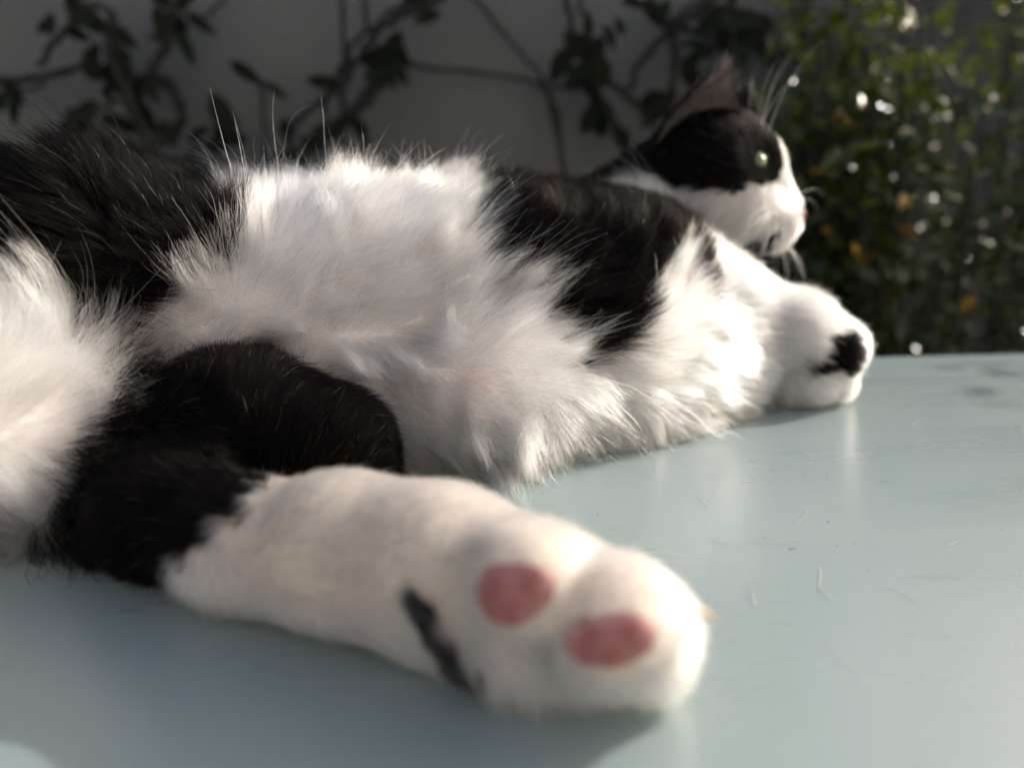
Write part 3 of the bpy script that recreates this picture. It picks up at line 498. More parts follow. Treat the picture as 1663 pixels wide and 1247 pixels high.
    (0.166, 0.3744, 0.0456, 1), (0.0229, 0.2997, 0.0465, 0), (-0.1189, 0.2839, 0.0192, 1), (-0.135, 0.3585, 0.1013, 0), (-0.1572, 0.304, 0.0136, 0), (0.1342, 0.4282, 0.0826, 1),
    (-0.1283, 0.3584, 0.1021, 1), (0.0027, 0.3109, 0.0709, 1), (-0.1413, 0.2696, 0.0396, 1), (-0.0414, 0.4094, 0.1044, 0), (0.1567, 0.4246, 0.0867, 1), (-0.0354, 0.4127, 0.1059, 0),
    (-0.0859, 0.2147, 0.0133, 0), (0.1467, 0.3639, 0.0262, 1), (-0.0771, 0.3488, 0.106, 0), (-0.0646, 0.1758, 0.0334, 2), (-0.2492, 0.2341, 0.0572, 1), (-0.2339, 0.2456, 0.0679, 0),
    (0.1492, 0.4264, 0.1058, 1), (0.0662, 0.3404, 0.0702, 0), (-0.0132, 0.1472, 0.004, 2), (-0.103, 0.3012, 0.093, 1), (0.1762, 0.374, 0.0401, 1), (0.162, 0.3694, 0.0443, 1),
    (-0.1032, 0.2765, 0.055, 1), (-0.0807, 0.2796, 0.0484, 1), (0.0861, 0.4157, 0.1066, 1), (0.064, 0.4202, 0.111, 1), (-0.1734, 0.2908, 0.0218, 0), (0.0963, 0.3804, 0.0818, 0),
    (-0.0676, 0.3744, 0.1027, 0), (-0.0901, 0.1759, 0.0136, 0), (0.1024, 0.3515, 0.0025, 1), (-0.1764, 0.2465, 0.0651, 1), (-0.0133, 0.3233, 0.0934, 0), (-0.074, 0.368, 0.1035, 0),
    (0.0962, 0.361, 0.0685, 1), (-0.1188, 0.3456, 0.1024, 1), (0.0887, 0.3397, 0.0025, 0), (-0.113, 0.2804, 0.0219, 0), (0.1051, 0.4126, 0.1096, 1), (-0.2474, 0.2396, 0.0598, 1),
    (0.0312, 0.3047, 0.0452, 0), (-0.0138, 0.3183, 0.089, 0), (0.0974, 0.4072, 0.0886, 0), (-0.0133, 0.1499, 0.0027, 2), (-0.1667, 0.2654, 0.0354, 0), (-0.1124, 0.3136, 0.1001, 1),
    (-0.1994, 0.2644, 0.0573, 0), (0.0921, 0.3714, 0.0804, 0), (-0.1285, 0.3036, 0.006, 1), (-0.0259, 0.3778, 0.1052, 1), (-0.1312, 0.2399, 0.0383, 0), (-0.074, 0.1792, 0.0328, 0),
    (-0.1525, 0.2607, 0.0522, 0), (-0.1796, 0.2751, 0.0295, 1), (-0.1359, 0.267, 0.0778, 0), (-0.0166, 0.1432, 0.0134, 4), (-0.0452, 0.3776, 0.1031, 1), (0.0344, 0.3015, 0.0357, 1),
    (-0.0263, 0.4064, 0.1082, 1), (0.1064, 0.409, 0.0827, 1), (-0.0266, 0.146, 0.0268, 2), (0.0506, 0.3142, 0.0024, 1), (-0.1, 0.1845, 0.0099, 0), (-0.1479, 0.2666, 0.0429, 0),
    (-0.2499, 0.2752, 0.0418, 0), (-0.0806, 0.2753, 0.0327, 0), (0.0949, 0.4035, 0.0894, 0), (-0.2499, 0.272, 0.0418, 0), (-0.0133, 0.3425, 0.1025, 0), (0.0286, 0.3036, 0.0033, 1),
    (-0.2368, 0.2722, 0.0443, 0), (0.0567, 0.3276, 0.0606, 0), (-0.1541, 0.2942, 0.0164, 1), (-0.0138, 0.1455, 0.0057, 4), (-0.0839, 0.2799, 0.0515, 1), (-0.0545, 0.3967, 0.1018, 0),
    (0.1115, 0.3617, 0.0017, 0), (0.1043, 0.4035, 0.0827, 1), (-0.026, 0.3617, 0.1049, 1), (0.0909, 0.3473, 0.0571, 1), (-0.0195, 0.2831, 0.0446, 1), (0.1376, 0.4186, 0.1163, 0),
    (-0.1156, 0.2882, 0.0138, 1), (-0.2588, 0.2386, 0.0581, 0), (-0.0993, 0.2857, 0.0112, 1), (-0.0355, 0.2915, 0.002, 0), (-0.106, 0.2753, 0.052, 1), (-0.2437, 0.2752, 0.0429, 0),
    (0.1595, 0.3626, 0.023, 0), (0.1489, 0.4298, 0.1126, 0), (-0.1347, 0.2234, 0.0338, 0), (-0.1799, 0.2679, 0.0348, 0), (-0.2376, 0.2401, 0.063, 1), (0.0573, 0.3165, 0.0458, 1),
    (-0.0194, 0.352, 0.1046, 1), (-0.0676, 0.3874, 0.1014, 0), (0.1502, 0.4354, 0.075, 1), (0.1028, 0.3933, 0.0821, 1), (-0.2211, 0.2688, 0.0519, 0), (-0.2113, 0.3206, 0.0184, 0),
    (-0.1579, 0.2621, 0.0398, 0), (-0.0284, 0.1458, 0.02, 2), (-0.0132, 0.2881, 0.0013, 0), (0.1021, 0.4146, 0.0936, 1), (-0.0744, 0.1684, 0.0238, 2), (-0.09, 0.3616, 0.1035, 1),
    (-0.0454, 0.4, 0.1038, 1), (-0.2218, 0.2755, 0.0503, 0), (-0.1224, 0.276, 0.0806, 0), (0.1479, 0.4308, 0.126, 0), (-0.1988, 0.3263, 0.0161, 0), (0.1435, 0.4273, 0.0822, 1),
    (-0.058, 0.289, 0.0054, 1), (-0.2112, 0.2585, 0.0605, 0), (0.0699, 0.3265, 0.0016, 0), (-0.112, 0.2893, 0.0118, 1), (-0.1503, 0.2194, 0.012, 0), (0.0985, 0.381, 0.0804, 1),
    (-0.1282, 0.2736, 0.0353, 1), (-0.0612, 0.1885, 0.0323, 2), (0.0967, 0.3412, 0.006, 1), (-0.1429, 0.216, 0.0295, 1), (-0.0521, 0.4066, 0.1015, 0), (-0.0357, 0.3712, 0.1041, 1),
    (0.0826, 0.3362, 0.0018, 0), (-0.1125, 0.3265, 0.1015, 1), (-0.0933, 0.2943, 0.0036, 0), (-0.1508, 0.2722, 0.033, 0), (-0.1538, 0.2916, 0.0176, 1), (-0.0068, 0.2851, 0.0019, 0),
    (0.1502, 0.4383, 0.0749, 4), (-0.0386, 0.4032, 0.1056, 1), (-0.0771, 0.2775, 0.0361, 1), (0.093, 0.3578, 0.0686, 0), (-0.0452, 0.4096, 0.1033, 0), (-0.1701, 0.2877, 0.0224, 1),
    (-0.2086, 0.3194, 0.0184, 0), (0.1776, 0.3721, 0.0379, 1), (-0.0226, 0.3455, 0.1046, 1), (-0.1156, 0.3392, 0.1022, 1), (0.1725, 0.3644, 0.0296, 0), (0.1083, 0.3586, 0.0019, 0),
    (0.0604, 0.4191, 0.1098, 0), (-0.1372, 0.267, 0.0681, 0), (-0.141, 0.2979, 0.0111, 1), (0.0946, 0.3531, 0.0608, 1), (0.15, 0.3628, 0.0328, 1), (-0.1765, 0.2909, 0.0221, 0),
    (-0.2532, 0.2399, 0.0585, 0), (-0.0483, 0.4032, 0.1029, 0), (-0.2601, 0.2395, 0.0488, 1), (-0.0325, 0.3744, 0.1043, 1), (-0.0356, 0.3615, 0.1049, 0), (-0.0221, 0.1488, 0.0054, 2),
    (0.1272, 0.4139, 0.1157, 0), (0.0868, 0.3477, 0.0624, 0), (0.1336, 0.4417, 0.0797, 1), (0.1803, 0.3694, 0.0293, 1), (-0.0639, 0.1962, 0.0273, 2), (-0.0962, 0.2918, 0.0051, 1),
    (-0.154, 0.256, 0.052, 1), (-0.0195, 0.4001, 0.1089, 0), (-0.0803, 0.278, 0.0425, 1), (0.022, 0.3072, 0.0013, 0), (-0.1921, 0.2883, 0.027, 0), (-0.1349, 0.2974, 0.01, 1),
    (-0.0811, 0.2715, 0.0354, 0), (-0.109, 0.2745, 0.052, 1), (-0.1026, 0.294, 0.0877, 1), (0.0697, 0.4005, 0.1017, 0), (-0.1731, 0.2532, 0.0638, 0), (-0.0937, 0.2831, 0.0123, 1),
    (-0.1252, 0.3328, 0.1024, 0), (-0.0101, 0.2829, 0.0447, 1), (-0.0968, 0.1818, 0.0135, 0), (-0.1437, 0.2639, 0.0583, 0), (-0.1114, 0.2824, 0.0188, 0), (-0.0992, 0.2766, 0.049, 1),
    (-0.0964, 0.3712, 0.1035, 1), (0.0271, 0.2994, 0.0055, 1), (-0.2556, 0.234, 0.0514, 1), (-0.153, 0.2506, 0.0562, 1), (-0.2212, 0.2495, 0.0648, 0), (-0.0076, 0.1426, 0.0059, 4),
    (0.1149, 0.411, 0.1126, 0), (-0.0741, 0.1981, 0.0292, 0), (-0.1383, 0.3101, 0.0059, 0), (-0.0227, 0.4064, 0.1088, 0), (0.0031, 0.2873, 0.002, 0), (-0.1222, 0.2725, 0.0679, 1),
    (-0.0708, 0.3807, 0.1023, 0), (0.0112, 0.2866, 0.0054, 1), (-0.0921, 0.1804, 0.0081, 2), (-0.0168, 0.3243, 0.0953, 0), (-0.0288, 0.283, 0.0053, 1), (-0.2083, 0.3138, 0.0205, 0),
    (-0.1095, 0.2884, 0.0869, 0), (-0.0964, 0.2785, 0.0552, 1), (-0.2019, 0.3041, 0.0234, 0), (0.0857, 0.346, 0.0613, 1), (0.0848, 0.3471, 0.0637, 1), (0.0734, 0.4091, 0.1042, 1),
    (-0.0644, 0.3712, 0.103, 0), (0.0063, 0.3125, 0.0719, 0), (-0.1608, 0.2937, 0.0183, 1), (-0.0484, 0.3936, 0.1031, 1), (0.1516, 0.445, 0.1339, 0), (0.054, 0.4155, 0.1081, 0),
    (0.0288, 0.3066, 0.0022, 0), (0.0025, 0.3147, 0.0769, 0), (-0.0197, 0.2776, 0.0331, 1), (-0.0866, 0.2751, 0.0394, 0), (-0.0163, 0.2795, 0.0387, 3), (-0.0738, 0.1958, 0.0306, 0),
    (0.0308, 0.3021, 0.0053, 1), (0.0385, 0.3094, 0.0463, 0), (-0.1988, 0.2583, 0.064, 0), (0.0284, 0.2976, 0.036, 1), (0.0808, 0.3536, 0.0759, 1), (0.1829, 0.3741, 0.0263, 1),
    (0.1016, 0.4136, 0.0901, 1), (-0.0229, 0.1436, 0.0232, 4), (-0.1058, 0.2742, 0.0463, 0), (-0.099, 0.1871, 0.0057, 0), (0.0732, 0.3328, 0.0012, 0), (-0.0226, 0.2799, 0.0385, 1),
    (-0.1284, 0.336, 0.1024, 0), (0.1531, 0.3609, 0.0136, 1), (-0.266, 0.2495, 0.0422, 0), (-0.0708, 0.3489, 0.1068, 0), (0.0668, 0.4163, 0.109, 1), (0.1056, 0.3547, 0.0023, 0),
    (-0.0801, 0.2722, 0.033, 0), (0.1728, 0.3673, 0.0166, 1), (-0.1409, 0.2649, 0.0616, 0), (-0.0855, 0.2174, 0.0166, 0), (-0.234, 0.2435, 0.0643, 1), (-0.0197, 0.3871, 0.1073, 0),
    (-0.0835, 0.2797, 0.0158, 1), (0.0956, 0.3456, 0.0488, 1), (-0.2307, 0.2459, 0.0652, 1), (-0.0353, 0.2888, 0.0029, 1), (-0.1441, 0.2142, 0.036, 1), (-0.1318, 0.3585, 0.1017, 0),
    (-0.2082, 0.2554, 0.0643, 0), (0.0351, 0.3033, 0.0068, 1), (-0.109, 0.307, 0.0975, 1), (0.0665, 0.4071, 0.1046, 0), (-0.0901, 0.2789, 0.0519, 1), (-0.122, 0.2813, 0.023, 1),
    (0.0412, 0.3168, 0.0012, 0), (-0.1925, 0.2591, 0.0585, 0), (-0.2526, 0.2339, 0.0545, 1), (-0.042, 0.3712, 0.1036, 0), (0.1481, 0.4281, 0.11, 1), (-0.1796, 0.2503, 0.0628, 1),
    (-0.1059, 0.2884, 0.0108, 1), (-0.214, 0.2594, 0.058, 1), (0.1264, 0.3656, 0.0052, 1), (-0.0226, 0.3969, 0.1083, 1), (-0.1574, 0.2272, 0.0077, 1), (-0.1026, 0.3037, 0.0943, 1),
    (-0.1033, 0.2954, 0.0892, 1), (-0.2308, 0.2462, 0.068, 0), (0.0192, 0.2971, 0.0028, 1), (0.0794, 0.3618, 0.0837, 0), (0.1084, 0.3648, 0.0012, 0), (0.1785, 0.3683, 0.0233, 1),
    (-0.1158, 0.2808, 0.0226, 0), (0.1533, 0.3626, 0.023, 0), (-0.202, 0.3232, 0.0169, 0), (0.0926, 0.4094, 0.0939, 1), (-0.0325, 0.3712, 0.1043, 1), (0.0869, 0.4087, 0.0981, 1),
    (-0.1315, 0.3552, 0.1018, 0), (0.1023, 0.3645, 0.0651, 1), (-0.1148, 0.284, 0.0877, 0), (0.093, 0.3643, 0.075, 0), (0.0761, 0.3587, 0.0835, 0), (0.0185, 0.298, 0.0484, 1),
    (-0.0195, 0.3938, 0.1083, 0), (-0.0931, 0.2915, 0.0047, 1), (-0.2175, 0.2685, 0.054, 0), (-0.2147, 0.2525, 0.0647, 0), (0.047, 0.3119, 0.0447, 1), (-0.091, 0.2141, 0.0055, 0),
    (0.0923, 0.3426, 0.0487, 1), (0.1727, 0.3672, 0.0366, 0), (-0.0963, 0.2851, 0.0107, 1), (0.0379, 0.3108, 0.0021, 1), (-0.0136, 0.1425, 0.0133, 4), (-0.192, 0.282, 0.0303, 0),
    (0.0169, 0.2958, 0.0471, 1), (-0.212, 0.3129, 0.0218, 0), (-0.1148, 0.2686, 0.0443, 0), (-0.0195, 0.3455, 0.1041, 1), (-0.0128, 0.3055, 0.0691, 1), (-0.0644, 0.3392, 0.1077, 1),
    (0.102, 0.3616, 0.0012, 0), (-0.0423, 0.4065, 0.1044, 0), (-0.0134, 0.3141, 0.0836, 0), (0.1148, 0.368, 0.0013, 0), (-0.1316, 0.2211, 0.0323, 0), (-0.1541, 0.2691, 0.0362, 0),
    (0.097, 0.3767, 0.0794, 0), (-0.1348, 0.2179, 0.0293, 0), (0.0628, 0.3409, 0.073, 0), (0.0213, 0.305, 0.0543, 0), (0.1152, 0.3546, 0.0068, 1), (-0.0934, 0.3006, 0.0023, 0),
    (-0.058, 0.3775, 0.1022, 1), (0.0252, 0.3104, 0.0013, 0), (-0.1156, 0.3071, 0.0035, 0), (-0.0037, 0.2819, 0.0422, 1), (-0.1251, 0.3679, 0.1021, 0), (-0.2339, 0.2401, 0.0638, 1),
    (-0.0611, 0.3871, 0.1015, 0), (-0.0193, 0.146, 0.0315, 2), (-0.1346, 0.3519, 0.1016, 0), (-0.2468, 0.2431, 0.068, 0), (-0.1251, 0.3552, 0.1024, 1), (-0.1219, 0.3648, 0.1026, 1),
    (-0.0165, 0.3901, 0.108, 0), (-0.1669, 0.2942, 0.0195, 0), (-0.1504, 0.2139, 0.0196, 1), (-0.0006, 0.1369, 0.0102, 2), (0.0483, 0.3182, 0.0534, 0), (-0.1315, 0.301, 0.0076, 1),
    (-0.0484, 0.291, 0.0037, 1), (0.1053, 0.413, 0.1128, 0), (0.0148, 0.3091, 0.0633, 0), (0.0949, 0.4172, 0.1132, 0), (-0.132, 0.2697, 0.0711, 1), (-0.09, 0.2781, 0.0489, 1),
    (-0.1089, 0.2889, 0.0113, 1), (0.0546, 0.3314, 0.066, 0), (0.1504, 0.4316, 0.1192, 0), (-0.1026, 0.2746, 0.0462, 0), (-0.0582, 0.3937, 0.1014, 0), (0.0641, 0.3382, 0.0688, 0),
    (-0.1062, 0.2852, 0.0805, 1), (-0.0068, 0.288, 0.0013, 0), (0.0764, 0.352, 0.0776, 1), (0.1529, 0.3663, 0.0446, 1), (0.1048, 0.4146, 0.0902, 1), (-0.0901, 0.3392, 0.1036, 1),
    (0.096, 0.3451, 0.0029, 1), (-0.0065, 0.3128, 0.0781, 0), (-0.1983, 0.2692, 0.049, 0), (0.0636, 0.3424, 0.0744, 0), (-0.0548, 0.2978, 0.0021, 0), (0.1632, 0.3668, 0.0399, 0),
    (-0.1633, 0.2677, 0.0349, 0), (0.1381, 0.4178, 0.1134, 0), (-0.1417, 0.2179, 0.0359, 1), (-0.0617, 0.1792, 0.0346, 2), (-0.1579, 0.2571, 0.0613, 0), (0.1469, 0.4301, 0.0789, 4),
    (0.0832, 0.403, 0.0974, 0), (-0.0101, 0.3075, 0.071, 1), (0.1257, 0.3638, 0.0058, 1), (-0.138, 0.269, 0.0425, 1), (-0.2533, 0.2367, 0.0553, 1), (0.1339, 0.3704, 0.0097, 1),
    (-0.0644, 0.3905, 0.101, 0), (-0.0772, 0.3649, 0.1038, 0), (0.0879, 0.3472, 0.0604, 0), (-0.0964, 0.1889, 0.0041, 2), (0.0946, 0.3403, 0.0051, 1), (-0.0993, 0.2818, 0.0146, 0),
    (0.0885, 0.407, 0.0958, 0), (0.1803, 0.3694, 0.0266, 1), (-0.0292, 0.3649, 0.1047, 1), (0.103, 0.3965, 0.0825, 1), (-0.0996, 0.3807, 0.1026, 0), (-0.1555, 0.2169, 0.012, 1),
    (0.0799, 0.4061, 0.1007, 1), (-0.1381, 0.243, 0.0357, 0), (0.0827, 0.4001, 0.0966, 0), (-0.0452, 0.3712, 0.1034, 0), (-0.093, 0.1858, 0.0046, 2), (-0.237, 0.2452, 0.0678, 0),
    (-0.1315, 0.3105, 0.0045, 0), (0.0058, 0.282, 0.0074, 1), (-0.0612, 0.352, 0.1067, 0), (-0.0872, 0.1756, 0.0235, 0), (-0.0228, 0.3713, 0.1048, 1), (-0.122, 0.336, 0.1023, 1),
    (0.0926, 0.3678, 0.0779, 0), (0.1494, 0.3629, 0.0206, 0), (-0.1119, 0.2736, 0.052, 1), (-0.0644, 0.3424, 0.1077, 1), (-0.1637, 0.3007, 0.0166, 0), (-0.2183, 0.2722, 0.0526, 0),
    (-0.2181, 0.25, 0.0681, 0), (-0.1899, 0.2583, 0.0588, 0), (0.1117, 0.3519, 0.0071, 1), (0.0668, 0.4032, 0.1032, 0), (0.125, 0.371, 0.0026, 0), (-0.084, 0.211, 0.0199, 0),
    (-0.1478, 0.2149, 0.0202, 1), (-0.2628, 0.2592, 0.0405, 0), (-0.1924, 0.3103, 0.0197, 0), (0.1532, 0.363, 0.0297, 1), (0.0935, 0.3444, 0.0497, 1), (0.1338, 0.4165, 0.1158, 0),
    (-0.1445, 0.2145, 0.0296, 1), (0.1214, 0.4118, 0.1129, 0), (-0.0741, 0.3424, 0.107, 0), (-0.1123, 0.2947, 0.0077, 1), (-0.2406, 0.2784, 0.0434, 0), (-0.1965, 0.2644, 0.0545, 0),
    (-0.1385, 0.2677, 0.0462, 1), (-0.0192, 0.1481, 0.005, 2), (0.057, 0.4221, 0.1105, 0), (-0.074, 0.3488, 0.1065, 0), (-0.0423, 0.3968, 0.1046, 1), (-0.2084, 0.2528, 0.068, 0),
    (-0.0033, 0.2768, 0.03, 1), (0.1499, 0.4247, 0.0868, 1), (0.0835, 0.4242, 0.121, 0), (0.025, 0.3043, 0.0021, 0), (-0.0226, 0.3552, 0.1049, 1), (0.0223, 0.3068, 0.0556, 0),
    (0.1308, 0.4352, 0.0805, 1), (-0.0741, 0.1856, 0.0335, 0), (-0.1444, 0.2945, 0.0137, 1), (-0.1903, 0.2706, 0.0378, 0), (-0.09, 0.3712, 0.1034, 1), (-0.1284, 0.3328, 0.1025, 0),
    (-0.0836, 0.2973, 0.0023, 0), (-0.1539, 0.2237, 0.0096, 1), (-0.2024, 0.2716, 0.0517, 0), (0.0758, 0.324, 0.0048, 1), (-0.0546, 0.3935, 0.1019, 1), (-0.1058, 0.3101, 0.0978, 1),
    (-0.1865, 0.2809, 0.0284, 1), (-0.0484, 0.3904, 0.1031, 1), (-0.0871, 0.3424, 0.1044, 1), (-0.1732, 0.2494, 0.0642, 1), (-0.2151, 0.2622, 0.0553, 1), (0.1311, 0.3678, 0.0102, 1),
    (-0.0097, 0.316, 0.0846, 0), (-0.1092, 0.2944, 0.0071, 1), (0.1671, 0.3732, 0.0443, 1), (-0.0388, 0.2879, 0.0039, 1), (-0.0198, 0.1468, 0.0069, 2), (-0.01, 0.2814, 0.0425, 1),
    (0.061, 0.3315, 0.0627, 1), (-0.1996, 0.2712, 0.0483, 0), (-0.1034, 0.2861, 0.0798, 1), (0.0633, 0.4251, 0.1136, 0), (0.057, 0.3365, 0.0708, 0), (0.1661, 0.3676, 0.0395, 0),
    (0.0092, 0.2945, 0.0014, 0), (0.0796, 0.4194, 0.1127, 1), (0.0221, 0.3038, 0.0522, 0), (0.1558, 0.3668, 0.0443, 1), (0.0316, 0.3136, 0.0013, 0), (-0.0293, 0.3712, 0.1045, 1),
    (0.0952, 0.346, 0.0024, 0), (-0.205, 0.2616, 0.0604, 0), (-0.2208, 0.2659, 0.0517, 1), (-0.1345, 0.2684, 0.0744, 0), (-0.0168, 0.146, 0.0064, 4), (0.1087, 0.3548, 0.0031, 1),
    (-0.0516, 0.3488, 0.1067, 0), (-0.0067, 0.141, 0.0073, 2), (-0.0452, 0.3582, 0.1053, 0), (-0.253, 0.272, 0.0414, 0), (-0.1252, 0.3424, 0.1023, 0), (0.1691, 0.3714, 0.0421, 1),
    (0.1407, 0.4411, 0.0763, 4), (0.0764, 0.336, 0.0012, 0), (0.0979, 0.3782, 0.0796, 1), (-0.0198, 0.3239, 0.0959, 1), (0.1297, 0.3718, 0.0057, 0), (-0.0197, 0.1436, 0.0265, 2),
    (0.1314, 0.3742, 0.0064, 0), (-0.0195, 0.3616, 0.1046, 0), (-0.1059, 0.3807, 0.1024, 0), (-0.1065, 0.2983, 0.0925, 1), (0.0438, 0.3088, 0.0416, 1), (-0.1575, 0.2701, 0.0341, 0),
    (-0.1354, 0.2673, 0.0646, 1), (-0.0068, 0.2757, 0.0263, 1), (-0.0324, 0.3615, 0.1049, 0), (-0.0772, 0.1983, 0.0295, 0), (0.1073, 0.3503, 0.0054, 1), (-0.2114, 0.2558, 0.0615, 0),
    (-0.1351, 0.2164, 0.0274, 0), (-0.0167, 0.3302, 0.0989, 0), (0.0791, 0.327, 0.0046, 1), (0.018, 0.3055, 0.0571, 0), (0.1407, 0.4273, 0.0823, 1), (-0.0162, 0.3098, 0.0779, 1),
    (-0.1114, 0.2832, 0.0818, 0), (0.1006, 0.3755, 0.0758, 1), (-0.1449, 0.2492, 0.036, 1), (-0.1633, 0.2502, 0.0627, 1), (-0.0582, 0.4001, 0.1008, 0), (-0.1599, 0.2627, 0.0387, 0),
    (-0.0416, 0.2864, 0.0056, 1), (0.0764, 0.4288, 0.1225, 0), (-0.0357, 0.3681, 0.1042, 0), (-0.2501, 0.2411, 0.0609, 0), (-0.1922, 0.3044, 0.0212, 0), (0.018, 0.2922, 0.005, 1),
    (-0.0708, 0.2889, 0.0053, 1), (-0.0034, 0.3098, 0.0716, 1), (-0.0387, 0.2945, 0.0017, 0), (0.0404, 0.3057, 0.0384, 1), (0.0539, 0.317, 0.0018, 0), (-0.2338, 0.2721, 0.0451, 0),
    (-0.1732, 0.2975, 0.0198, 0), (-0.0548, 0.3551, 0.1061, 0), (-0.0612, 0.3489, 0.1071, 0), (0.0442, 0.3076, 0.039, 1), (0.1804, 0.375, 0.0172, 1), (-0.0038, 0.2798, 0.0385, 1),
    (0.054, 0.4096, 0.1064, 0), (-0.058, 0.2973, 0.0022, 0), (0.0891, 0.4186, 0.113, 0), (-0.09, 0.3648, 0.1035, 1), (-0.1434, 0.2637, 0.0678, 0), (-0.1505, 0.2647, 0.0452, 0),
    (-0.2086, 0.31, 0.0224, 0), (-0.0099, 0.141, 0.0232, 2), (0.0271, 0.2994, 0.0414, 1), (-0.1439, 0.2668, 0.0448, 1), (-0.0579, 0.3424, 0.1074, 1), (-0.01, 0.2769, 0.0323, 3),
    (0.096, 0.3483, 0.002, 0), (0.0315, 0.3105, 0.0016, 0), (-0.0645, 0.1825, 0.034, 2), (-0.1507, 0.2111, 0.0231, 1), (0.0953, 0.4136, 0.0965, 1), (0.1395, 0.4307, 0.0793, 4),
    (-0.1571, 0.2717, 0.0325, 0), (0.1204, 0.3595, 0.0052, 1), (-0.0164, 0.3969, 0.1089, 0), (0.0732, 0.4065, 0.103, 1), (0.1081, 0.4117, 0.1097, 1), (-0.0674, 0.1699, 0.0293, 2),
    (-0.0835, 0.2049, 0.0265, 0), (0.0536, 0.321, 0.0544, 0), (0.0125, 0.3039, 0.0585, 1), (-0.0132, 0.2757, 0.0263, 1), (-0.0677, 0.1916, 0.0319, 2), (-0.1572, 0.2881, 0.0201, 1),
    (0.1627, 0.3682, 0.0422, 1), (0.0709, 0.3536, 0.0827, 0), (-0.09, 0.2913, 0.0043, 1), (-0.0705, 0.1991, 0.0271, 2), (0.0087, 0.2856, 0.0048, 1), (-0.0832, 0.1703, 0.0137, 2),
    (-0.0033, 0.1414, 0.0048, 2), (0.0547, 0.3182, 0.0501, 1), (-0.0192, 0.3189, 0.0915, 1), (-0.122, 0.3616, 0.1027, 1), (-0.153, 0.2573, 0.0425, 1), (-0.01, 0.2794, 0.0387, 3),
    (-0.0772, 0.1919, 0.0325, 0), (-0.1932, 0.2872, 0.028, 0), (-0.1543, 0.259, 0.0456, 1), (0.0771, 0.4269, 0.1211, 0), (-0.1598, 0.2272, 0.0063, 1), (0.0993, 0.3515, 0.0524, 1),
    (-0.0196, 0.368, 0.1047, 0), (0.1054, 0.3968, 0.0811, 1), (0.1492, 0.4388, 0.1345, 0), (-0.1187, 0.3712, 0.1026, 0), (-0.2628, 0.2402, 0.0489, 0), (0.0799, 0.4233, 0.1185, 0),
    (-0.2248, 0.272, 0.0494, 0), (0.0089, 0.2981, 0.0547, 1), (-0.058, 0.3712, 0.103, 0), (-0.0901, 0.2753, 0.0422, 0), (0.1271, 0.3682, 0.0046, 0), (0.0951, 0.362, 0.0707, 0),
    (-0.09, 0.3807, 0.1027, 0), (-0.0166, 0.3394, 0.1024, 0), (-0.1956, 0.3232, 0.0166, 0), (-0.088, 0.1782, 0.0058, 2), (0.0637, 0.4031, 0.1036, 0), (0.1593, 0.3687, 0.0451, 1),
    (0.1497, 0.4344, 0.0756, 4), (0.1566, 0.3632, 0.0329, 1), (0.1468, 0.4416, 0.1384, 0), (0.0634, 0.3204, 0.0021, 1), (-0.1313, 0.3047, 0.006, 0), (-0.0385, 0.286, 0.0052, 1),
    (-0.1669, 0.2493, 0.064, 1), (0.0823, 0.4241, 0.1204, 0), (-0.0007, 0.1366, 0.0136, 2), (-0.0963, 0.2778, 0.0521, 1), (-0.189, 0.2755, 0.0332, 0), (0.073, 0.3203, 0.0073, 1),
    (0.1025, 0.414, 0.1126, 0), (-0.2179, 0.2751, 0.0518, 0), (0.0181, 0.3085, 0.0606, 0), (-0.1348, 0.2432, 0.0359, 0), (-0.0293, 0.3488, 0.1054, 1), (-0.1733, 0.2878, 0.0227, 1),
    (-0.1828, 0.2491, 0.0636, 1), (0.1532, 0.4297, 0.0784, 1), (-0.2147, 0.2687, 0.055, 0), (-0.2468, 0.272, 0.0422, 0), (0.0133, 0.2962, 0.0502, 1), (-0.0932, 0.3776, 0.1031, 0),
    (0.0607, 0.3226, 0.0524, 1), (-0.1511, 0.2151, 0.0173, 1), (-0.144, 0.2982, 0.0117, 1), (-0.1219, 0.2979, 0.0077, 1), (-0.0709, 0.3424, 0.1073, 1), (0.092, 0.362, 0.074, 0),
    (-0.2116, 0.2462, 0.0637, 1), (-0.1564, 0.2576, 0.0584, 0), (-0.212, 0.2498, 0.0633, 1), (-0.0999, 0.2763, 0.0483, 0), (-0.083, 0.2725, 0.0365, 0), (-0.0135, 0.3082, 0.0738, 1),
    (-0.1577, 0.2492, 0.0608, 1), (-0.0773, 0.1947, 0.0315, 0), (-0.0228, 0.3391, 0.1035, 1), (-0.1732, 0.2467, 0.0654, 1), (-0.1185, 0.3103, 0.101, 0), (0.0604, 0.3329, 0.0647, 0),
    (-0.1215, 0.3104, 0.1018, 0), (0.0566, 0.3246, 0.0572, 0), (-0.2115, 0.2623, 0.0582, 0), (-0.0226, 0.3258, 0.0978, 1), (-0.089, 0.1801, 0.0053, 2), (-0.0994, 0.2777, 0.0553, 1),
    (-0.2627, 0.2558, 0.041, 0), (0.0709, 0.347, 0.0759, 0), (-0.1414, 0.2141, 0.0136, 0), (0.0956, 0.352, 0.0014, 0), (-0.2053, 0.3194, 0.0181, 1), (-0.1116, 0.2795, 0.0755, 1),
    (0.1532, 0.3612, 0.0169, 1), (-0.1124, 0.2911, 0.0103, 1), (0.0214, 0.2952, 0.0419, 1), (-0.0485, 0.294, 0.0026, 0), (-0.1108, 0.2932, 0.0922, 0), (0.1755, 0.3682, 0.0359, 1),
    (-0.2469, 0.2336, 0.0586, 1), (0.0729, 0.3268, 0.0021, 0), (0.1034, 0.412, 0.0859, 1), (0.1082, 0.4121, 0.1129, 0), (0.0991, 0.3581, 0.0618, 1), (0.1215, 0.4115, 0.1097, 0),
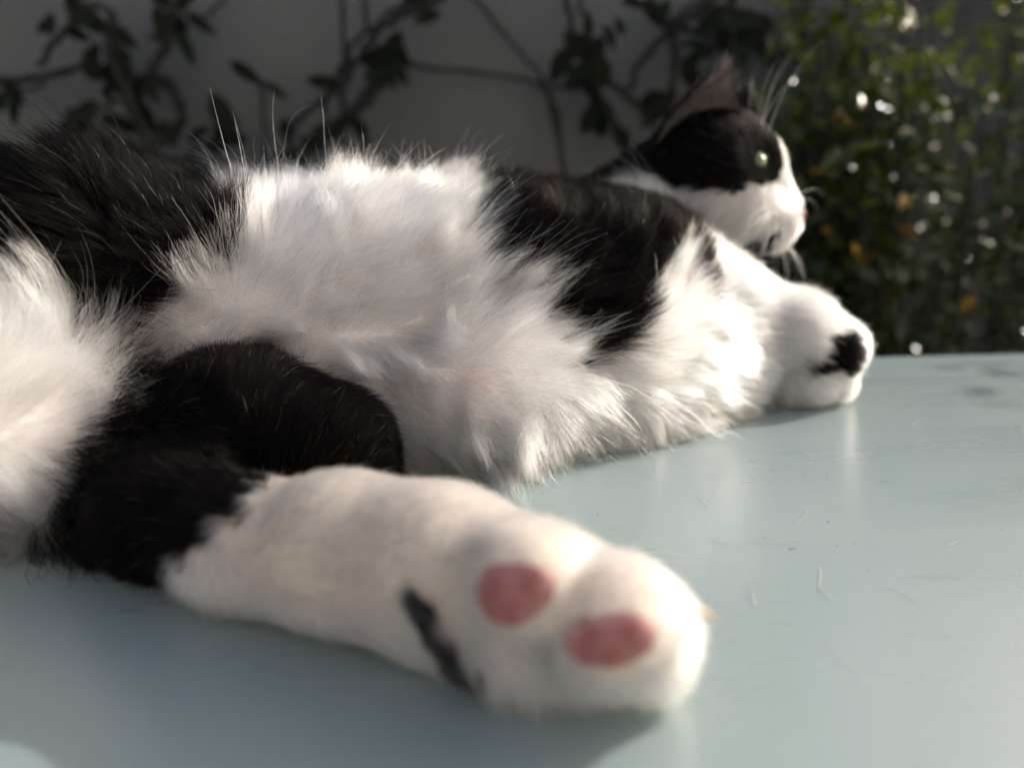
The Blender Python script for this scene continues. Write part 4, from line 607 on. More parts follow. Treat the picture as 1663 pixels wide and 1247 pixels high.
    (0.1014, 0.3463, 0.0048, 1), (0.0955, 0.3393, 0.0072, 1), (-0.141, 0.2649, 0.0584, 0), (0.1177, 0.4111, 0.1126, 0), (-0.1121, 0.2733, 0.0457, 0), (-0.074, 0.3712, 0.1031, 0),
    (0.1541, 0.4337, 0.1099, 1), (-0.0551, 0.3937, 0.1018, 1), (-0.0197, 0.1502, 0.0036, 2), (-0.1284, 0.3296, 0.1027, 0), (0.1058, 0.4031, 0.0816, 1), (-0.109, 0.2981, 0.0052, 1),
    (0.0057, 0.2884, 0.0022, 0), (0.1627, 0.4448, 0.081, 1), (-0.1366, 0.2301, 0.0375, 0), (-0.1543, 0.2592, 0.0488, 0), (0.0604, 0.4256, 0.1128, 0), (0.1816, 0.3714, 0.0295, 1),
    (-0.074, 0.2781, 0.0231, 1), (-0.1477, 0.2175, 0.0136, 0), (-0.0773, 0.3586, 0.1047, 0), (0.0572, 0.3232, 0.0552, 1), (-0.0166, 0.1425, 0.0165, 4), (-0.0514, 0.3968, 0.1025, 1),
    (-0.0356, 0.4064, 0.1063, 1), (0.0896, 0.3451, 0.0555, 1), (-0.1319, 0.2301, 0.0369, 0), (0.1627, 0.448, 0.0811, 1), (-0.0962, 0.2772, 0.049, 1), (-0.1155, 0.3135, 0.1007, 1),
    (0.094, 0.363, 0.0728, 0), (0.0478, 0.313, 0.046, 0), (0.175, 0.3659, 0.0235, 0), (0.0544, 0.3254, 0.0592, 0), (-0.0772, 0.3776, 0.1027, 0), (-0.1668, 0.2466, 0.0651, 1),
    (0.082, 0.4039, 0.0985, 0), (0.1836, 0.3774, 0.0298, 1), (0.1276, 0.4127, 0.1032, 1), (-0.1949, 0.269, 0.0429, 0), (0.0636, 0.4098, 0.1059, 0), (-0.1119, 0.2807, 0.0781, 1),
    (0.1603, 0.4448, 0.1163, 1), (-0.2496, 0.242, 0.0711, 0), (0.0121, 0.3112, 0.0674, 0), (-0.0228, 0.3296, 0.1, 1), (-0.1884, 0.2826, 0.0283, 1), (-0.074, 0.1919, 0.0324, 0),
    (-0.0164, 0.3777, 0.1058, 0), (-0.074, 0.2973, 0.0023, 0), (-0.1957, 0.2582, 0.0641, 0), (-0.0883, 0.1744, 0.0133, 2), (0.0256, 0.3035, 0.0025, 1), (-0.1571, 0.2176, 0.0103, 1),
    (-0.1219, 0.3711, 0.1023, 0), (-0.0229, 0.3138, 0.0871, 1), (-0.1283, 0.3552, 0.1021, 1), (-0.121, 0.2727, 0.036, 0), (0.1514, 0.4411, 0.1331, 1), (-0.0932, 0.3552, 0.1034, 1),
    (-0.0162, 0.3063, 0.0717, 1), (-0.1192, 0.277, 0.0287, 0), (-0.0069, 0.2795, 0.0387, 1), (-0.1284, 0.3456, 0.1022, 0), (-0.0964, 0.3807, 0.1027, 0), (0.0177, 0.2993, 0.0505, 1),
    (-0.0163, 0.277, 0.0323, 3), (-0.1087, 0.3003, 0.0946, 1), (-0.1085, 0.2904, 0.0881, 0), (-0.1595, 0.2555, 0.0593, 0), (-0.0828, 0.2757, 0.0194, 0), (-0.02, 0.3117, 0.0831, 1),
    (-0.1538, 0.2274, 0.0082, 0), (0.0795, 0.4219, 0.1164, 1), (-0.2629, 0.2656, 0.0402, 0), (-0.113, 0.2796, 0.077, 1), (0.0636, 0.4125, 0.107, 1), (-0.0324, 0.416, 0.1063, 0),
    (-0.0103, 0.1433, 0.0068, 4), (-0.0131, 0.3552, 0.1038, 0), (-0.0227, 0.3422, 0.1041, 1), (0.0763, 0.4001, 0.0997, 0), (0.0261, 0.2997, 0.0431, 0), (-0.0059, 0.1393, 0.0167, 2),
    (0.1505, 0.4381, 0.1324, 1), (0.1374, 0.4353, 0.0779, 4), (-0.0165, 0.2773, 0.0331, 3), (-0.1474, 0.214, 0.0231, 1), (0.1181, 0.4118, 0.1163, 0), (0.0632, 0.4214, 0.1115, 0),
    (-0.1418, 0.2179, 0.0392, 1), (-0.1448, 0.2633, 0.0616, 0), (0.0801, 0.3322, 0.0023, 0), (0.0563, 0.3125, 0.0053, 1), (-0.159, 0.2375, 0.0086, 1), (-0.1062, 0.2947, 0.09, 1),
    (-0.0035, 0.1377, 0.0136, 2), (0.0972, 0.3667, 0.0727, 1), (-0.1605, 0.2367, 0.0074, 1), (0.1313, 0.414, 0.1101, 1), (-0.074, 0.3744, 0.1029, 1), (-0.122, 0.3103, 0.0035, 0),
    (-0.0292, 0.3552, 0.1053, 1), (-0.1128, 0.3075, 0.0987, 1), (0.0992, 0.3773, 0.0781, 1), (0.1561, 0.4356, 0.1127, 1), (-0.0227, 0.4096, 0.1088, 0), (-0.0739, 0.2776, 0.0329, 1),
    (0.15, 0.3629, 0.0358, 1), (-0.0132, 0.2762, 0.0294, 1), (-0.0932, 0.3744, 0.1033, 1), (-0.1029, 0.3038, 0.0029, 0), (0.1559, 0.4299, 0.0787, 1), (0.1596, 0.3616, 0.0136, 1),
    (-0.0869, 0.3552, 0.104, 0), (0.1472, 0.3626, 0.0136, 1), (0.0502, 0.3151, 0.0478, 0), (-0.042, 0.3582, 0.1053, 0), (-0.0166, 0.1422, 0.02, 2), (-0.0808, 0.2041, 0.0257, 0),
    (-0.0132, 0.2814, 0.0038, 1), (-0.1924, 0.3201, 0.0171, 0), (-0.074, 0.2889, 0.0053, 1), (0.1427, 0.4201, 0.1093, 1), (0.1436, 0.4286, 0.0806, 4), (-0.2052, 0.3007, 0.0263, 0),
    (-0.1188, 0.2724, 0.0424, 1), (-0.1254, 0.3034, 0.0057, 1), (0.1564, 0.3612, 0.0169, 1), (-0.0283, 0.1459, 0.0229, 2), (-0.0325, 0.3681, 0.1045, 1), (-0.0579, 0.3839, 0.1019, 1),
    (-0.0161, 0.1424, 0.017, 4), (-0.0964, 0.3776, 0.1031, 0), (0.0833, 0.3354, 0.0022, 0), (0.1273, 0.3619, 0.0106, 1), (-0.0644, 0.3681, 0.1035, 0), (0.1472, 0.3628, 0.0166, 1),
    (-0.263, 0.2495, 0.0419, 0), (-0.0847, 0.1713, 0.0134, 2), (-0.202, 0.3202, 0.0176, 1), (0.1436, 0.4224, 0.1128, 0), (-0.0646, 0.1948, 0.0291, 2), (-0.0643, 0.1729, 0.0326, 2),
    (-0.0037, 0.276, 0.0263, 1), (0.1301, 0.3746, 0.0053, 0), (-0.0263, 0.4097, 0.1082, 1), (-0.0774, 0.1756, 0.0302, 0), (0.1564, 0.3624, 0.023, 0), (-0.0949, 0.1812, 0.0112, 0),
    (0.0941, 0.3567, 0.0662, 0), (0.1787, 0.3808, 0.0391, 1), (-0.0325, 0.3649, 0.1046, 0), (-0.0196, 0.3777, 0.1057, 0), (-0.2269, 0.2694, 0.048, 1), (0.0414, 0.3099, 0.0031, 1),
    (0.0942, 0.3503, 0.0573, 1), (-0.0163, 0.3584, 0.1043, 0), (-0.1986, 0.3076, 0.0213, 1), (-0.0452, 0.352, 0.1061, 0), (-0.1522, 0.2518, 0.0542, 1), (0.1533, 0.3631, 0.0263, 1),
    (-0.0101, 0.147, 0.0035, 2), (-0.1476, 0.2208, 0.0072, 0), (-0.0164, 0.3135, 0.0841, 1), (0.1023, 0.3452, 0.0069, 1), (0.1087, 0.4095, 0.0811, 1), (-0.0868, 0.3776, 0.103, 0),
    (0.1398, 0.4168, 0.1063, 1), (0.0569, 0.3335, 0.0674, 0), (-0.0942, 0.1812, 0.0098, 0), (0.1213, 0.4124, 0.1161, 0), (-0.2468, 0.2432, 0.0648, 0), (-0.0165, 0.2801, 0.04, 1),
    (0.1593, 0.4448, 0.1191, 1), (-0.1924, 0.3231, 0.0164, 0), (-0.084, 0.3457, 0.105, 0), (0.1721, 0.3686, 0.0386, 0), (-0.0711, 0.1942, 0.0311, 0), (-0.1926, 0.3006, 0.0225, 0),
    (0.0178, 0.3024, 0.0538, 0), (0.0897, 0.4061, 0.0943, 0), (-0.0833, 0.3424, 0.1052, 1), (-0.1198, 0.2746, 0.0324, 0), (0.0991, 0.3677, 0.0715, 1), (-0.1061, 0.2756, 0.0552, 1),
    (-0.1991, 0.2684, 0.0518, 0), (-0.1541, 0.2593, 0.052, 0), (-0.0356, 0.3551, 0.1055, 0), (0.0728, 0.3463, 0.0738, 1), (0.0475, 0.314, 0.0021, 1), (-0.0164, 0.3714, 0.1049, 0),
    (0.0667, 0.3234, 0.0018, 0), (-0.1123, 0.301, 0.0047, 0), (-0.0801, 0.1703, 0.0229, 0), (0.0888, 0.3332, 0.0075, 1), (0.0984, 0.3524, 0.0549, 1), (0.076, 0.4108, 0.1047, 1),
    (0.0348, 0.3137, 0.0014, 0), (-0.1322, 0.2698, 0.0744, 0), (-0.1381, 0.266, 0.0616, 1), (-0.0768, 0.1705, 0.0257, 0), (0.1815, 0.3777, 0.0357, 1), (-0.0847, 0.1713, 0.017, 2),
    (-0.0767, 0.1677, 0.0197, 2), (-0.2023, 0.3096, 0.0212, 0), (-0.0034, 0.138, 0.0168, 2), (-0.1093, 0.3137, 0.0995, 1), (-0.0484, 0.3744, 0.1029, 0), (-0.1889, 0.2852, 0.0272, 0),
    (-0.1287, 0.2696, 0.0647, 1), (-0.0068, 0.2783, 0.036, 1), (0.0096, 0.3, 0.0561, 1), (-0.1533, 0.214, 0.0163, 1), (-0.0868, 0.3712, 0.1034, 1), (-0.0226, 0.352, 0.1049, 1),
    (-0.058, 0.2941, 0.0029, 0), (-0.1028, 0.2977, 0.0042, 0), (-0.1094, 0.2692, 0.0463, 0), (-0.0551, 0.4033, 0.1011, 0), (0.0636, 0.3233, 0.0014, 0), (-0.1443, 0.3009, 0.0106, 0),
    (0.1564, 0.363, 0.0262, 1), (-0.1969, 0.2706, 0.0446, 0), (0.0666, 0.3461, 0.0772, 0), (-0.0882, 0.2139, 0.0084, 0), (-0.1124, 0.368, 0.1032, 1), (0.0864, 0.3356, 0.0032, 1),
    (-0.0196, 0.2785, 0.0359, 3), (-0.0833, 0.2751, 0.0362, 0), (-0.01, 0.2782, 0.0361, 3), (-0.1284, 0.2749, 0.0326, 1), (-0.074, 0.1889, 0.0332, 0), (-0.0356, 0.352, 0.1056, 1),
    (-0.0006, 0.1369, 0.0199, 2), (-0.0163, 0.3648, 0.1044, 0), (0.1527, 0.4356, 0.1254, 1), (-0.0707, 0.1762, 0.0322, 0), (-0.0676, 0.352, 0.1066, 0), (0.0947, 0.3687, 0.0766, 0),
    (-0.1252, 0.3392, 0.1023, 0), (-0.0807, 0.3522, 0.1051, 0), (-0.1097, 0.2855, 0.0835, 0), (-0.106, 0.3712, 0.1033, 1), (-0.2246, 0.2471, 0.0714, 0), (-0.0579, 0.3392, 0.1073, 1),
    (-0.0167, 0.3177, 0.0895, 0), (-0.0996, 0.3744, 0.1033, 1), (-0.1732, 0.285, 0.0237, 1), (-0.0005, 0.3076, 0.0677, 1), (0.0665, 0.4284, 0.1167, 0), (-0.2053, 0.3071, 0.0229, 0),
    (-0.2116, 0.3264, 0.0168, 0), (0.0989, 0.3487, 0.0489, 1), (0.1749, 0.3837, 0.0414, 1), (0.1635, 0.3631, 0.0134, 1), (-0.0934, 0.179, 0.0168, 0), (-0.0036, 0.3135, 0.0777, 0),
    (0.13, 0.3686, 0.0079, 1), (-0.0708, 0.1791, 0.0332, 0), (0.1019, 0.3553, 0.0016, 0), (0.1181, 0.4114, 0.103, 1), (0.1817, 0.3714, 0.0264, 1), (-0.1346, 0.3106, 0.005, 0),
    (0.0728, 0.3558, 0.0832, 0), (-0.2113, 0.2567, 0.0591, 1), (-0.1309, 0.2703, 0.0715, 1), (0.0985, 0.4136, 0.0933, 1), (-0.0195, 0.4128, 0.1091, 0), (-0.1923, 0.3171, 0.0179, 0),
    (-0.1315, 0.2686, 0.0648, 1), (-0.1444, 0.2754, 0.0297, 1), (0.1023, 0.4125, 0.0875, 1), (-0.0196, 0.4096, 0.1092, 0), (0.1169, 0.3568, 0.0055, 1), (0.1404, 0.4287, 0.0807, 4),
    (0.1309, 0.4253, 0.0832, 1), (-0.0393, 0.4097, 0.105, 0), (-0.0936, 0.2902, 0.0055, 1), (-0.2497, 0.2421, 0.0618, 0), (-0.0037, 0.2852, 0.002, 0), (0.0732, 0.4127, 0.1065, 1),
    (0.0936, 0.4116, 0.0948, 1), (-0.2173, 0.2628, 0.0548, 1), (-0.1635, 0.2529, 0.0619, 0), (0.1536, 0.4348, 0.1193, 1), (-0.058, 0.3489, 0.107, 0), (0.1465, 0.4323, 0.1318, 0),
    (0.0418, 0.3089, 0.0433, 0), (-0.0293, 0.3743, 0.1046, 1), (-0.074, 0.3807, 0.1024, 0), (0.1557, 0.433, 0.0761, 1), (-0.0826, 0.209, 0.0204, 0), (0.1828, 0.3775, 0.0331, 1),
    (-0.154, 0.2766, 0.0279, 1), (-0.1636, 0.2463, 0.0646, 1), (-0.0484, 0.3551, 0.1058, 0), (-0.0169, 0.3089, 0.0767, 1), (0.0823, 0.3558, 0.077, 0), (-0.1156, 0.3104, 0.1001, 1),
    (-0.0388, 0.3712, 0.1038, 1), (-0.1178, 0.2791, 0.0245, 0), (-0.2017, 0.3079, 0.0217, 0), (-0.0132, 0.2851, 0.0019, 0), (-0.1607, 0.3005, 0.0158, 0), (-0.1834, 0.2742, 0.0314, 1),
    (0.1561, 0.3634, 0.0357, 1), (-0.0125, 0.1427, 0.0109, 4), (-0.0167, 0.3209, 0.0926, 0), (0.0793, 0.346, 0.0677, 1), (-0.0197, 0.3204, 0.0931, 1), (-0.1064, 0.2968, 0.0053, 1),
    (-0.1922, 0.2559, 0.0604, 1), (-0.1989, 0.3038, 0.0228, 1), (-0.0838, 0.3521, 0.1046, 0), (-0.0993, 0.1831, 0.0137, 0), (0.0855, 0.3302, 0.0075, 1), (0.1375, 0.3807, 0.0046, 1),
    (-0.0165, 0.3076, 0.0742, 1), (-0.0191, 0.3286, 0.0987, 1), (0.1637, 0.3699, 0.0436, 1), (-0.074, 0.3776, 0.1027, 0), (-0.0356, 0.2945, 0.0015, 0), (-0.0954, 0.1806, 0.0167, 0),
    (-0.1597, 0.2534, 0.0596, 1), (0.0603, 0.3299, 0.0613, 1), (0.0276, 0.302, 0.0448, 0), (-0.0832, 0.2693, 0.0397, 0), (-0.0959, 0.1864, 0.0053, 2), (-0.1222, 0.3033, 0.0053, 1),
    (0.1564, 0.3618, 0.02, 0), (-0.1432, 0.2471, 0.0392, 1), (-0.1028, 0.368, 0.1035, 1), (0.1499, 0.4316, 0.0772, 4), (-0.1376, 0.2405, 0.0369, 0), (0.016, 0.2971, 0.0493, 1),
    (0.0928, 0.342, 0.003, 1), (-0.1551, 0.2558, 0.0546, 0), (-0.157, 0.2466, 0.062, 1), (-0.0198, 0.3143, 0.0867, 1), (-0.0165, 0.1433, 0.0267, 2), (0.125, 0.3743, 0.0023, 0),
    (0.149, 0.4329, 0.1283, 0), (0.1243, 0.4131, 0.1159, 0), (-0.085, 0.2123, 0.0131, 0), (-0.0421, 0.3808, 0.1036, 1), (0.0893, 0.4126, 0.1001, 1), (-0.2506, 0.2417, 0.068, 0),
    (-0.0932, 0.2846, 0.0103, 1), (0.0834, 0.3289, 0.0067, 1), (-0.0804, 0.2912, 0.004, 1), (-0.1188, 0.2812, 0.0229, 1), (0.1595, 0.3652, 0.0391, 0), (0.0627, 0.3248, 0.0539, 1),
    (0.175, 0.3689, 0.0137, 1), (-0.1353, 0.2673, 0.0522, 1), (-0.0709, 0.1918, 0.0322, 0), (0.0921, 0.3778, 0.0836, 0), (-0.2591, 0.2381, 0.0518, 1), (0.0892, 0.4175, 0.1102, 1),
    (-0.1766, 0.2529, 0.0624, 0), (-0.0224, 0.3184, 0.092, 1), (-0.1507, 0.2977, 0.0139, 1), (-0.1601, 0.2337, 0.0068, 1), (-0.0874, 0.2176, 0.0108, 0), (-0.2186, 0.265, 0.0523, 1),
    (0.1565, 0.3609, 0.0136, 1), (0.0794, 0.4033, 0.0997, 0), (0.0796, 0.4178, 0.1107, 1), (0.0315, 0.301, 0.0073, 1), (-0.1087, 0.2805, 0.075, 1), (-0.2246, 0.2753, 0.0492, 0),
    (-0.0867, 0.1793, 0.0043, 2), (-0.0393, 0.413, 0.1047, 0), (-0.2661, 0.2624, 0.0399, 0), (-0.0197, 0.3299, 0.0995, 1), (-0.1188, 0.3488, 0.1026, 1), (0.0831, 0.3516, 0.0715, 0),
    (0.1692, 0.3647, 0.02, 0), (0.0926, 0.4125, 0.097, 1), (-0.0899, 0.2721, 0.0425, 0), (-0.205, 0.3174, 0.0186, 1), (0.0924, 0.352, 0.0012, 0), (0.1374, 0.3745, 0.0044, 1),
    (-0.087, 0.3488, 0.1043, 0), (-0.1318, 0.2692, 0.0679, 1), (-0.0967, 0.2905, 0.006, 1), (-0.0871, 0.3392, 0.1043, 1), (-0.1561, 0.2539, 0.0564, 1), (-0.1286, 0.3713, 0.1013, 0),
    (-0.1924, 0.2977, 0.0234, 0), (-0.0933, 0.1887, 0.0036, 2), (-0.0168, 0.3149, 0.0862, 0), (-0.1537, 0.2676, 0.0384, 0), (-0.0163, 0.3228, 0.094, 0), (0.0934, 0.3769, 0.0823, 0),
    (-0.094, 0.1846, 0.0057, 2), (0.0255, 0.3036, 0.0491, 0), (-0.0195, 0.2762, 0.0263, 1), (-0.1346, 0.3551, 0.1015, 0), (-0.0128, 0.1422, 0.0138, 2), (0.06, 0.3402, 0.0736, 0),
    (-0.074, 0.2941, 0.003, 0), (0.0938, 0.3537, 0.0627, 0), (-0.0006, 0.3141, 0.0773, 0), (-0.1348, 0.3039, 0.007, 1), (-0.0164, 0.3679, 0.1046, 0), (-0.087, 0.2143, 0.0105, 0),
    (0.0982, 0.4002, 0.0863, 0), (-0.0196, 0.2881, 0.0015, 0), (0.1723, 0.3744, 0.0423, 1), (-0.17, 0.2689, 0.033, 1), (-0.0773, 0.1693, 0.0234, 2), (0.1468, 0.4288, 0.1224, 0),
    (0.0764, 0.4225, 0.1159, 1), (0.0859, 0.413, 0.103, 1), (-0.0675, 0.1857, 0.0337, 2), (-0.1315, 0.2248, 0.0346, 0), (0.146, 0.363, 0.0137, 1), (0.1311, 0.4283, 0.0821, 1),
    (-0.1221, 0.2754, 0.0776, 1), (-0.0741, 0.3618, 0.1044, 0), (-0.2053, 0.349, 0.0159, 0), (-0.2085, 0.247, 0.0903, 0), (-0.144, 0.3678, 0.0055, 0), (-0.3289, 0.1877, 0.0381, 0),
    (-0.0644, 0.4192, 0.0936, 0), (-0.0068, 0.3392, 0.0012, 0), (0.0601, 0.343, 0.0771, 0), (-0.344, 0.1745, 0.0399, 0), (-0.1176, 0.193, 0.0227, 0), (0.0735, 0.4778, 0.0745, 0),
    (0.0125, 0.3935, 0.1068, 0), (-0.0099, 0.16, 0.0395, 2), (-0.0036, 0.3071, 0.0681, 1), (0.13, 0.4178, 0.1249, 0), (0.0678, 0.4714, 0.1055, 0), (-0.3078, 0.2019, 0.0679, 0),
    (0.0582, 0.4539, 0.1148, 0), (-0.3163, 0.2612, 0.0468, 0), (-0.2411, 0.3197, 0.0387, 0), (-0.1957, 0.2369, 0.0683, 1), (-0.1314, 0.3839, 0.0046, 0), (-0.0067, 0.4724, 0.0457, 0),
    (-0.1479, 0.394, 0.0163, 0), (-0.1117, 0.19, 0.008, 0), (-0.3849, 0.144, 0.0108, 0), (-0.2276, 0.2142, 0.0037, 1), (0.0937, 0.4271, 0.134, 0), (-0.3461, 0.208, 0.0844, 0),
    (0.0316, 0.352, 0.0012, 0), (0.0089, 0.3586, 0.1016, 0), (-0.389, 0.1909, 0.0479, 0), (-0.1601, 0.3837, 0.0173, 0), (0.1079, 0.4516, 0.1499, 0), (-0.1157, 0.4195, 0.0778, 0),
    (-0.09, 0.3328, 0.1031, 1), (-0.0005, 0.3938, 0.1084, 0), (0.12, 0.4001, 0.0725, 1), (-0.2052, 0.3649, 0.0905, 0), (-0.2675, 0.3183, 0.0776, 0), (-0.2994, 0.2832, 0.0575, 0),
    (-0.2786, 0.2269, 0.081, 0), (-0.1826, 0.3236, 0.0153, 0), (-0.1764, 0.3841, 0.0263, 0), (-0.3588, 0.1729, 0.0615, 0), (-0.0229, 0.3077, 0.0774, 1), (-0.1636, 0.2528, 0.0872, 0),
    (-0.2504, 0.2415, 0.0776, 0), (-0.331, 0.2438, 0.0819, 0), (-0.4177, 0.1469, 0.0052, 0), (0.1212, 0.4512, 0.1514, 0), (-0.3773, 0.1026, 0.0308, 0), (-0.0548, 0.3744, 0.0018, 0),
    (0.0674, 0.3673, 0.0921, 0), (-0.1059, 0.3105, 0.0024, 0), (-0.0884, 0.1777, 0.0245, 0), (-0.4185, 0.1504, 0.0348, 0), (-0.2047, 0.3639, 0.0216, 0), (0.0668, 0.432, 0.1191, 0),
    (-0.1732, 0.2537, 0.0966, 0), (0.144, 0.4085, 0.029, 1), (-0.2676, 0.3084, 0.0983, 0), (0.092, 0.4149, 0.1023, 1), (0.0119, 0.3215, 0.0827, 0), (0.069, 0.3217, 0.0446, 1),
    (-0.3735, 0.1953, 0.0668, 0), (-0.0768, 0.2833, 0.0558, 1), (-0.0708, 0.3327, 0.1068, 1), (0.0243, 0.3119, 0.0605, 0), (0.0663, 0.4816, 0.0646, 0), (-0.0738, 0.4413, 0.0488, 0),
    (-0.3636, 0.2117, 0.0762, 0), (-0.0422, 0.3206, 0.099, 1), (0.0508, 0.4771, 0.0842, 0), (0.139, 0.4098, 0.0576, 1), (0.0609, 0.4417, 0.1184, 0), (-0.1828, 0.3392, 0.1001, 0),
    (-0.3099, 0.2136, 0.0376, 0), (0.0709, 0.463, 0.121, 0), (-0.1637, 0.3, 0.1147, 0), (-0.2495, 0.3391, 0.0584, 0), (-0.0262, 0.1533, 0.0035, 2), (-0.0802, 0.355, 0.1048, 0),
    (-0.0546, 0.4541, 0.0584, 0), (-0.0297, 0.1844, 0.0318, 2), (-0.3845, 0.1952, 0.052, 0), (-0.3286, 0.1836, 0.0657, 0), (-0.2382, 0.3657, 0.0584, 0), (-0.0569, 0.4433, 0.0797, 0),
    (-0.0707, 0.2972, 0.081, 1), (-0.1601, 0.3678, 0.0112, 0), (-0.2819, 0.3039, 0.0776, 0), (0.038, 0.3264, 0.0012, 0), (-0.4036, 0.1535, 0.0023, 0), (0.1049, 0.3428, 0.02, 1),
    (-0.151, 0.3328, 0.0065, 0), (-0.0004, 0.4096, 0.0012, 0), (-0.1862, 0.1941, 0.0261, 1), (-0.0383, 0.4408, 0.0083, 0), (-0.3817, 0.1375, 0.02, 0), (-0.1473, 0.4091, 0.0709, 0),
    (0.0977, 0.4203, 0.1264, 0), (-0.2116, 0.2336, 0.0013, 1), (-0.1641, 0.4007, 0.065, 0), (0.09, 0.4571, 0.1375, 0), (-0.2502, 0.211, 0.0361, 1), (-0.0804, 0.2307, 0.0421, 0),
    (-0.2089, 0.3821, 0.0552, 0), (0.0123, 0.4742, 0.0585, 0), (-0.3142, 0.269, 0.0551, 0), (-0.4069, 0.1406, 0.0028, 0), (-0.2611, 0.246, 0.0329, 1), (-0.0325, 0.3457, 0.1054, 1),
    (-0.147, 0.3866, 0.0117, 0), (0.1302, 0.3695, 0.0509, 1), (-0.0643, 0.3002, 0.0844, 1), (-0.0004, 0.4672, 0.0264, 0), (0.1147, 0.4109, 0.1034, 1), (-0.0993, 0.4275, 0.0706, 0),
    (-0.1539, 0.259, 0.0616, 0), (-0.3493, 0.2015, 0.0245, 0), (-0.1762, 0.201, 0.059, 1), (0.0252, 0.3936, 0.0012, 0), (-0.3582, 0.22, 0.0338, 0), (-0.2082, 0.255, 0.1074, 0),
    (-0.0778, 0.1711, 0.0055, 2), (-0.1316, 0.2912, 0.0135, 1), (-0.0798, 0.2636, 0.0055, 0), (-0.2647, 0.2352, 0.0576, 0), (-0.211, 0.2919, 0.0367, 0), (-0.1187, 0.2885, 0.0141, 1),
    (0.0058, 0.1325, 0.0353, 2), (0.0949, 0.4724, 0.1231, 0), (-0.286, 0.2248, 0.0465, 0), (0.1341, 0.4, 0.0617, 1), (-0.3968, 0.1822, 0.0422, 0), (-0.0644, 0.3584, 0.0013, 0),
    (-0.2053, 0.3748, 0.0811, 0), (0.1376, 0.3937, 0.0591, 1), (-0.148, 0.3061, 0.1078, 0), (-0.1857, 0.3109, 0.0187, 0), (-0.1027, 0.3102, 0.0973, 1), (-0.2018, 0.3674, 0.0895, 0),
    (0.1466, 0.453, 0.0857, 1), (-0.0583, 0.2339, 0.0416, 0), (-0.1289, 0.4074, 0.0157, 0), (-0.0333, 0.1487, 0.0164, 2), (-0.1407, 0.2947, 0.1106, 0), (0.1605, 0.4365, 0.1071, 1),
    (0.1175, 0.3937, 0.0736, 1), (-0.202, 0.3521, 0.097, 0), (0.054, 0.3841, 0.0995, 0), (0.0757, 0.3845, 0.0952, 0), (-0.2269, 0.3416, 0.095, 0), (0.0221, 0.3359, 0.0905, 0),
    (-0.2403, 0.3008, 0.0429, 0), (-0.298, 0.2144, 0.0456, 0), (-0.3941, 0.1088, 0.033, 0), (-0.0879, 0.2075, 0.0282, 0), (-0.1342, 0.268, 0.0807, 0), (-0.1707, 0.3979, 0.0454, 0),
    (-0.2276, 0.368, 0.0776, 0), (0.0481, 0.306, 0.0299, 1), (-0.3407, 0.2442, 0.0684, 0), (-0.2373, 0.2881, 0.0434, 0), (-0.2468, 0.2496, 0.0041, 1), (-0.0709, 0.1687, 0.0065, 2),
    (-0.0036, 0.4096, 0.1098, 0), (0.0177, 0.1561, 0.031, 2), (-0.0836, 0.3744, 0.0017, 0), (-0.3672, 0.0837, 0.0055, 0), (-0.0492, 0.4523, 0.029, 0), (-0.0016, 0.1363, 0.0377, 2),
    (-0.0071, 0.3053, 0.0669, 1), (-0.106, 0.3232, 0.002, 0), (0.1092, 0.3603, 0.0529, 1), (0.003, 0.1326, 0.024, 2), (-0.1824, 0.2792, 0.0278, 1), (-0.1029, 0.2112, 0.0352, 0),
    (0.0798, 0.4449, 0.0166, 0), (-0.3493, 0.1698, 0.0456, 0), (0.0156, 0.4387, 0.0025, 0), (-0.0657, 0.4401, 0.0285, 0), (-0.3909, 0.1312, 0.0042, 0), (-0.2117, 0.2778, 0.0511, 0),
    (0.1703, 0.4481, 0.0903, 1), (-0.0004, 0.3424, 0.0012, 0), (-0.3103, 0.2237, 0.0342, 0), (-0.4082, 0.1159, 0.0141, 0), (-0.0672, 0.4282, 0.0865, 0), (-0.3716, 0.1056, 0.0232, 0),
    (-0.0452, 0.3584, 0.0014, 0), (-0.0418, 0.1542, 0.0293, 2), (-0.0329, 0.4456, 0.0093, 0), (-0.1539, 0.3105, 0.0107, 0), (-0.3939, 0.0896, 0.0073, 0), (0.0309, 0.1523, 0.0081, 2),
    (-0.0579, 0.176, 0.0359, 2), (0.0381, 0.339, 0.0843, 0), (-0.1792, 0.3796, 0.0858, 0), (-0.2853, 0.2528, 0.0369, 0), (0.1674, 0.384, 0.0471, 1), (-0.0468, 0.2489, 0.0083, 0),
    (0.101, 0.4655, 0.14, 0), (0.1656, 0.3994, 0.0266, 1), (0.118, 0.4164, 0.0907, 1), (-0.391, 0.1185, 0.0344, 0), (0.0797, 0.4257, 0.0071, 0), (-0.1796, 0.368, 0.0168, 0),
    (-0.1765, 0.314, 0.1044, 0), (0.0983, 0.4149, 0.0089, 0), (-0.2242, 0.245, 0.094, 0), (-0.0132, 0.3746, 0.1054, 0), (0.0753, 0.4687, 0.034, 0), (0.0362, 0.1324, 0.0228, 2),
    (0.0955, 0.4744, 0.1162, 0), (-0.2369, 0.2181, 0.0576, 1), (-0.0036, 0.3616, 0.0012, 0), (0.0636, 0.3808, 0.0012, 0), (-0.004, 0.1785, 0.0169, 2), (-0.0386, 0.1829, 0.0368, 2),
    (-0.1926, 0.3877, 0.0455, 0), (-0.1604, 0.3393, 0.1007, 0), (-0.0708, 0.3136, 0.0013, 0), (-0.1156, 0.3584, 0.0018, 0), (-0.2146, 0.2884, 0.0428, 0), (-0.3484, 0.1753, 0.0322, 0),
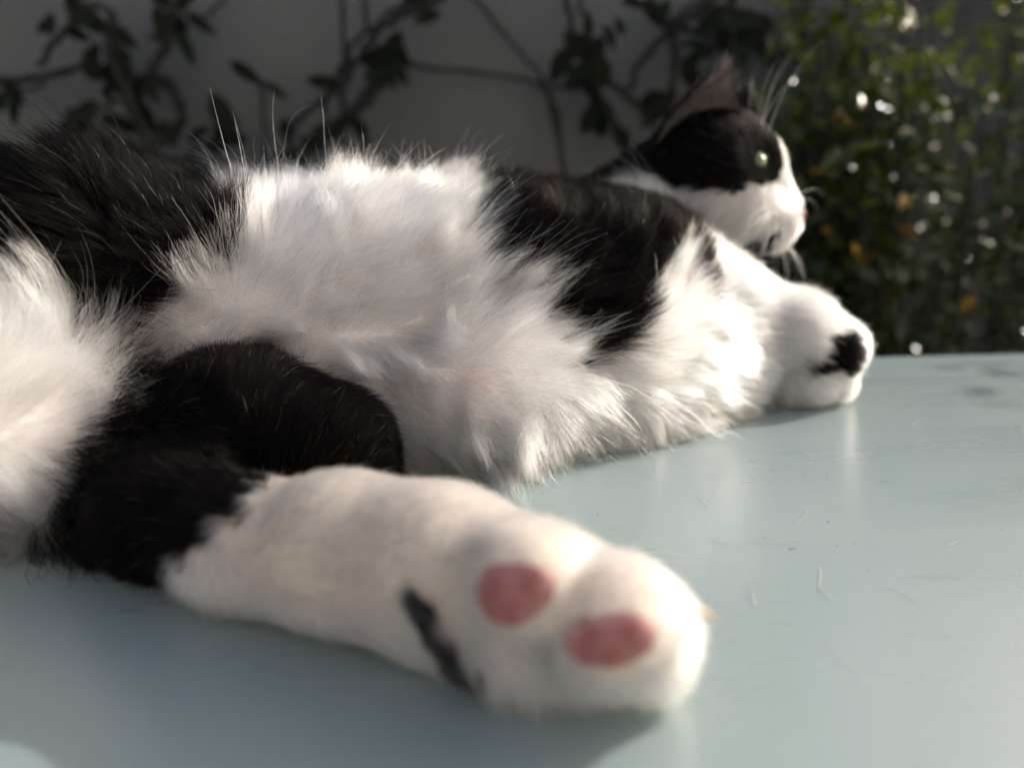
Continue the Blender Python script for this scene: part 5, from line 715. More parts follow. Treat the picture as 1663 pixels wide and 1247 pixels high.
    (0.0476, 0.4673, 0.0969, 0), (-0.186, 0.2333, 0.0697, 1), (0.0476, 0.4571, 0.0111, 0), (-0.1957, 0.292, 0.1145, 0), (0.0828, 0.4512, 0.0232, 0), (0.022, 0.3872, 0.0012, 0),
    (0.0696, 0.4788, 0.0492, 0), (-0.1095, 0.276, 0.0646, 1), (0.1404, 0.3652, 0.0422, 1), (-0.3667, 0.1582, 0.0289, 0), (0.0968, 0.406, 0.0887, 0), (-0.0451, 0.28, 0.0294, 1),
    (0.1245, 0.4145, 0.0943, 1), (-0.3109, 0.2304, 0.0335, 0), (-0.2551, 0.2215, 0.0143, 1), (-0.1381, 0.3648, 0.1004, 0), (0.054, 0.4037, 0.1046, 0), (-0.0452, 0.3808, 0.0017, 0),
    (-0.0451, 0.1665, 0.0388, 2), (-0.0771, 0.4317, 0.0266, 0), (-0.1155, 0.3964, 0.005, 0), (-0.2439, 0.2849, 0.1174, 0), (-0.0003, 0.4727, 0.0614, 0), (0.1499, 0.4232, 0.0906, 1),
    (-0.1121, 0.4182, 0.0208, 0), (0.1063, 0.383, 0.0765, 1), (0.0222, 0.469, 0.0272, 0), (-0.3018, 0.2627, 0.0946, 0), (-0.2762, 0.2348, 0.0892, 0), (-0.186, 0.2655, 0.113, 0),
    (-0.3948, 0.1864, 0.0293, 0), (-0.3672, 0.0803, 0.028, 0), (-0.2018, 0.358, 0.0179, 0), (-0.0676, 0.2784, 0.0328, 1), (-0.3784, 0.0662, 0.0277, 0), (-0.0579, 0.2531, 0.0034, 0),
    (-0.1636, 0.2667, 0.1143, 0), (-0.1219, 0.3648, 0.0021, 0), (-0.234, 0.2474, 0.1026, 0), (-0.0366, 0.4496, 0.0888, 0), (-0.2207, 0.3484, 0.0954, 0), (-0.0069, 0.2857, 0.0481, 1),
    (0.0349, 0.4635, 0.0173, 0), (-0.2215, 0.2612, 0.0054, 1), (-0.1229, 0.2796, 0.0929, 0), (0.1275, 0.3746, 0.0582, 1), (-0.2214, 0.3006, 0.1152, 0), (-0.1604, 0.3456, 0.1, 0),
    (-0.1552, 0.2064, 0.0511, 1), (-0.2055, 0.204, 0.0526, 1), (-0.0035, 0.3423, 0.1003, 0), (-0.3753, 0.2115, 0.052, 0), (-0.2023, 0.2205, 0.0658, 1), (-0.2656, 0.2847, 0.1088, 0),
    (-0.1764, 0.3679, 0.0935, 0), (0.0722, 0.4657, 0.0278, 0), (0.0472, 0.3051, 0.0263, 1), (0.0412, 0.4128, 0.0013, 0), (0.127, 0.434, 0.0462, 1), (-0.233, 0.3607, 0.0337, 0),
    (-0.09, 0.3041, 0.0018, 0), (0.1303, 0.4223, 0.0674, 1), (-0.1926, 0.1943, 0.036, 1), (-0.3907, 0.1887, 0.0265, 0), (-0.2406, 0.2044, 0.0264, 1), (0.0185, 0.1501, 0.0319, 2),
    (-0.0741, 0.3587, 0.1049, 0), (0.1532, 0.3613, 0.0103, 1), (-0.1183, 0.427, 0.0489, 0), (0.1269, 0.4246, 0.034, 1), (-0.0612, 0.3488, 0.0013, 0), (-0.2411, 0.2267, 0.0601, 1),
    (-0.3491, 0.183, 0.0738, 0), (-0.173, 0.2878, 0.1181, 0), (0.0767, 0.3196, 0.0232, 1), (-0.2713, 0.2289, 0.0748, 0), (0.0228, 0.3186, 0.0721, 0), (-0.3354, 0.1774, 0.0485, 0),
    (-0.1093, 0.4036, 0.0942, 0), (0.1443, 0.4072, 0.046, 1), (0.1639, 0.3944, 0.0468, 1), (0.0348, 0.4319, 0.002, 0), (-0.0507, 0.4562, 0.0427, 0), (0.1148, 0.4266, 0.1438, 0),
    (-0.1237, 0.2618, 0.0382, 0), (-0.1544, 0.3718, 0.0956, 0), (0.0764, 0.3488, 0.0012, 0), (-0.4006, 0.1534, 0.0432, 0), (0.0862, 0.3647, 0.081, 0), (-0.2182, 0.307, 0.1121, 0),
    (0.0636, 0.4096, 0.0015, 0), (-0.1533, 0.4053, 0.0706, 0), (-0.1534, 0.2575, 0.0707, 0), (-0.3054, 0.2028, 0.0555, 0), (0.0381, 0.144, 0.0168, 2), (-0.0482, 0.2867, 0.0495, 1),
    (0.0245, 0.4587, 0.095, 0), (-0.0677, 0.2833, 0.0115, 1), (0.1054, 0.4709, 0.0966, 0), (-0.0323, 0.1761, 0.0034, 2), (-0.2387, 0.3573, 0.0766, 0), (-0.1668, 0.3142, 0.1044, 0),
    (-0.2048, 0.3767, 0.0334, 0), (-0.3715, 0.0864, 0.0298, 0), (-0.4229, 0.144, 0.0265, 0), (-0.2533, 0.2593, 0.0232, 1), (-0.0767, 0.2255, 0.0056, 0), (0.038, 0.4065, 0.1058, 0),
    (-0.227, 0.3454, 0.021, 0), (-0.2577, 0.2217, 0.0386, 1), (0.0089, 0.3367, 0.0955, 0), (-0.242, 0.3527, 0.0752, 0), (0.1265, 0.4342, 0.0642, 1), (-0.2052, 0.2817, 0.1171, 0),
    (-0.0001, 0.3386, 0.0983, 0), (0.1488, 0.4625, 0.1221, 0), (-0.1405, 0.4179, 0.052, 0), (-0.1655, 0.3949, 0.0309, 0), (-0.0358, 0.293, 0.0571, 1), (0.0865, 0.3902, 0.0913, 0),
    (-0.1335, 0.2577, 0.017, 0), (-0.0291, 0.4446, 0.0966, 0), (0.1273, 0.4294, 0.1441, 0), (-0.1732, 0.2551, 0.1004, 0), (-0.0132, 0.4419, 0.0031, 0), (-0.1636, 0.2846, 0.0229, 1),
    (-0.1628, 0.2439, 0.0093, 1), (-0.2711, 0.3121, 0.0655, 0), (-0.0927, 0.4334, 0.0489, 0), (-0.2853, 0.2977, 0.0616, 0), (-0.0459, 0.2308, 0.0108, 0), (0.0252, 0.4613, 0.0163, 0),
    (-0.2357, 0.3665, 0.0675, 0), (0.067, 0.3965, 0.101, 0), (-0.3228, 0.2397, 0.0887, 0), (-0.0653, 0.1643, 0.0129, 2), (-0.3781, 0.0702, 0.0032, 0), (-0.1188, 0.2336, 0.0012, 0),
    (-0.0545, 0.1959, 0.0168, 2), (-0.2083, 0.2205, 0.0023, 1), (-0.0322, 0.329, 0.1013, 1), (-0.0134, 0.1722, 0.0381, 2), (-0.0839, 0.2403, 0.0479, 0), (-0.2215, 0.3751, 0.0454, 0),
    (0.0184, 0.3429, 0.0956, 0), (-0.3458, 0.2398, 0.0521, 0), (0.1188, 0.4157, 0.0757, 1), (-0.2433, 0.2148, 0.0516, 1), (-0.1922, 0.3065, 0.1052, 0), (-0.3756, 0.1181, 0.0138, 0),
    (-0.0322, 0.28, 0.0354, 1), (0.0821, 0.3241, 0.0169, 1), (-0.1924, 0.3392, 0.0999, 0), (-0.0768, 0.2797, 0.0462, 1), (-0.1557, 0.2029, 0.0429, 1), (-0.2627, 0.2505, 0.0989, 0),
    (-0.3559, 0.1916, 0.0783, 0), (-0.0397, 0.4624, 0.0619, 0), (-0.0415, 0.4536, 0.0803, 0), (0.0252, 0.4734, 0.0361, 0), (-0.1319, 0.2881, 0.106, 0), (-0.0326, 0.3806, 0.1049, 1),
    (-0.1922, 0.3549, 0.0152, 0), (-0.3241, 0.2439, 0.0379, 0), (-0.0836, 0.3264, 0.0015, 0), (-0.0738, 0.2691, 0.0264, 0), (0.102, 0.3776, 0.0012, 0), (-0.1499, 0.2472, 0.0561, 1),
    (-0.2481, 0.3459, 0.0617, 0), (0.035, 0.4446, 0.1056, 0), (-0.1433, 0.2745, 0.1111, 0), (-0.3656, 0.2244, 0.0487, 0), (-0.1892, 0.2849, 0.1168, 0), (-0.1093, 0.4262, 0.0682, 0),
    (-0.0932, 0.2975, 0.0873, 1), (-0.1925, 0.2504, 0.081, 0), (-0.0004, 0.4579, 0.0907, 0), (0.0185, 0.2884, 0.0327, 1), (-0.1316, 0.3776, 0.0998, 0), (-0.1698, 0.237, 0.0032, 1),
    (-0.3393, 0.2329, 0.0369, 0), (-0.3104, 0.252, 0.0378, 0), (0.0163, 0.287, 0.0332, 1), (0.045, 0.3445, 0.0854, 0), (0.0803, 0.4755, 0.0775, 0), (-0.16, 0.2404, 0.066, 1),
    (-0.1763, 0.3902, 0.0743, 0), (-0.3902, 0.157, 0.0061, 0), (-0.1, 0.208, 0.0346, 0), (-0.0932, 0.2528, 0.0014, 0), (-0.0132, 0.3679, 0.1045, 0), (-0.0044, 0.178, 0.026, 2),
    (-0.3913, 0.128, 0.0345, 0), (0.1466, 0.3987, 0.0155, 1), (0.0284, 0.4446, 0.0044, 0), (-0.0387, 0.3326, 0.1038, 1), (-0.1121, 0.2747, 0.0139, 0), (-0.2883, 0.262, 0.0378, 0),
    (-0.2699, 0.2386, 0.0474, 0), (-0.3714, 0.1941, 0.0218, 0), (-0.0461, 0.4264, 0.0989, 0), (0.0634, 0.3172, 0.0422, 1), (-0.1453, 0.215, 0.0484, 1), (-0.291, 0.2267, 0.0414, 0),
    (-0.0324, 0.1888, 0.0264, 2), (-0.2213, 0.3586, 0.0906, 0), (-0.0581, 0.1726, 0.0032, 2), (-0.0897, 0.4341, 0.0551, 0), (-0.2248, 0.3752, 0.0519, 0), (-0.35, 0.232, 0.0413, 0),
    (-0.0577, 0.4507, 0.0393, 0), (0.108, 0.3524, 0.0421, 1), (0.1236, 0.3563, 0.017, 1), (0.1337, 0.4666, 0.138, 0), (0.022, 0.4288, 0.0015, 0), (-0.1189, 0.3841, 0.0028, 0),
    (-0.2466, 0.2558, 0.0074, 1), (-0.084, 0.4362, 0.052, 0), (0.0704, 0.3257, 0.0493, 1), (-0.007, 0.3141, 0.0805, 0), (-0.1893, 0.3132, 0.0186, 0), (-0.1894, 0.2637, 0.0238, 1),
    (-0.3778, 0.17, 0.0577, 0), (-0.0411, 0.4623, 0.0458, 0), (-0.2336, 0.2699, 0.0206, 1), (-0.2968, 0.2769, 0.0474, 0), (0.1442, 0.3662, 0.0053, 1), (-0.2211, 0.2718, 0.1173, 0),
    (0.038, 0.3807, 0.1003, 0), (-0.0453, 0.2527, 0.0232, 0), (0.0092, 0.3712, 0.0012, 0), (-0.0994, 0.3162, 0.0988, 1), (0.0316, 0.4735, 0.0808, 0), (-0.1225, 0.4108, 0.0853, 0),
    (0.1372, 0.384, 0.0585, 1), (0.0835, 0.4449, 0.1343, 0), (0.0699, 0.4673, 0.1161, 0), (-0.2887, 0.2148, 0.0648, 0), (-0.02, 0.469, 0.0652, 0), (-0.125, 0.24, 0.0421, 0),
    (-0.3902, 0.0867, 0.0288, 0), (-0.1924, 0.2398, 0.0023, 1), (-0.1829, 0.1978, 0.0164, 1), (-0.3821, 0.1489, 0.0381, 0), (-0.298, 0.272, 0.0936, 0), (-0.2372, 0.2336, 0.0012, 1),
    (0.1679, 0.4457, 0.1012, 1), (-0.2145, 0.2004, 0.0388, 1), (-0.0577, 0.2833, 0.0462, 1), (-0.3721, 0.2016, 0.0684, 0), (0.1384, 0.448, 0.1462, 0), (-0.0964, 0.32, 0.0017, 0),
    (0.1241, 0.3776, 0.002, 0), (-0.0484, 0.3552, 0.0014, 0), (0.0029, 0.3902, 0.1075, 0), (-0.042, 0.3424, 0.106, 1), (-0.0132, 0.3776, 0.0012, 0), (-0.3751, 0.0991, 0.0047, 0),
    (0.0259, 0.1415, 0.0348, 2), (0.006, 0.3968, 0.0012, 0), (-0.4206, 0.1573, 0.0098, 0), (-0.189, 0.3267, 0.0154, 0), (0.0348, 0.3456, 0.0012, 0), (-0.1234, 0.2073, 0.0097, 0),
    (-0.2148, 0.2432, 0.0014, 1), (0.0018, 0.1686, 0.0315, 2), (0.0764, 0.3616, 0.0012, 0), (-0.0069, 0.1568, 0.0019, 2), (0.038, 0.4159, 0.1074, 0), (-0.2787, 0.2594, 0.1024, 0),
    (-0.0744, 0.2192, 0.0165, 0), (-0.125, 0.3009, 0.1038, 0), (0.0088, 0.1655, 0.0081, 2), (-0.1989, 0.2435, 0.0656, 1), (-0.1609, 0.2548, 0.0208, 1), (-0.3809, 0.1281, 0.0265, 0),
    (-0.183, 0.1938, 0.046, 1), (-0.0298, 0.4654, 0.0355, 0), (0.0255, 0.441, 0.1045, 0), (-0.0358, 0.3806, 0.1044, 1), (-0.256, 0.3262, 0.0649, 0), (-0.2373, 0.2045, 0.0199, 1),
    (-0.2052, 0.2688, 0.1159, 0), (-0.061, 0.419, 0.0077, 0), (-0.286, 0.2886, 0.0944, 0), (-0.0868, 0.3552, 0.0016, 0), (-0.1574, 0.2019, 0.0265, 1), (0.0113, 0.2898, 0.0443, 1),
    (-0.2118, 0.1998, 0.0261, 1), (-0.2307, 0.2306, 0.0638, 1), (-0.0966, 0.2792, 0.0582, 1), (-0.3184, 0.2, 0.076, 0), (0.1285, 0.4225, 0.069, 1), (0.1036, 0.4624, 0.0819, 0),
    (0.006, 0.2879, 0.0457, 1), (0.0097, 0.2967, 0.0529, 1), (-0.1926, 0.2539, 0.1025, 0), (-0.1089, 0.1864, 0.0137, 0), (-0.1256, 0.2265, 0.0373, 0), (-0.1475, 0.4127, 0.0424, 0),
    (-0.1348, 0.32, 0.0037, 0), (0.0923, 0.476, 0.1032, 0), (-0.1169, 0.2949, 0.0984, 0), (-0.0742, 0.2043, 0.0106, 2), (0.1458, 0.4629, 0.1002, 1), (-0.254, 0.2649, 0.1113, 0),
    (-0.2476, 0.3397, 0.0746, 0), (-0.0644, 0.3551, 0.1061, 0), (0.1282, 0.3607, 0.0297, 1), (0.0322, 0.3061, 0.0464, 0), (-0.151, 0.3456, 0.0063, 0), (-0.0226, 0.2766, 0.0263, 1),
    (-0.0292, 0.368, 0.0014, 0), (-0.064, 0.2894, 0.0625, 1), (-0.407, 0.1469, 0.0402, 0), (-0.4167, 0.1602, 0.0331, 0), (0.0382, 0.4792, 0.0458, 0), (-0.1988, 0.221, 0.0024, 1),
    (-0.1308, 0.2546, 0.0053, 0), (-0.0417, 0.4221, 0.0028, 0), (0.0572, 0.368, 0.0012, 0), (-0.0457, 0.2307, 0.0293, 0), (-0.01, 0.3072, 0.0012, 0), (-0.2245, 0.271, 0.0358, 1),
    (-0.1889, 0.3012, 0.0215, 0), (0.0264, 0.293, 0.0199, 1), (-0.186, 0.2174, 0.0027, 1), (-0.0901, 0.2623, 0.0486, 0), (-0.0292, 0.1472, 0.0264, 2), (-0.2569, 0.2466, 0.0134, 1),
    (0.006, 0.32, 0.0012, 0), (0.1432, 0.408, 0.027, 1), (0.0881, 0.4598, 0.0369, 0), (-0.2591, 0.257, 0.1049, 0), (-0.09, 0.3871, 0.0022, 0), (-0.0995, 0.4061, 0.0077, 0),
    (0.0867, 0.4358, 0.0158, 0), (-0.2084, 0.3297, 0.1005, 0), (0.0025, 0.1443, 0.0411, 2), (0.047, 0.3183, 0.0541, 0), (-0.1284, 0.2843, 0.0195, 1), (-0.2955, 0.212, 0.0524, 0),
    (-0.0421, 0.1852, 0.0047, 2), (0.1022, 0.4228, 0.0163, 0), (0.1372, 0.3638, 0.0295, 1), (-0.2366, 0.3076, 0.0402, 0), (-0.1088, 0.2774, 0.0683, 1), (-0.1346, 0.4187, 0.0647, 0),
    (-0.2269, 0.3112, 0.0305, 0), (-0.3153, 0.2025, 0.0404, 0), (-0.1403, 0.2644, 0.0741, 0), (-0.1159, 0.2564, 0.002, 0), (-0.0894, 0.2461, 0.0509, 0), (-0.0291, 0.339, 0.1042, 1),
    (-0.1252, 0.4224, 0.036, 0), (-0.215, 0.2647, 0.0484, 1), (-0.1699, 0.3488, 0.0108, 0), (-0.1061, 0.233, 0.0465, 0), (-0.4158, 0.1317, 0.0261, 0), (-0.3645, 0.1589, 0.0394, 0),
    (0.1492, 0.454, 0.1345, 0), (-0.0036, 0.4708, 0.0681, 0), (-0.2463, 0.2306, 0.0026, 1), (-0.3337, 0.2502, 0.0517, 0), (0.0729, 0.4382, 0.1261, 0), (0.1004, 0.4653, 0.0818, 0),
    (-0.3833, 0.0625, 0.0167, 0), (-0.237, 0.2525, 0.0022, 1), (-0.1552, 0.4049, 0.0352, 0), (-0.2183, 0.3719, 0.0355, 0), (0.101, 0.4272, 0.14, 0), (0.103, 0.3735, 0.0724, 1),
    (-0.1134, 0.2633, 0.0473, 0), (-0.3736, 0.2076, 0.0642, 0), (-0.0869, 0.407, 0.0948, 0), (-0.096, 0.2301, 0.0021, 0), (0.1564, 0.3744, 0.0019, 1), (-0.176, 0.2605, 0.0227, 1),
    (0.1272, 0.4236, 0.1375, 0), (-0.1857, 0.2512, 0.0838, 0), (-0.2342, 0.2038, 0.0197, 1), (-0.142, 0.2508, 0.0135, 0), (0.0657, 0.3155, 0.008, 1), (-0.1124, 0.352, 0.0019, 0),
    (-0.3721, 0.2117, 0.0389, 0), (-0.0005, 0.147, 0.0024, 2), (-0.0356, 0.32, 0.0012, 0), (-0.103, 0.4297, 0.0618, 0), (-0.0164, 0.2884, 0.0516, 1), (-0.1316, 0.2688, 0.0488, 1),
    (0.0541, 0.4711, 0.0259, 0), (-0.0516, 0.2592, 0.0168, 0), (-0.0228, 0.3808, 0.0012, 0), (-0.093, 0.4247, 0.0238, 0), (0.0254, 0.3742, 0.1009, 0), (0.0759, 0.3335, 0.0547, 1),
    (-0.0803, 0.3995, 0.0985, 0), (-0.333, 0.1916, 0.0781, 0), (0.0094, 0.4226, 0.1081, 0), (0.0826, 0.3714, 0.0868, 0), (-0.0451, 0.4127, 0.1029, 0), (-0.0388, 0.3936, 0.0014, 0),
    (-0.2469, 0.3329, 0.0905, 0), (0.159, 0.4295, 0.0814, 1), (-0.2464, 0.3131, 0.1116, 0), (-0.1761, 0.3518, 0.0122, 0), (-0.2244, 0.3266, 0.1035, 0), (-0.2888, 0.2789, 0.0447, 0),
    (0.1185, 0.4353, 0.0776, 1), (0.1212, 0.3552, 0.0264, 1), (-0.0196, 0.3936, 0.0012, 0), (-0.1376, 0.3108, 0.0056, 0), (0.0123, 0.4711, 0.0715, 0), (0.1722, 0.3865, 0.0048, 1),
    (0.0316, 0.4224, 0.0014, 0), (0.1405, 0.4609, 0.1385, 0), (-0.2085, 0.2653, 0.0169, 1), (-0.3884, 0.0732, 0.0237, 0), (-0.0709, 0.28, 0.0175, 1), (0.1199, 0.4288, 0.0774, 1),
    (0.0973, 0.3378, 0.0141, 1), (0.0321, 0.4785, 0.0521, 0), (0.006, 0.4563, 0.0117, 0), (-0.1706, 0.2486, 0.0084, 1), (0.0892, 0.3744, 0.0012, 0), (-0.0068, 0.4449, 0.0038, 0),
    (-0.0068, 0.2786, 0.0073, 1), (-0.1412, 0.2847, 0.0199, 1), (-0.14, 0.237, 0.0459, 1), (-0.1728, 0.3013, 0.0187, 0), (0.0828, 0.3967, 0.0016, 0), (-0.3068, 0.2777, 0.0773, 0),
    (-0.3657, 0.1822, 0.0184, 0), (0.0259, 0.1263, 0.0269, 2), (-0.0583, 0.2247, 0.0049, 0), (-0.1478, 0.3811, 0.0943, 0), (0.0505, 0.3655, 0.0949, 0), (-0.1185, 0.2953, 0.0086, 1),
    (-0.1696, 0.2008, 0.0558, 1), (0.0796, 0.4763, 0.0936, 0), (-0.3255, 0.2576, 0.0754, 0), (-0.1245, 0.4204, 0.0305, 0), (0.0828, 0.3808, 0.0012, 0), (-0.0699, 0.4435, 0.0458, 0),
    (-0.036, 0.3273, 0.1013, 1), (-0.1446, 0.4003, 0.0843, 0), (-0.2916, 0.2403, 0.096, 0), (-0.052, 0.2867, 0.0511, 1), (-0.0196, 0.3072, 0.0012, 0), (0.0823, 0.3239, 0.0232, 1),
    (0.1393, 0.43, 0.1373, 0), (-0.2146, 0.374, 0.0362, 0), (-0.0637, 0.264, 0.0268, 0), (-0.3521, 0.2138, 0.0279, 0), (-0.3726, 0.1096, 0.0129, 0), (-0.1668, 0.288, 0.1189, 0),
    (-0.2018, 0.2366, 0.067, 1), (0.0028, 0.4651, 0.0225, 0), (0.1372, 0.4192, 0.0392, 1), (-0.1495, 0.2543, 0.0392, 1), (0.124, 0.4621, 0.0891, 1), (-0.2482, 0.3264, 0.0482, 0),
    (-0.157, 0.2548, 0.0773, 0), (0.1019, 0.4734, 0.1001, 0), (-0.1635, 0.2337, 0.0685, 1), (-0.1534, 0.204, 0.0393, 1), (-0.237, 0.3647, 0.0457, 0), (-0.0256, 0.4377, 0.1018, 0),
    (-0.1493, 0.2131, 0.0531, 1), (0.006, 0.1407, 0.0038, 2), (-0.1385, 0.2534, 0.0201, 0), (0.178, 0.3719, 0.0105, 1), (-0.0837, 0.2215, 0.0293, 0), (-0.0932, 0.3584, 0.0016, 0),
    (0.023, 0.2932, 0.0098, 1), (-0.1159, 0.2111, 0.0029, 0), (-0.1638, 0.3392, 0.0096, 0), (-0.0901, 0.1917, 0.0311, 0), (-0.2149, 0.2303, 0.0655, 1), (-0.3554, 0.2333, 0.0521, 0),
    (-0.058, 0.3582, 0.1056, 0), (-0.164, 0.3752, 0.0921, 0), (-0.1416, 0.2203, 0.0028, 0), (0.0155, 0.2849, 0.0168, 1), (-0.1191, 0.4234, 0.0684, 0), (0.0438, 0.3245, 0.0637, 0),
    (-0.0548, 0.3328, 0.0013, 0), (-0.0897, 0.3237, 0.1014, 1), (-0.1125, 0.3843, 0.1012, 0), (-0.2147, 0.2086, 0.0547, 1), (0.1267, 0.3727, 0.0569, 1), (-0.2535, 0.2481, 0.0978, 0),
    (-0.1025, 0.4276, 0.0333, 0), (-0.0805, 0.4131, 0.01, 0), (-0.1221, 0.4258, 0.0488, 0), (-0.323, 0.2366, 0.0891, 0), (-0.3045, 0.2399, 0.0344, 0), (-0.0773, 0.2201, 0.0266, 0),
    (0.0635, 0.3554, 0.0869, 0), (-0.399, 0.0934, 0.0198, 0), (-0.1507, 0.2687, 0.113, 0), (-0.1443, 0.3391, 0.1016, 0), (-0.3271, 0.2081, 0.0304, 0), (0.1512, 0.4273, 0.1048, 1),
    (-0.0545, 0.1666, 0.0355, 2), (-0.2749, 0.2971, 0.0992, 0), (-0.0225, 0.1542, 0.038, 2), (-0.0799, 0.4275, 0.0798, 0), (-0.298, 0.2688, 0.0424, 0), (-0.2023, 0.2479, 0.0872, 0),
    (0.0952, 0.4604, 0.0521, 0), (-0.0899, 0.4093, 0.0931, 0), (0.105, 0.4709, 0.1355, 0), (-0.0389, 0.1697, 0.0025, 2), (-0.1727, 0.314, 0.0155, 0), (-0.1892, 0.3809, 0.0295, 0),
    (-0.0514, 0.4031, 0.0025, 0), (0.0022, 0.1626, 0.0345, 2), (-0.1696, 0.2104, 0.0056, 1), (0.0968, 0.4333, 0.0218, 0), (-0.2476, 0.2134, 0.0129, 1), (0.0192, 0.1325, 0.0123, 2),
    (-0.2413, 0.359, 0.0453, 0), (-0.3142, 0.2151, 0.086, 0), (-0.2657, 0.2972, 0.0464, 0), (-0.0362, 0.1873, 0.0084, 2), (-0.3358, 0.1981, 0.0281, 0), (0.0444, 0.4288, 0.1095, 0),
    (0.0473, 0.3431, 0.0833, 0), (-0.049, 0.4424, 0.016, 0), (-0.074, 0.2841, 0.0099, 1), (-0.2975, 0.2166, 0.0817, 0), (-0.096, 0.223, 0.037, 0), (-0.4121, 0.1595, 0.0377, 0),
    (0.0313, 0.3971, 0.1045, 0), (-0.0635, 0.4404, 0.0767, 0), (-0.2604, 0.2302, 0.0198, 1), (0.0956, 0.368, 0.0012, 0), (0.0094, 0.3551, 0.101, 0), (-0.253, 0.2784, 0.0413, 0),
    (0.0641, 0.4789, 0.0448, 0), (0.1672, 0.4376, 0.09, 1), (-0.3155, 0.2702, 0.0715, 0), (-0.0675, 0.3998, 0.0992, 0), (0.064, 0.3128, 0.0298, 1), (-0.1484, 0.4009, 0.0223, 0),
    (-0.4121, 0.1352, 0.0058, 0), (-0.0835, 0.195, 0.0024, 2), (-0.1029, 0.4164, 0.0164, 0), (-0.1705, 0.2089, 0.0634, 1), (0.006, 0.3008, 0.0012, 0), (-0.0644, 0.3168, 0.0013, 0),
    (0.1451, 0.4273, 0.1228, 0), (-0.2367, 0.2035, 0.0356, 1), (-0.2917, 0.2913, 0.084, 0), (-0.0227, 0.1507, 0.0357, 2), (-0.2179, 0.3201, 0.0203, 0), (-0.1957, 0.3875, 0.0584, 0),
    (-0.0806, 0.3194, 0.1014, 1), (0.0891, 0.3297, 0.02, 1), (-0.0318, 0.4626, 0.0302, 0), (-0.1957, 0.2627, 0.1123, 0), (-0.1382, 0.4004, 0.0877, 0), (-0.0932, 0.2913, 0.0807, 1),
    (-0.026, 0.3488, 0.0013, 0), (-0.0098, 0.1411, 0.0264, 2), (0.0643, 0.325, 0.0531, 1), (0.1657, 0.4478, 0.1031, 1), (-0.2373, 0.2046, 0.0393, 1), (-0.3736, 0.1521, 0.0294, 0),
    (-0.3875, 0.1573, 0.048, 0), (0.0316, 0.3392, 0.0012, 0), (-0.3286, 0.2578, 0.0647, 0), (-0.365, 0.0638, 0.0168, 0), (-0.3255, 0.2456, 0.0854, 0), (-0.373, 0.0986, 0.0058, 0),
    (-0.1424, 0.2243, 0.0514, 1), (-0.3489, 0.1718, 0.0555, 0), (0.0689, 0.3154, 0.014, 1), (-0.1445, 0.352, 0.1005, 0), (-0.4105, 0.1701, 0.0298, 0), (-0.234, 0.288, 0.1183, 0),
    (-0.2182, 0.2472, 0.0747, 0), (-0.2148, 0.3552, 0.0199, 0), (-0.0482, 0.4222, 0.0995, 0), (-0.1604, 0.2848, 0.1194, 0), (-0.0962, 0.4247, 0.077, 0), (0.0017, 0.1746, 0.017, 2),
    (0.1211, 0.3713, 0.0016, 0), (-0.0325, 0.3968, 0.1067, 1), (-0.1769, 0.3947, 0.0618, 0), (0.0244, 0.3277, 0.0827, 0), (-0.2204, 0.3723, 0.0765, 0), (-0.1327, 0.2569, 0.0268, 0),
    (-0.327, 0.2052, 0.083, 0), (0.0541, 0.476, 0.0868, 0), (-0.0553, 0.3148, 0.0983, 1), (0.1005, 0.341, 0.0322, 1), (-0.026, 0.4256, 0.0015, 0), (0.0604, 0.3968, 0.0012, 0),
    (0.1277, 0.4573, 0.0846, 1), (-0.0386, 0.3937, 0.1053, 1), (0.0669, 0.4804, 0.0713, 0), (-0.2308, 0.3304, 0.1008, 0), (0.096, 0.3387, 0.0362, 1), (-0.0036, 0.4321, 0.1066, 0),
    (0.1021, 0.4741, 0.1031, 0), (-0.3715, 0.1793, 0.0163, 0), (-0.2056, 0.2971, 0.0288, 0), (0.1561, 0.384, 0.0544, 1), (-0.1481, 0.2336, 0.0033, 0), (-0.2822, 0.2407, 0.0955, 0),
    (-0.0004, 0.4608, 0.0168, 0), (-0.1314, 0.2681, 0.0552, 1), (-0.3534, 0.1685, 0.0513, 0), (0.0362, 0.1356, 0.0143, 2), (-0.2816, 0.2203, 0.0681, 0), (0.118, 0.4691, 0.1406, 0),
    (-0.0864, 0.1858, 0.0026, 2), (0.0871, 0.3411, 0.0529, 1), (0.1349, 0.4173, 0.1167, 0), (-0.0805, 0.4098, 0.094, 0), (-0.1356, 0.3947, 0.0925, 0), (-0.1057, 0.4083, 0.0918, 0),
    (-0.3935, 0.1884, 0.0391, 0), (-0.3886, 0.1726, 0.0537, 0), (0.0126, 0.4568, 0.0927, 0), (-0.3661, 0.2248, 0.0552, 0), (-0.3972, 0.128, 0.0034, 0), (-0.1062, 0.2013, 0.0347, 0),
    (-0.122, 0.3296, 0.0023, 0), (0.0348, 0.3808, 0.0012, 0), (-0.087, 0.4295, 0.0292, 0), (-0.0555, 0.4327, 0.0125, 0), (-0.2179, 0.2913, 0.1166, 0), (-0.1534, 0.3046, 0.0122, 0),
    (-0.28, 0.2928, 0.0501, 0), (-0.138, 0.288, 0.0168, 1), (0.0731, 0.4095, 0.0022, 0), (-0.2781, 0.3065, 0.0838, 0), (-0.231, 0.3328, 0.0229, 0), (-0.1956, 0.2144, 0.0039, 1),
    (-0.0356, 0.336, 0.0013, 0), (-0.01, 0.2754, 0.0232, 1), (-0.045, 0.1937, 0.02, 2), (-0.1992, 0.278, 0.0388, 0), (-0.2999, 0.2832, 0.0817, 0), (-0.0594, 0.1652, 0.031, 2),
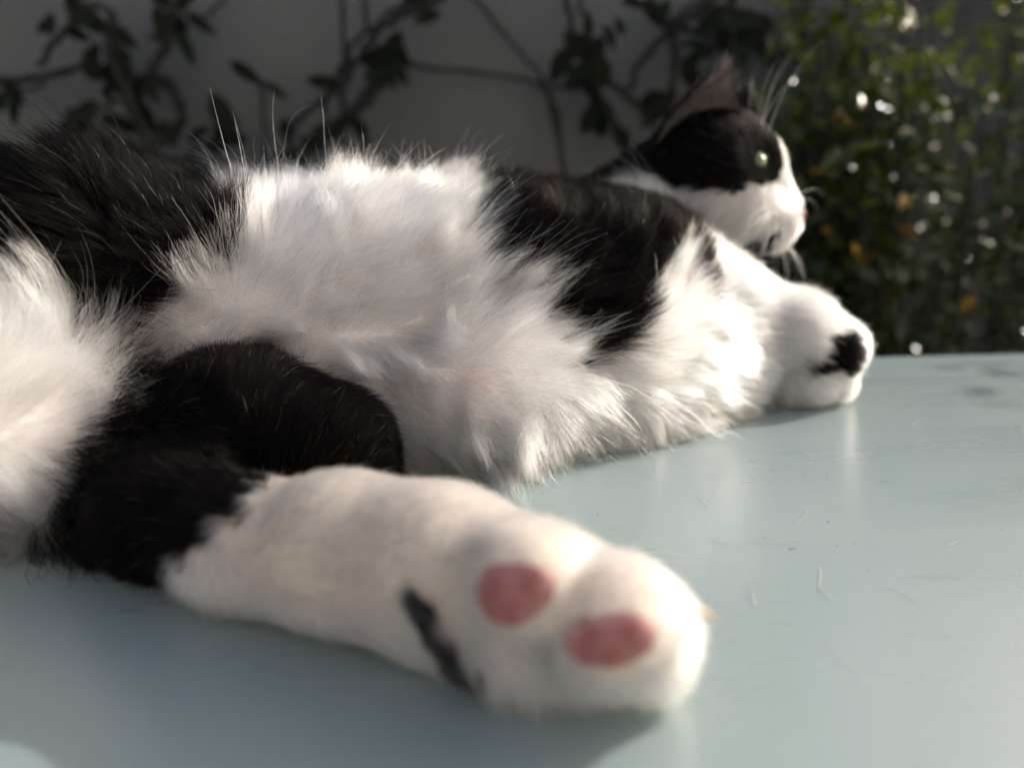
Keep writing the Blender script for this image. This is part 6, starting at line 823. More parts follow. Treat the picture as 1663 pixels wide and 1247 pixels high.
    (-0.2628, 0.2819, 0.0408, 0), (0.0508, 0.3968, 0.0012, 0), (-0.2418, 0.3403, 0.0851, 0), (-0.3974, 0.1764, 0.0164, 0), (0.1022, 0.4166, 0.1222, 0), (-0.2249, 0.3001, 0.0382, 0),
    (0.1338, 0.4136, 0.1032, 1), (-0.0993, 0.2177, 0.0024, 0), (-0.0358, 0.284, 0.0066, 1), (0.0028, 0.4414, 0.1028, 0), (-0.2048, 0.2671, 0.0262, 1), (-0.3624, 0.1683, 0.0568, 0),
    (-0.2933, 0.2895, 0.0593, 0), (-0.3074, 0.275, 0.0553, 0), (-0.1759, 0.3736, 0.0184, 0), (-0.1962, 0.1963, 0.0259, 1), (0.0284, 0.4096, 0.1067, 0), (0.1019, 0.4062, 0.0045, 0),
    (-0.0964, 0.3616, 0.1035, 1), (0.1177, 0.359, 0.0421, 1), (-0.036, 0.3023, 0.0737, 1), (0.0283, 0.1567, 0.0136, 2), (-0.0996, 0.2726, 0.0067, 0), (-0.0069, 0.3489, 0.1024, 0),
    (0.0626, 0.4447, 0.1202, 0), (-0.3085, 0.2662, 0.0882, 0), (-0.3174, 0.2336, 0.0911, 0), (-0.1765, 0.3043, 0.11, 0), (-0.0772, 0.3552, 0.0015, 0), (-0.0772, 0.3008, 0.0872, 1),
    (-0.2573, 0.2384, 0.0742, 0), (-0.2391, 0.3461, 0.0313, 0), (-0.0492, 0.2552, 0.0291, 0), (-0.2532, 0.2976, 0.1127, 0), (-0.2402, 0.2534, 0.1089, 0), (0.092, 0.4137, 0.0995, 1),
    (-0.0228, 0.2947, 0.0581, 1), (-0.1797, 0.3523, 0.0981, 0), (0.1364, 0.4281, 0.046, 1), (-0.0608, 0.2188, 0.0129, 0), (-0.355, 0.2265, 0.0737, 0), (-0.3845, 0.18, 0.0153, 0),
    (-0.1223, 0.2015, 0.0201, 0), (-0.1537, 0.2564, 0.0327, 1), (0.0924, 0.3552, 0.0012, 0), (0.1055, 0.4073, 0.0056, 0), (-0.1316, 0.224, 0.0012, 0), (-0.0829, 0.1768, 0.0285, 0),
    (0.0734, 0.4756, 0.0966, 0), (0.1788, 0.3905, 0.0264, 0), (0.0541, 0.3357, 0.0714, 0), (-0.0262, 0.4583, 0.0845, 0), (0.0316, 0.3712, 0.0012, 0), (-0.3141, 0.2114, 0.0837, 0),
    (-0.0132, 0.2976, 0.0012, 0), (0.0806, 0.4753, 0.0648, 0), (-0.3427, 0.2269, 0.0333, 0), (-0.379, 0.2055, 0.0489, 0), (-0.0228, 0.1726, 0.0388, 2), (0.0939, 0.3407, 0.0435, 1),
    (-0.2746, 0.226, 0.0613, 0), (0.118, 0.4222, 0.1385, 0), (0.0156, 0.461, 0.0166, 0), (0.0605, 0.4321, 0.0033, 0), (-0.2755, 0.2564, 0.1019, 0), (-0.1209, 0.1988, 0.0108, 0),
    (0.006, 0.416, 0.0012, 0), (-0.1412, 0.3296, 0.1025, 0), (0.028, 0.4648, 0.0911, 0), (-0.09, 0.4193, 0.0167, 0), (-0.1383, 0.4133, 0.0293, 0), (-0.0294, 0.4644, 0.0714, 0),
    (-0.0964, 0.3264, 0.0017, 0), (-0.3593, 0.181, 0.0696, 0), (-0.09, 0.2559, 0.0016, 0), (0.0409, 0.4812, 0.0551, 0), (-0.0539, 0.4436, 0.0211, 0), (-0.2565, 0.3169, 0.1033, 0),
    (0.1768, 0.3921, 0.0262, 0), (0.0572, 0.3552, 0.0012, 0), (-0.0102, 0.3205, 0.0898, 0), (-0.1284, 0.3232, 0.1028, 0), (-0.0488, 0.4582, 0.0552, 0), (-0.2272, 0.2445, 0.0771, 0),
    (-0.186, 0.2272, 0.0019, 1), (0.0156, 0.352, 0.0012, 0), (-0.224, 0.3208, 0.1075, 0), (-0.0938, 0.2864, 0.0735, 1), (-0.0324, 0.2976, 0.0012, 0), (-0.2048, 0.2546, 0.0668, 0),
    (-0.1483, 0.2639, 0.0493, 0), (-0.1958, 0.3781, 0.0812, 0), (-0.2599, 0.2945, 0.1101, 0), (0.0735, 0.358, 0.0845, 0), (0.0677, 0.4589, 0.0184, 0), (0.1557, 0.3725, 0.0503, 1),
    (-0.3236, 0.2137, 0.086, 0), (-0.1247, 0.4085, 0.0149, 0), (-0.1987, 0.314, 0.1018, 0), (0.1024, 0.4293, 0.0227, 0), (-0.1597, 0.2235, 0.0667, 1), (0.0284, 0.3168, 0.0012, 0),
    (-0.1348, 0.3168, 0.1029, 0), (-0.2084, 0.2461, 0.0637, 1), (0.025, 0.365, 0.0991, 0), (-0.0356, 0.4256, 0.1033, 0), (0.124, 0.4719, 0.1345, 0), (-0.032, 0.3122, 0.0883, 1),
    (-0.1185, 0.2146, 0.0323, 0), (0.0774, 0.341, 0.0627, 1), (0.1346, 0.401, 0.0153, 1), (-0.0262, 0.4323, 0.1039, 0), (-0.2719, 0.2358, 0.088, 0), (-0.4036, 0.1152, 0.0072, 0),
    (-0.2085, 0.3327, 0.0155, 0), (-0.2514, 0.3227, 0.0531, 0), (-0.1828, 0.2205, 0.0698, 1), (0.006, 0.384, 0.0012, 0), (-0.2244, 0.24, 0.0646, 1), (-0.378, 0.1852, 0.0176, 0),
    (0.047, 0.3086, 0.0386, 1), (-0.26, 0.3236, 0.0906, 0), (0.1653, 0.4479, 0.0821, 1), (0.0792, 0.4762, 0.0616, 0), (0.0092, 0.3392, 0.0012, 0), (-0.1476, 0.2623, 0.0584, 0),
    (-0.2917, 0.2376, 0.0949, 0), (-0.258, 0.2199, 0.0262, 1), (-0.1251, 0.3456, 0.0024, 0), (-0.0805, 0.4067, 0.0065, 0), (0.158, 0.4409, 0.1198, 1), (0.0186, 0.4752, 0.052, 0),
    (0.0249, 0.3908, 0.1044, 0), (-0.2729, 0.2882, 0.1041, 0), (0.0636, 0.4765, 0.0871, 0), (-0.0837, 0.2623, 0.0454, 0), (-0.0004, 0.4, 0.0012, 0), (-0.1349, 0.3489, 0.1017, 0),
    (0.1061, 0.4583, 0.0803, 0), (-0.1373, 0.2649, 0.0872, 0), (-0.1028, 0.3616, 0.1034, 1), (-0.1279, 0.2222, 0.034, 0), (-0.3927, 0.0792, 0.0131, 0), (-0.1059, 0.3327, 0.1016, 1),
    (0.0412, 0.3584, 0.0012, 0), (-0.1092, 0.3552, 0.1031, 1), (0.0368, 0.1447, 0.0203, 2), (-0.266, 0.2688, 0.0395, 0), (-0.152, 0.2545, 0.0302, 1), (0.1729, 0.3808, 0.0431, 1),
    (-0.1892, 0.256, 0.0104, 1), (-0.1061, 0.2528, 0.0527, 0), (-0.0772, 0.3906, 0.1009, 0), (-0.2209, 0.336, 0.0175, 0), (0.1536, 0.3941, 0.0531, 1), (-0.3748, 0.2047, 0.0328, 0),
    (-0.0804, 0.304, 0.0016, 0), (-0.2212, 0.304, 0.0328, 0), (-0.1893, 0.3617, 0.0165, 0), (-0.3541, 0.1681, 0.0337, 0), (0.1355, 0.4244, 0.0405, 1), (-0.2548, 0.2247, 0.0477, 1),
    (-0.1171, 0.2739, 0.0194, 0), (0.0231, 0.3055, 0.0534, 0), (-0.0548, 0.1951, 0.0232, 2), (-0.3683, 0.0638, 0.0233, 0), (-0.2744, 0.3093, 0.0867, 0), (0.042, 0.3051, 0.0096, 1),
    (0.1012, 0.3624, 0.0641, 1), (-0.0548, 0.3041, 0.0871, 1), (0.1052, 0.368, 0.0012, 0), (-0.074, 0.2432, 0.0014, 0), (0.141, 0.4248, 0.1259, 0), (-0.1567, 0.374, 0.0116, 0),
    (-0.0804, 0.1948, 0.0315, 0), (-0.3377, 0.1869, 0.0316, 0), (-0.0606, 0.2504, 0.041, 0), (-0.3335, 0.2337, 0.0844, 0), (-0.1348, 0.3712, 0.1002, 0), (-0.0397, 0.4593, 0.0719, 0),
    (-0.2883, 0.2207, 0.0487, 0), (-0.2583, 0.2538, 0.036, 1), (-0.3173, 0.2177, 0.0333, 0), (-0.1603, 0.3902, 0.0838, 0), (-0.0614, 0.324, 0.1045, 1), (0.0154, 0.3236, 0.0836, 0),
    (-0.3424, 0.2394, 0.046, 0), (-0.05, 0.2292, 0.0343, 0), (0.093, 0.4421, 0.0258, 0), (0.093, 0.4581, 0.042, 0), (-0.1829, 0.2583, 0.0142, 1), (0.1811, 0.3717, 0.0324, 1),
    (-0.0001, 0.3061, 0.0658, 1), (-0.2731, 0.308, 0.0611, 0), (-0.0355, 0.4606, 0.0297, 0), (-0.3235, 0.2241, 0.0319, 0), (-0.0232, 0.3057, 0.0735, 1), (-0.3331, 0.1821, 0.0682, 0),
    (-0.1249, 0.2184, 0.0319, 0), (-0.0452, 0.3619, 0.1047, 0), (-0.0996, 0.3456, 0.1025, 1), (-0.2431, 0.3248, 0.1048, 0), (-0.1668, 0.3231, 0.1023, 0), (-0.134, 0.268, 0.0873, 0),
    (0.1375, 0.4517, 0.0825, 1), (-0.2719, 0.2363, 0.0482, 0), (-0.1538, 0.2554, 0.097, 0), (0.1416, 0.4178, 0.1033, 1), (-0.0292, 0.4128, 0.0012, 0), (-0.0301, 0.4563, 0.0185, 0),
    (0.0668, 0.4575, 0.0169, 0), (-0.1156, 0.2496, 0.0013, 0), (0.1501, 0.3885, 0.0061, 1), (-0.0393, 0.1523, 0.0269, 2), (-0.2918, 0.2213, 0.0836, 0), (-0.0292, 0.3232, 0.0012, 0),
    (0.114, 0.3499, 0.017, 1), (0.0866, 0.4572, 0.1344, 0), (0.0243, 0.2955, 0.0386, 1), (-0.0652, 0.2608, 0.0348, 0), (-0.0515, 0.384, 0.1025, 1), (0.054, 0.3392, 0.0012, 0),
    (-0.4068, 0.1216, 0.0296, 0), (0.1587, 0.4243, 0.0932, 1), (-0.2085, 0.2716, 0.0546, 0), (-0.0806, 0.4229, 0.0845, 0), (-0.0066, 0.4591, 0.0889, 0), (0.0347, 0.3905, 0.1028, 0),
    (-0.1634, 0.2013, 0.0166, 1), (0.0764, 0.4129, 0.1062, 1), (-0.3591, 0.2211, 0.0748, 0), (-0.1857, 0.3898, 0.0426, 0), (-0.2018, 0.2029, 0.0144, 1), (-0.1828, 0.24, 0.0679, 1),
    (-0.2055, 0.3198, 0.1019, 0), (-0.0494, 0.2551, 0.011, 0), (-0.0383, 0.1517, 0.0141, 2), (-0.058, 0.304, 0.0015, 0), (0.0352, 0.4538, 0.102, 0), (-0.2381, 0.3557, 0.0354, 0),
    (0.086, 0.4763, 0.0968, 0), (-0.1955, 0.2017, 0.0551, 1), (-0.0688, 0.4433, 0.062, 0), (-0.2551, 0.2582, 0.0298, 1), (-0.0767, 0.4245, 0.0179, 0), (-0.1562, 0.408, 0.052, 0),
    (0.038, 0.32, 0.0012, 0), (-0.186, 0.3903, 0.0648, 0), (-0.3903, 0.1281, 0.0342, 0), (0.0701, 0.3551, 0.0842, 0), (-0.0298, 0.1875, 0.0141, 2), (0.0354, 0.4755, 0.0802, 0),
    (-0.1724, 0.3922, 0.0337, 0), (-0.0258, 0.2792, 0.0107, 1), (0.0378, 0.462, 0.0155, 0), (0.07, 0.3392, 0.0012, 0), (-0.0898, 0.2858, 0.0082, 1), (-0.2421, 0.3361, 0.0338, 0),
    (-0.0676, 0.2174, 0.02, 0), (0.1537, 0.458, 0.1225, 0), (-0.4094, 0.1187, 0.023, 0), (0.1394, 0.4252, 0.052, 1), (-0.1828, 0.2555, 0.0679, 0), (-0.1209, 0.2975, 0.1018, 0),
    (-0.1949, 0.2888, 0.028, 0), (-0.2354, 0.3562, 0.0821, 0), (-0.1348, 0.2723, 0.0361, 1), (-0.3944, 0.083, 0.0201, 0), (-0.0539, 0.2226, 0.0304, 0), (0.0158, 0.4633, 0.0866, 0),
    (-0.1376, 0.2673, 0.0485, 1), (0.017, 0.2861, 0.0164, 1), (-0.0996, 0.2432, 0.0521, 0), (-0.1185, 0.2845, 0.0939, 0), (-0.1356, 0.2535, 0.0269, 0), (0.0117, 0.134, 0.0163, 2),
    (-0.1446, 0.2907, 0.016, 1), (-0.0421, 0.2887, 0.0516, 1), (-0.0704, 0.2894, 0.0657, 1), (-0.1003, 0.1836, 0.0132, 0), (-0.2577, 0.328, 0.0808, 0), (-0.2721, 0.2942, 0.1027, 0),
    (-0.2663, 0.3044, 0.0514, 0), (0.0488, 0.4594, 0.1044, 0), (-0.3236, 0.1888, 0.068, 0), (0.006, 0.368, 0.1034, 0), (-0.0932, 0.3869, 0.1017, 0), (-0.1091, 0.3806, 0.1022, 0),
    (0.1455, 0.4268, 0.1189, 0), (0.1246, 0.4099, 0.0165, 1), (-0.1989, 0.257, 0.0655, 0), (-0.1086, 0.2408, 0.05, 0), (-0.0683, 0.4266, 0.0156, 0), (-0.2692, 0.304, 0.1, 0),
    (0.0766, 0.3934, 0.0974, 0), (-0.0329, 0.4228, 0.1049, 0), (-0.392, 0.1871, 0.0255, 0), (0.0254, 0.4475, 0.1021, 0), (0.1268, 0.3592, 0.0169, 1), (0.0533, 0.3312, 0.0666, 0),
    (0.1692, 0.3645, 0.0329, 0), (-0.0496, 0.24, 0.0378, 0), (0.0248, 0.132, 0.0344, 2), (0.0082, 0.1362, 0.0193, 2), (0.0633, 0.4756, 0.0366, 0), (-0.0963, 0.2561, 0.0524, 0),
    (0.116, 0.3761, 0.0667, 1), (0.1349, 0.408, 0.0219, 1), (-0.0002, 0.1318, 0.0296, 2), (-0.0836, 0.3838, 0.1022, 0), (-0.1892, 0.3744, 0.0872, 0), (0.0965, 0.418, 0.1185, 0),
    (-0.2085, 0.203, 0.0158, 1), (-0.205, 0.2575, 0.0567, 1), (-0.0867, 0.2017, 0.0035, 2), (0.1213, 0.3839, 0.0682, 1), (0.1342, 0.4589, 0.0853, 1), (-0.0772, 0.368, 0.0016, 0),
    (-0.0612, 0.3202, 0.1028, 1), (-0.106, 0.3393, 0.1021, 1), (-0.1697, 0.3011, 0.018, 0), (-0.4103, 0.1702, 0.0166, 0), (-0.2445, 0.2673, 0.0361, 1), (-0.0715, 0.4267, 0.0852, 0),
    (-0.0998, 0.1988, 0.034, 0), (0.0125, 0.4729, 0.0394, 0), (0.1476, 0.4615, 0.1032, 1), (0.0477, 0.3931, 0.1019, 0), (-0.1764, 0.3231, 0.1025, 0), (0.1079, 0.4215, 0.0177, 0),
    (-0.1893, 0.2174, 0.0686, 1), (-0.0484, 0.2977, 0.0018, 0), (0.1063, 0.4428, 0.0412, 1), (-0.119, 0.2727, 0.0646, 1), (-0.1536, 0.2077, 0.023, 1), (-0.0387, 0.307, 0.0841, 1),
    (0.0314, 0.4773, 0.0455, 0), (0.1244, 0.4722, 0.1026, 1), (-0.0005, 0.1695, 0.0327, 2), (0.0915, 0.375, 0.0827, 0), (0.1577, 0.4422, 0.1217, 1), (-0.4095, 0.1349, 0.035, 0),
    (-0.1176, 0.28, 0.0846, 0), (0.0063, 0.3221, 0.0851, 0), (-0.0834, 0.2872, 0.0684, 1), (-0.0964, 0.3838, 0.1022, 0), (-0.3755, 0.1573, 0.0175, 0), (0.1468, 0.3739, 0.0529, 1),
    (-0.1768, 0.3914, 0.0717, 0), (0.0477, 0.3069, 0.0103, 1), (0.0878, 0.3567, 0.0729, 0), (0.1046, 0.3558, 0.0516, 1), (-0.0164, 0.304, 0.068, 1), (-0.1383, 0.2136, 0.0203, 0),
    (0.0387, 0.312, 0.05, 0), (-0.1061, 0.2561, 0.0523, 0), (-0.1567, 0.267, 0.0379, 0), (-0.1517, 0.4076, 0.0355, 0), (-0.2559, 0.2391, 0.0679, 0), (-0.1345, 0.4059, 0.0173, 0),
    (-0.2177, 0.3274, 0.102, 0), (-0.2586, 0.3091, 0.0508, 0), (-0.1191, 0.2723, 0.0199, 0), (-0.0447, 0.3057, 0.085, 1), (0.0574, 0.4613, 0.0162, 0), (-0.1316, 0.2876, 0.0164, 1),
    (0.1056, 0.4142, 0.1188, 0), (-0.1544, 0.2903, 0.0183, 1), (-0.0927, 0.2727, 0.0436, 0), (0.0567, 0.425, 0.1114, 0), (-0.1498, 0.2104, 0.0259, 1), (0.0976, 0.3406, 0.008, 1),
    (-0.122, 0.4257, 0.0552, 0), (0.1506, 0.4584, 0.1032, 1), (0.1214, 0.3938, 0.0036, 0), (-0.2563, 0.2532, 0.1028, 0), (-0.0771, 0.3204, 0.1024, 1), (0.0163, 0.3117, 0.066, 0),
    (0.1797, 0.374, 0.0367, 1), (-0.1025, 0.1867, 0.0257, 0), (-0.2556, 0.2182, 0.0389, 1), (0.1012, 0.424, 0.1364, 0), (-0.1154, 0.4248, 0.0677, 0), (-0.3715, 0.1664, 0.0166, 0),
    (-0.0006, 0.1341, 0.0362, 2), (-0.3222, 0.255, 0.0827, 0), (-0.2891, 0.2918, 0.0877, 0), (-0.132, 0.4072, 0.0849, 0), (-0.2018, 0.2666, 0.0361, 1), (-0.2212, 0.3744, 0.0712, 0),
    (-0.2548, 0.2549, 0.0175, 1), (-0.2177, 0.2063, 0.051, 1), (0.1148, 0.4761, 0.1224, 0), (-0.1552, 0.4081, 0.0453, 0), (-0.17, 0.2207, 0.0684, 1), (0.0316, 0.4769, 0.0712, 0),
    (-0.0866, 0.2231, 0.0333, 0), (-0.3262, 0.2552, 0.0493, 0), (0.0028, 0.1728, 0.0136, 2), (-0.3017, 0.2188, 0.0856, 0), (-0.2693, 0.2552, 0.1017, 0), (0.0436, 0.3058, 0.0353, 1),
    (0.0852, 0.46, 0.0335, 0), (-0.1185, 0.4247, 0.0363, 0), (-0.1548, 0.3916, 0.0856, 0), (-0.2885, 0.2881, 0.0519, 0), (0.0344, 0.4751, 0.0354, 0), (-0.1187, 0.2718, 0.0584, 1),
    (0.0265, 0.3054, 0.0503, 0), (-0.1213, 0.273, 0.0687, 1), (0.1829, 0.3741, 0.0297, 1), (-0.1224, 0.2199, 0.034, 0), (-0.3217, 0.1869, 0.0552, 0), (-0.0452, 0.187, 0.0344, 2),
    (-0.0384, 0.1866, 0.0338, 2), (0.1135, 0.4465, 0.0587, 0), (-0.3942, 0.115, 0.0341, 0), (0.1535, 0.3976, 0.0157, 1), (0.0679, 0.4599, 0.1209, 0), (-0.0009, 0.2894, 0.0507, 1),
    (-0.17, 0.24, 0.0681, 1), (-0.1223, 0.3103, 0.102, 0), (0.0868, 0.3738, 0.0853, 0), (0.0828, 0.4764, 0.1032, 0), (-0.202, 0.2559, 0.0583, 1), (0.0354, 0.3383, 0.0852, 0),
    (0.1455, 0.4653, 0.119, 0), (-0.0709, 0.1661, 0.0201, 2), (-0.2545, 0.3214, 0.1014, 0), (-0.1023, 0.2998, 0.0919, 1), (0.1175, 0.4341, 0.0401, 1), (0.0859, 0.3393, 0.0519, 1),
    (0.1425, 0.4236, 0.1188, 0), (-0.0196, 0.2885, 0.0516, 1), (0.0678, 0.3247, 0.0501, 1), (-0.2018, 0.374, 0.0836, 0), (0.0693, 0.3564, 0.0855, 0), (0.1015, 0.4248, 0.0177, 0),
    (-0.055, 0.1862, 0.0338, 2), (-0.1732, 0.24, 0.0681, 1), (-0.0858, 0.2058, 0.0054, 2), (-0.2044, 0.2888, 0.0338, 0), (-0.1863, 0.2547, 0.1021, 0), (-0.2245, 0.2039, 0.0164, 1),
    (-0.2561, 0.221, 0.0169, 1), (-0.0201, 0.4595, 0.0854, 0), (-0.1892, 0.32, 0.0169, 0), (0.1209, 0.475, 0.1161, 0), (-0.0326, 0.1532, 0.0332, 2), (-0.1516, 0.255, 0.0331, 1),
    (-0.1374, 0.2668, 0.0517, 1), (0.1343, 0.4251, 0.1355, 0), (-0.0676, 0.387, 0.1014, 0),
]
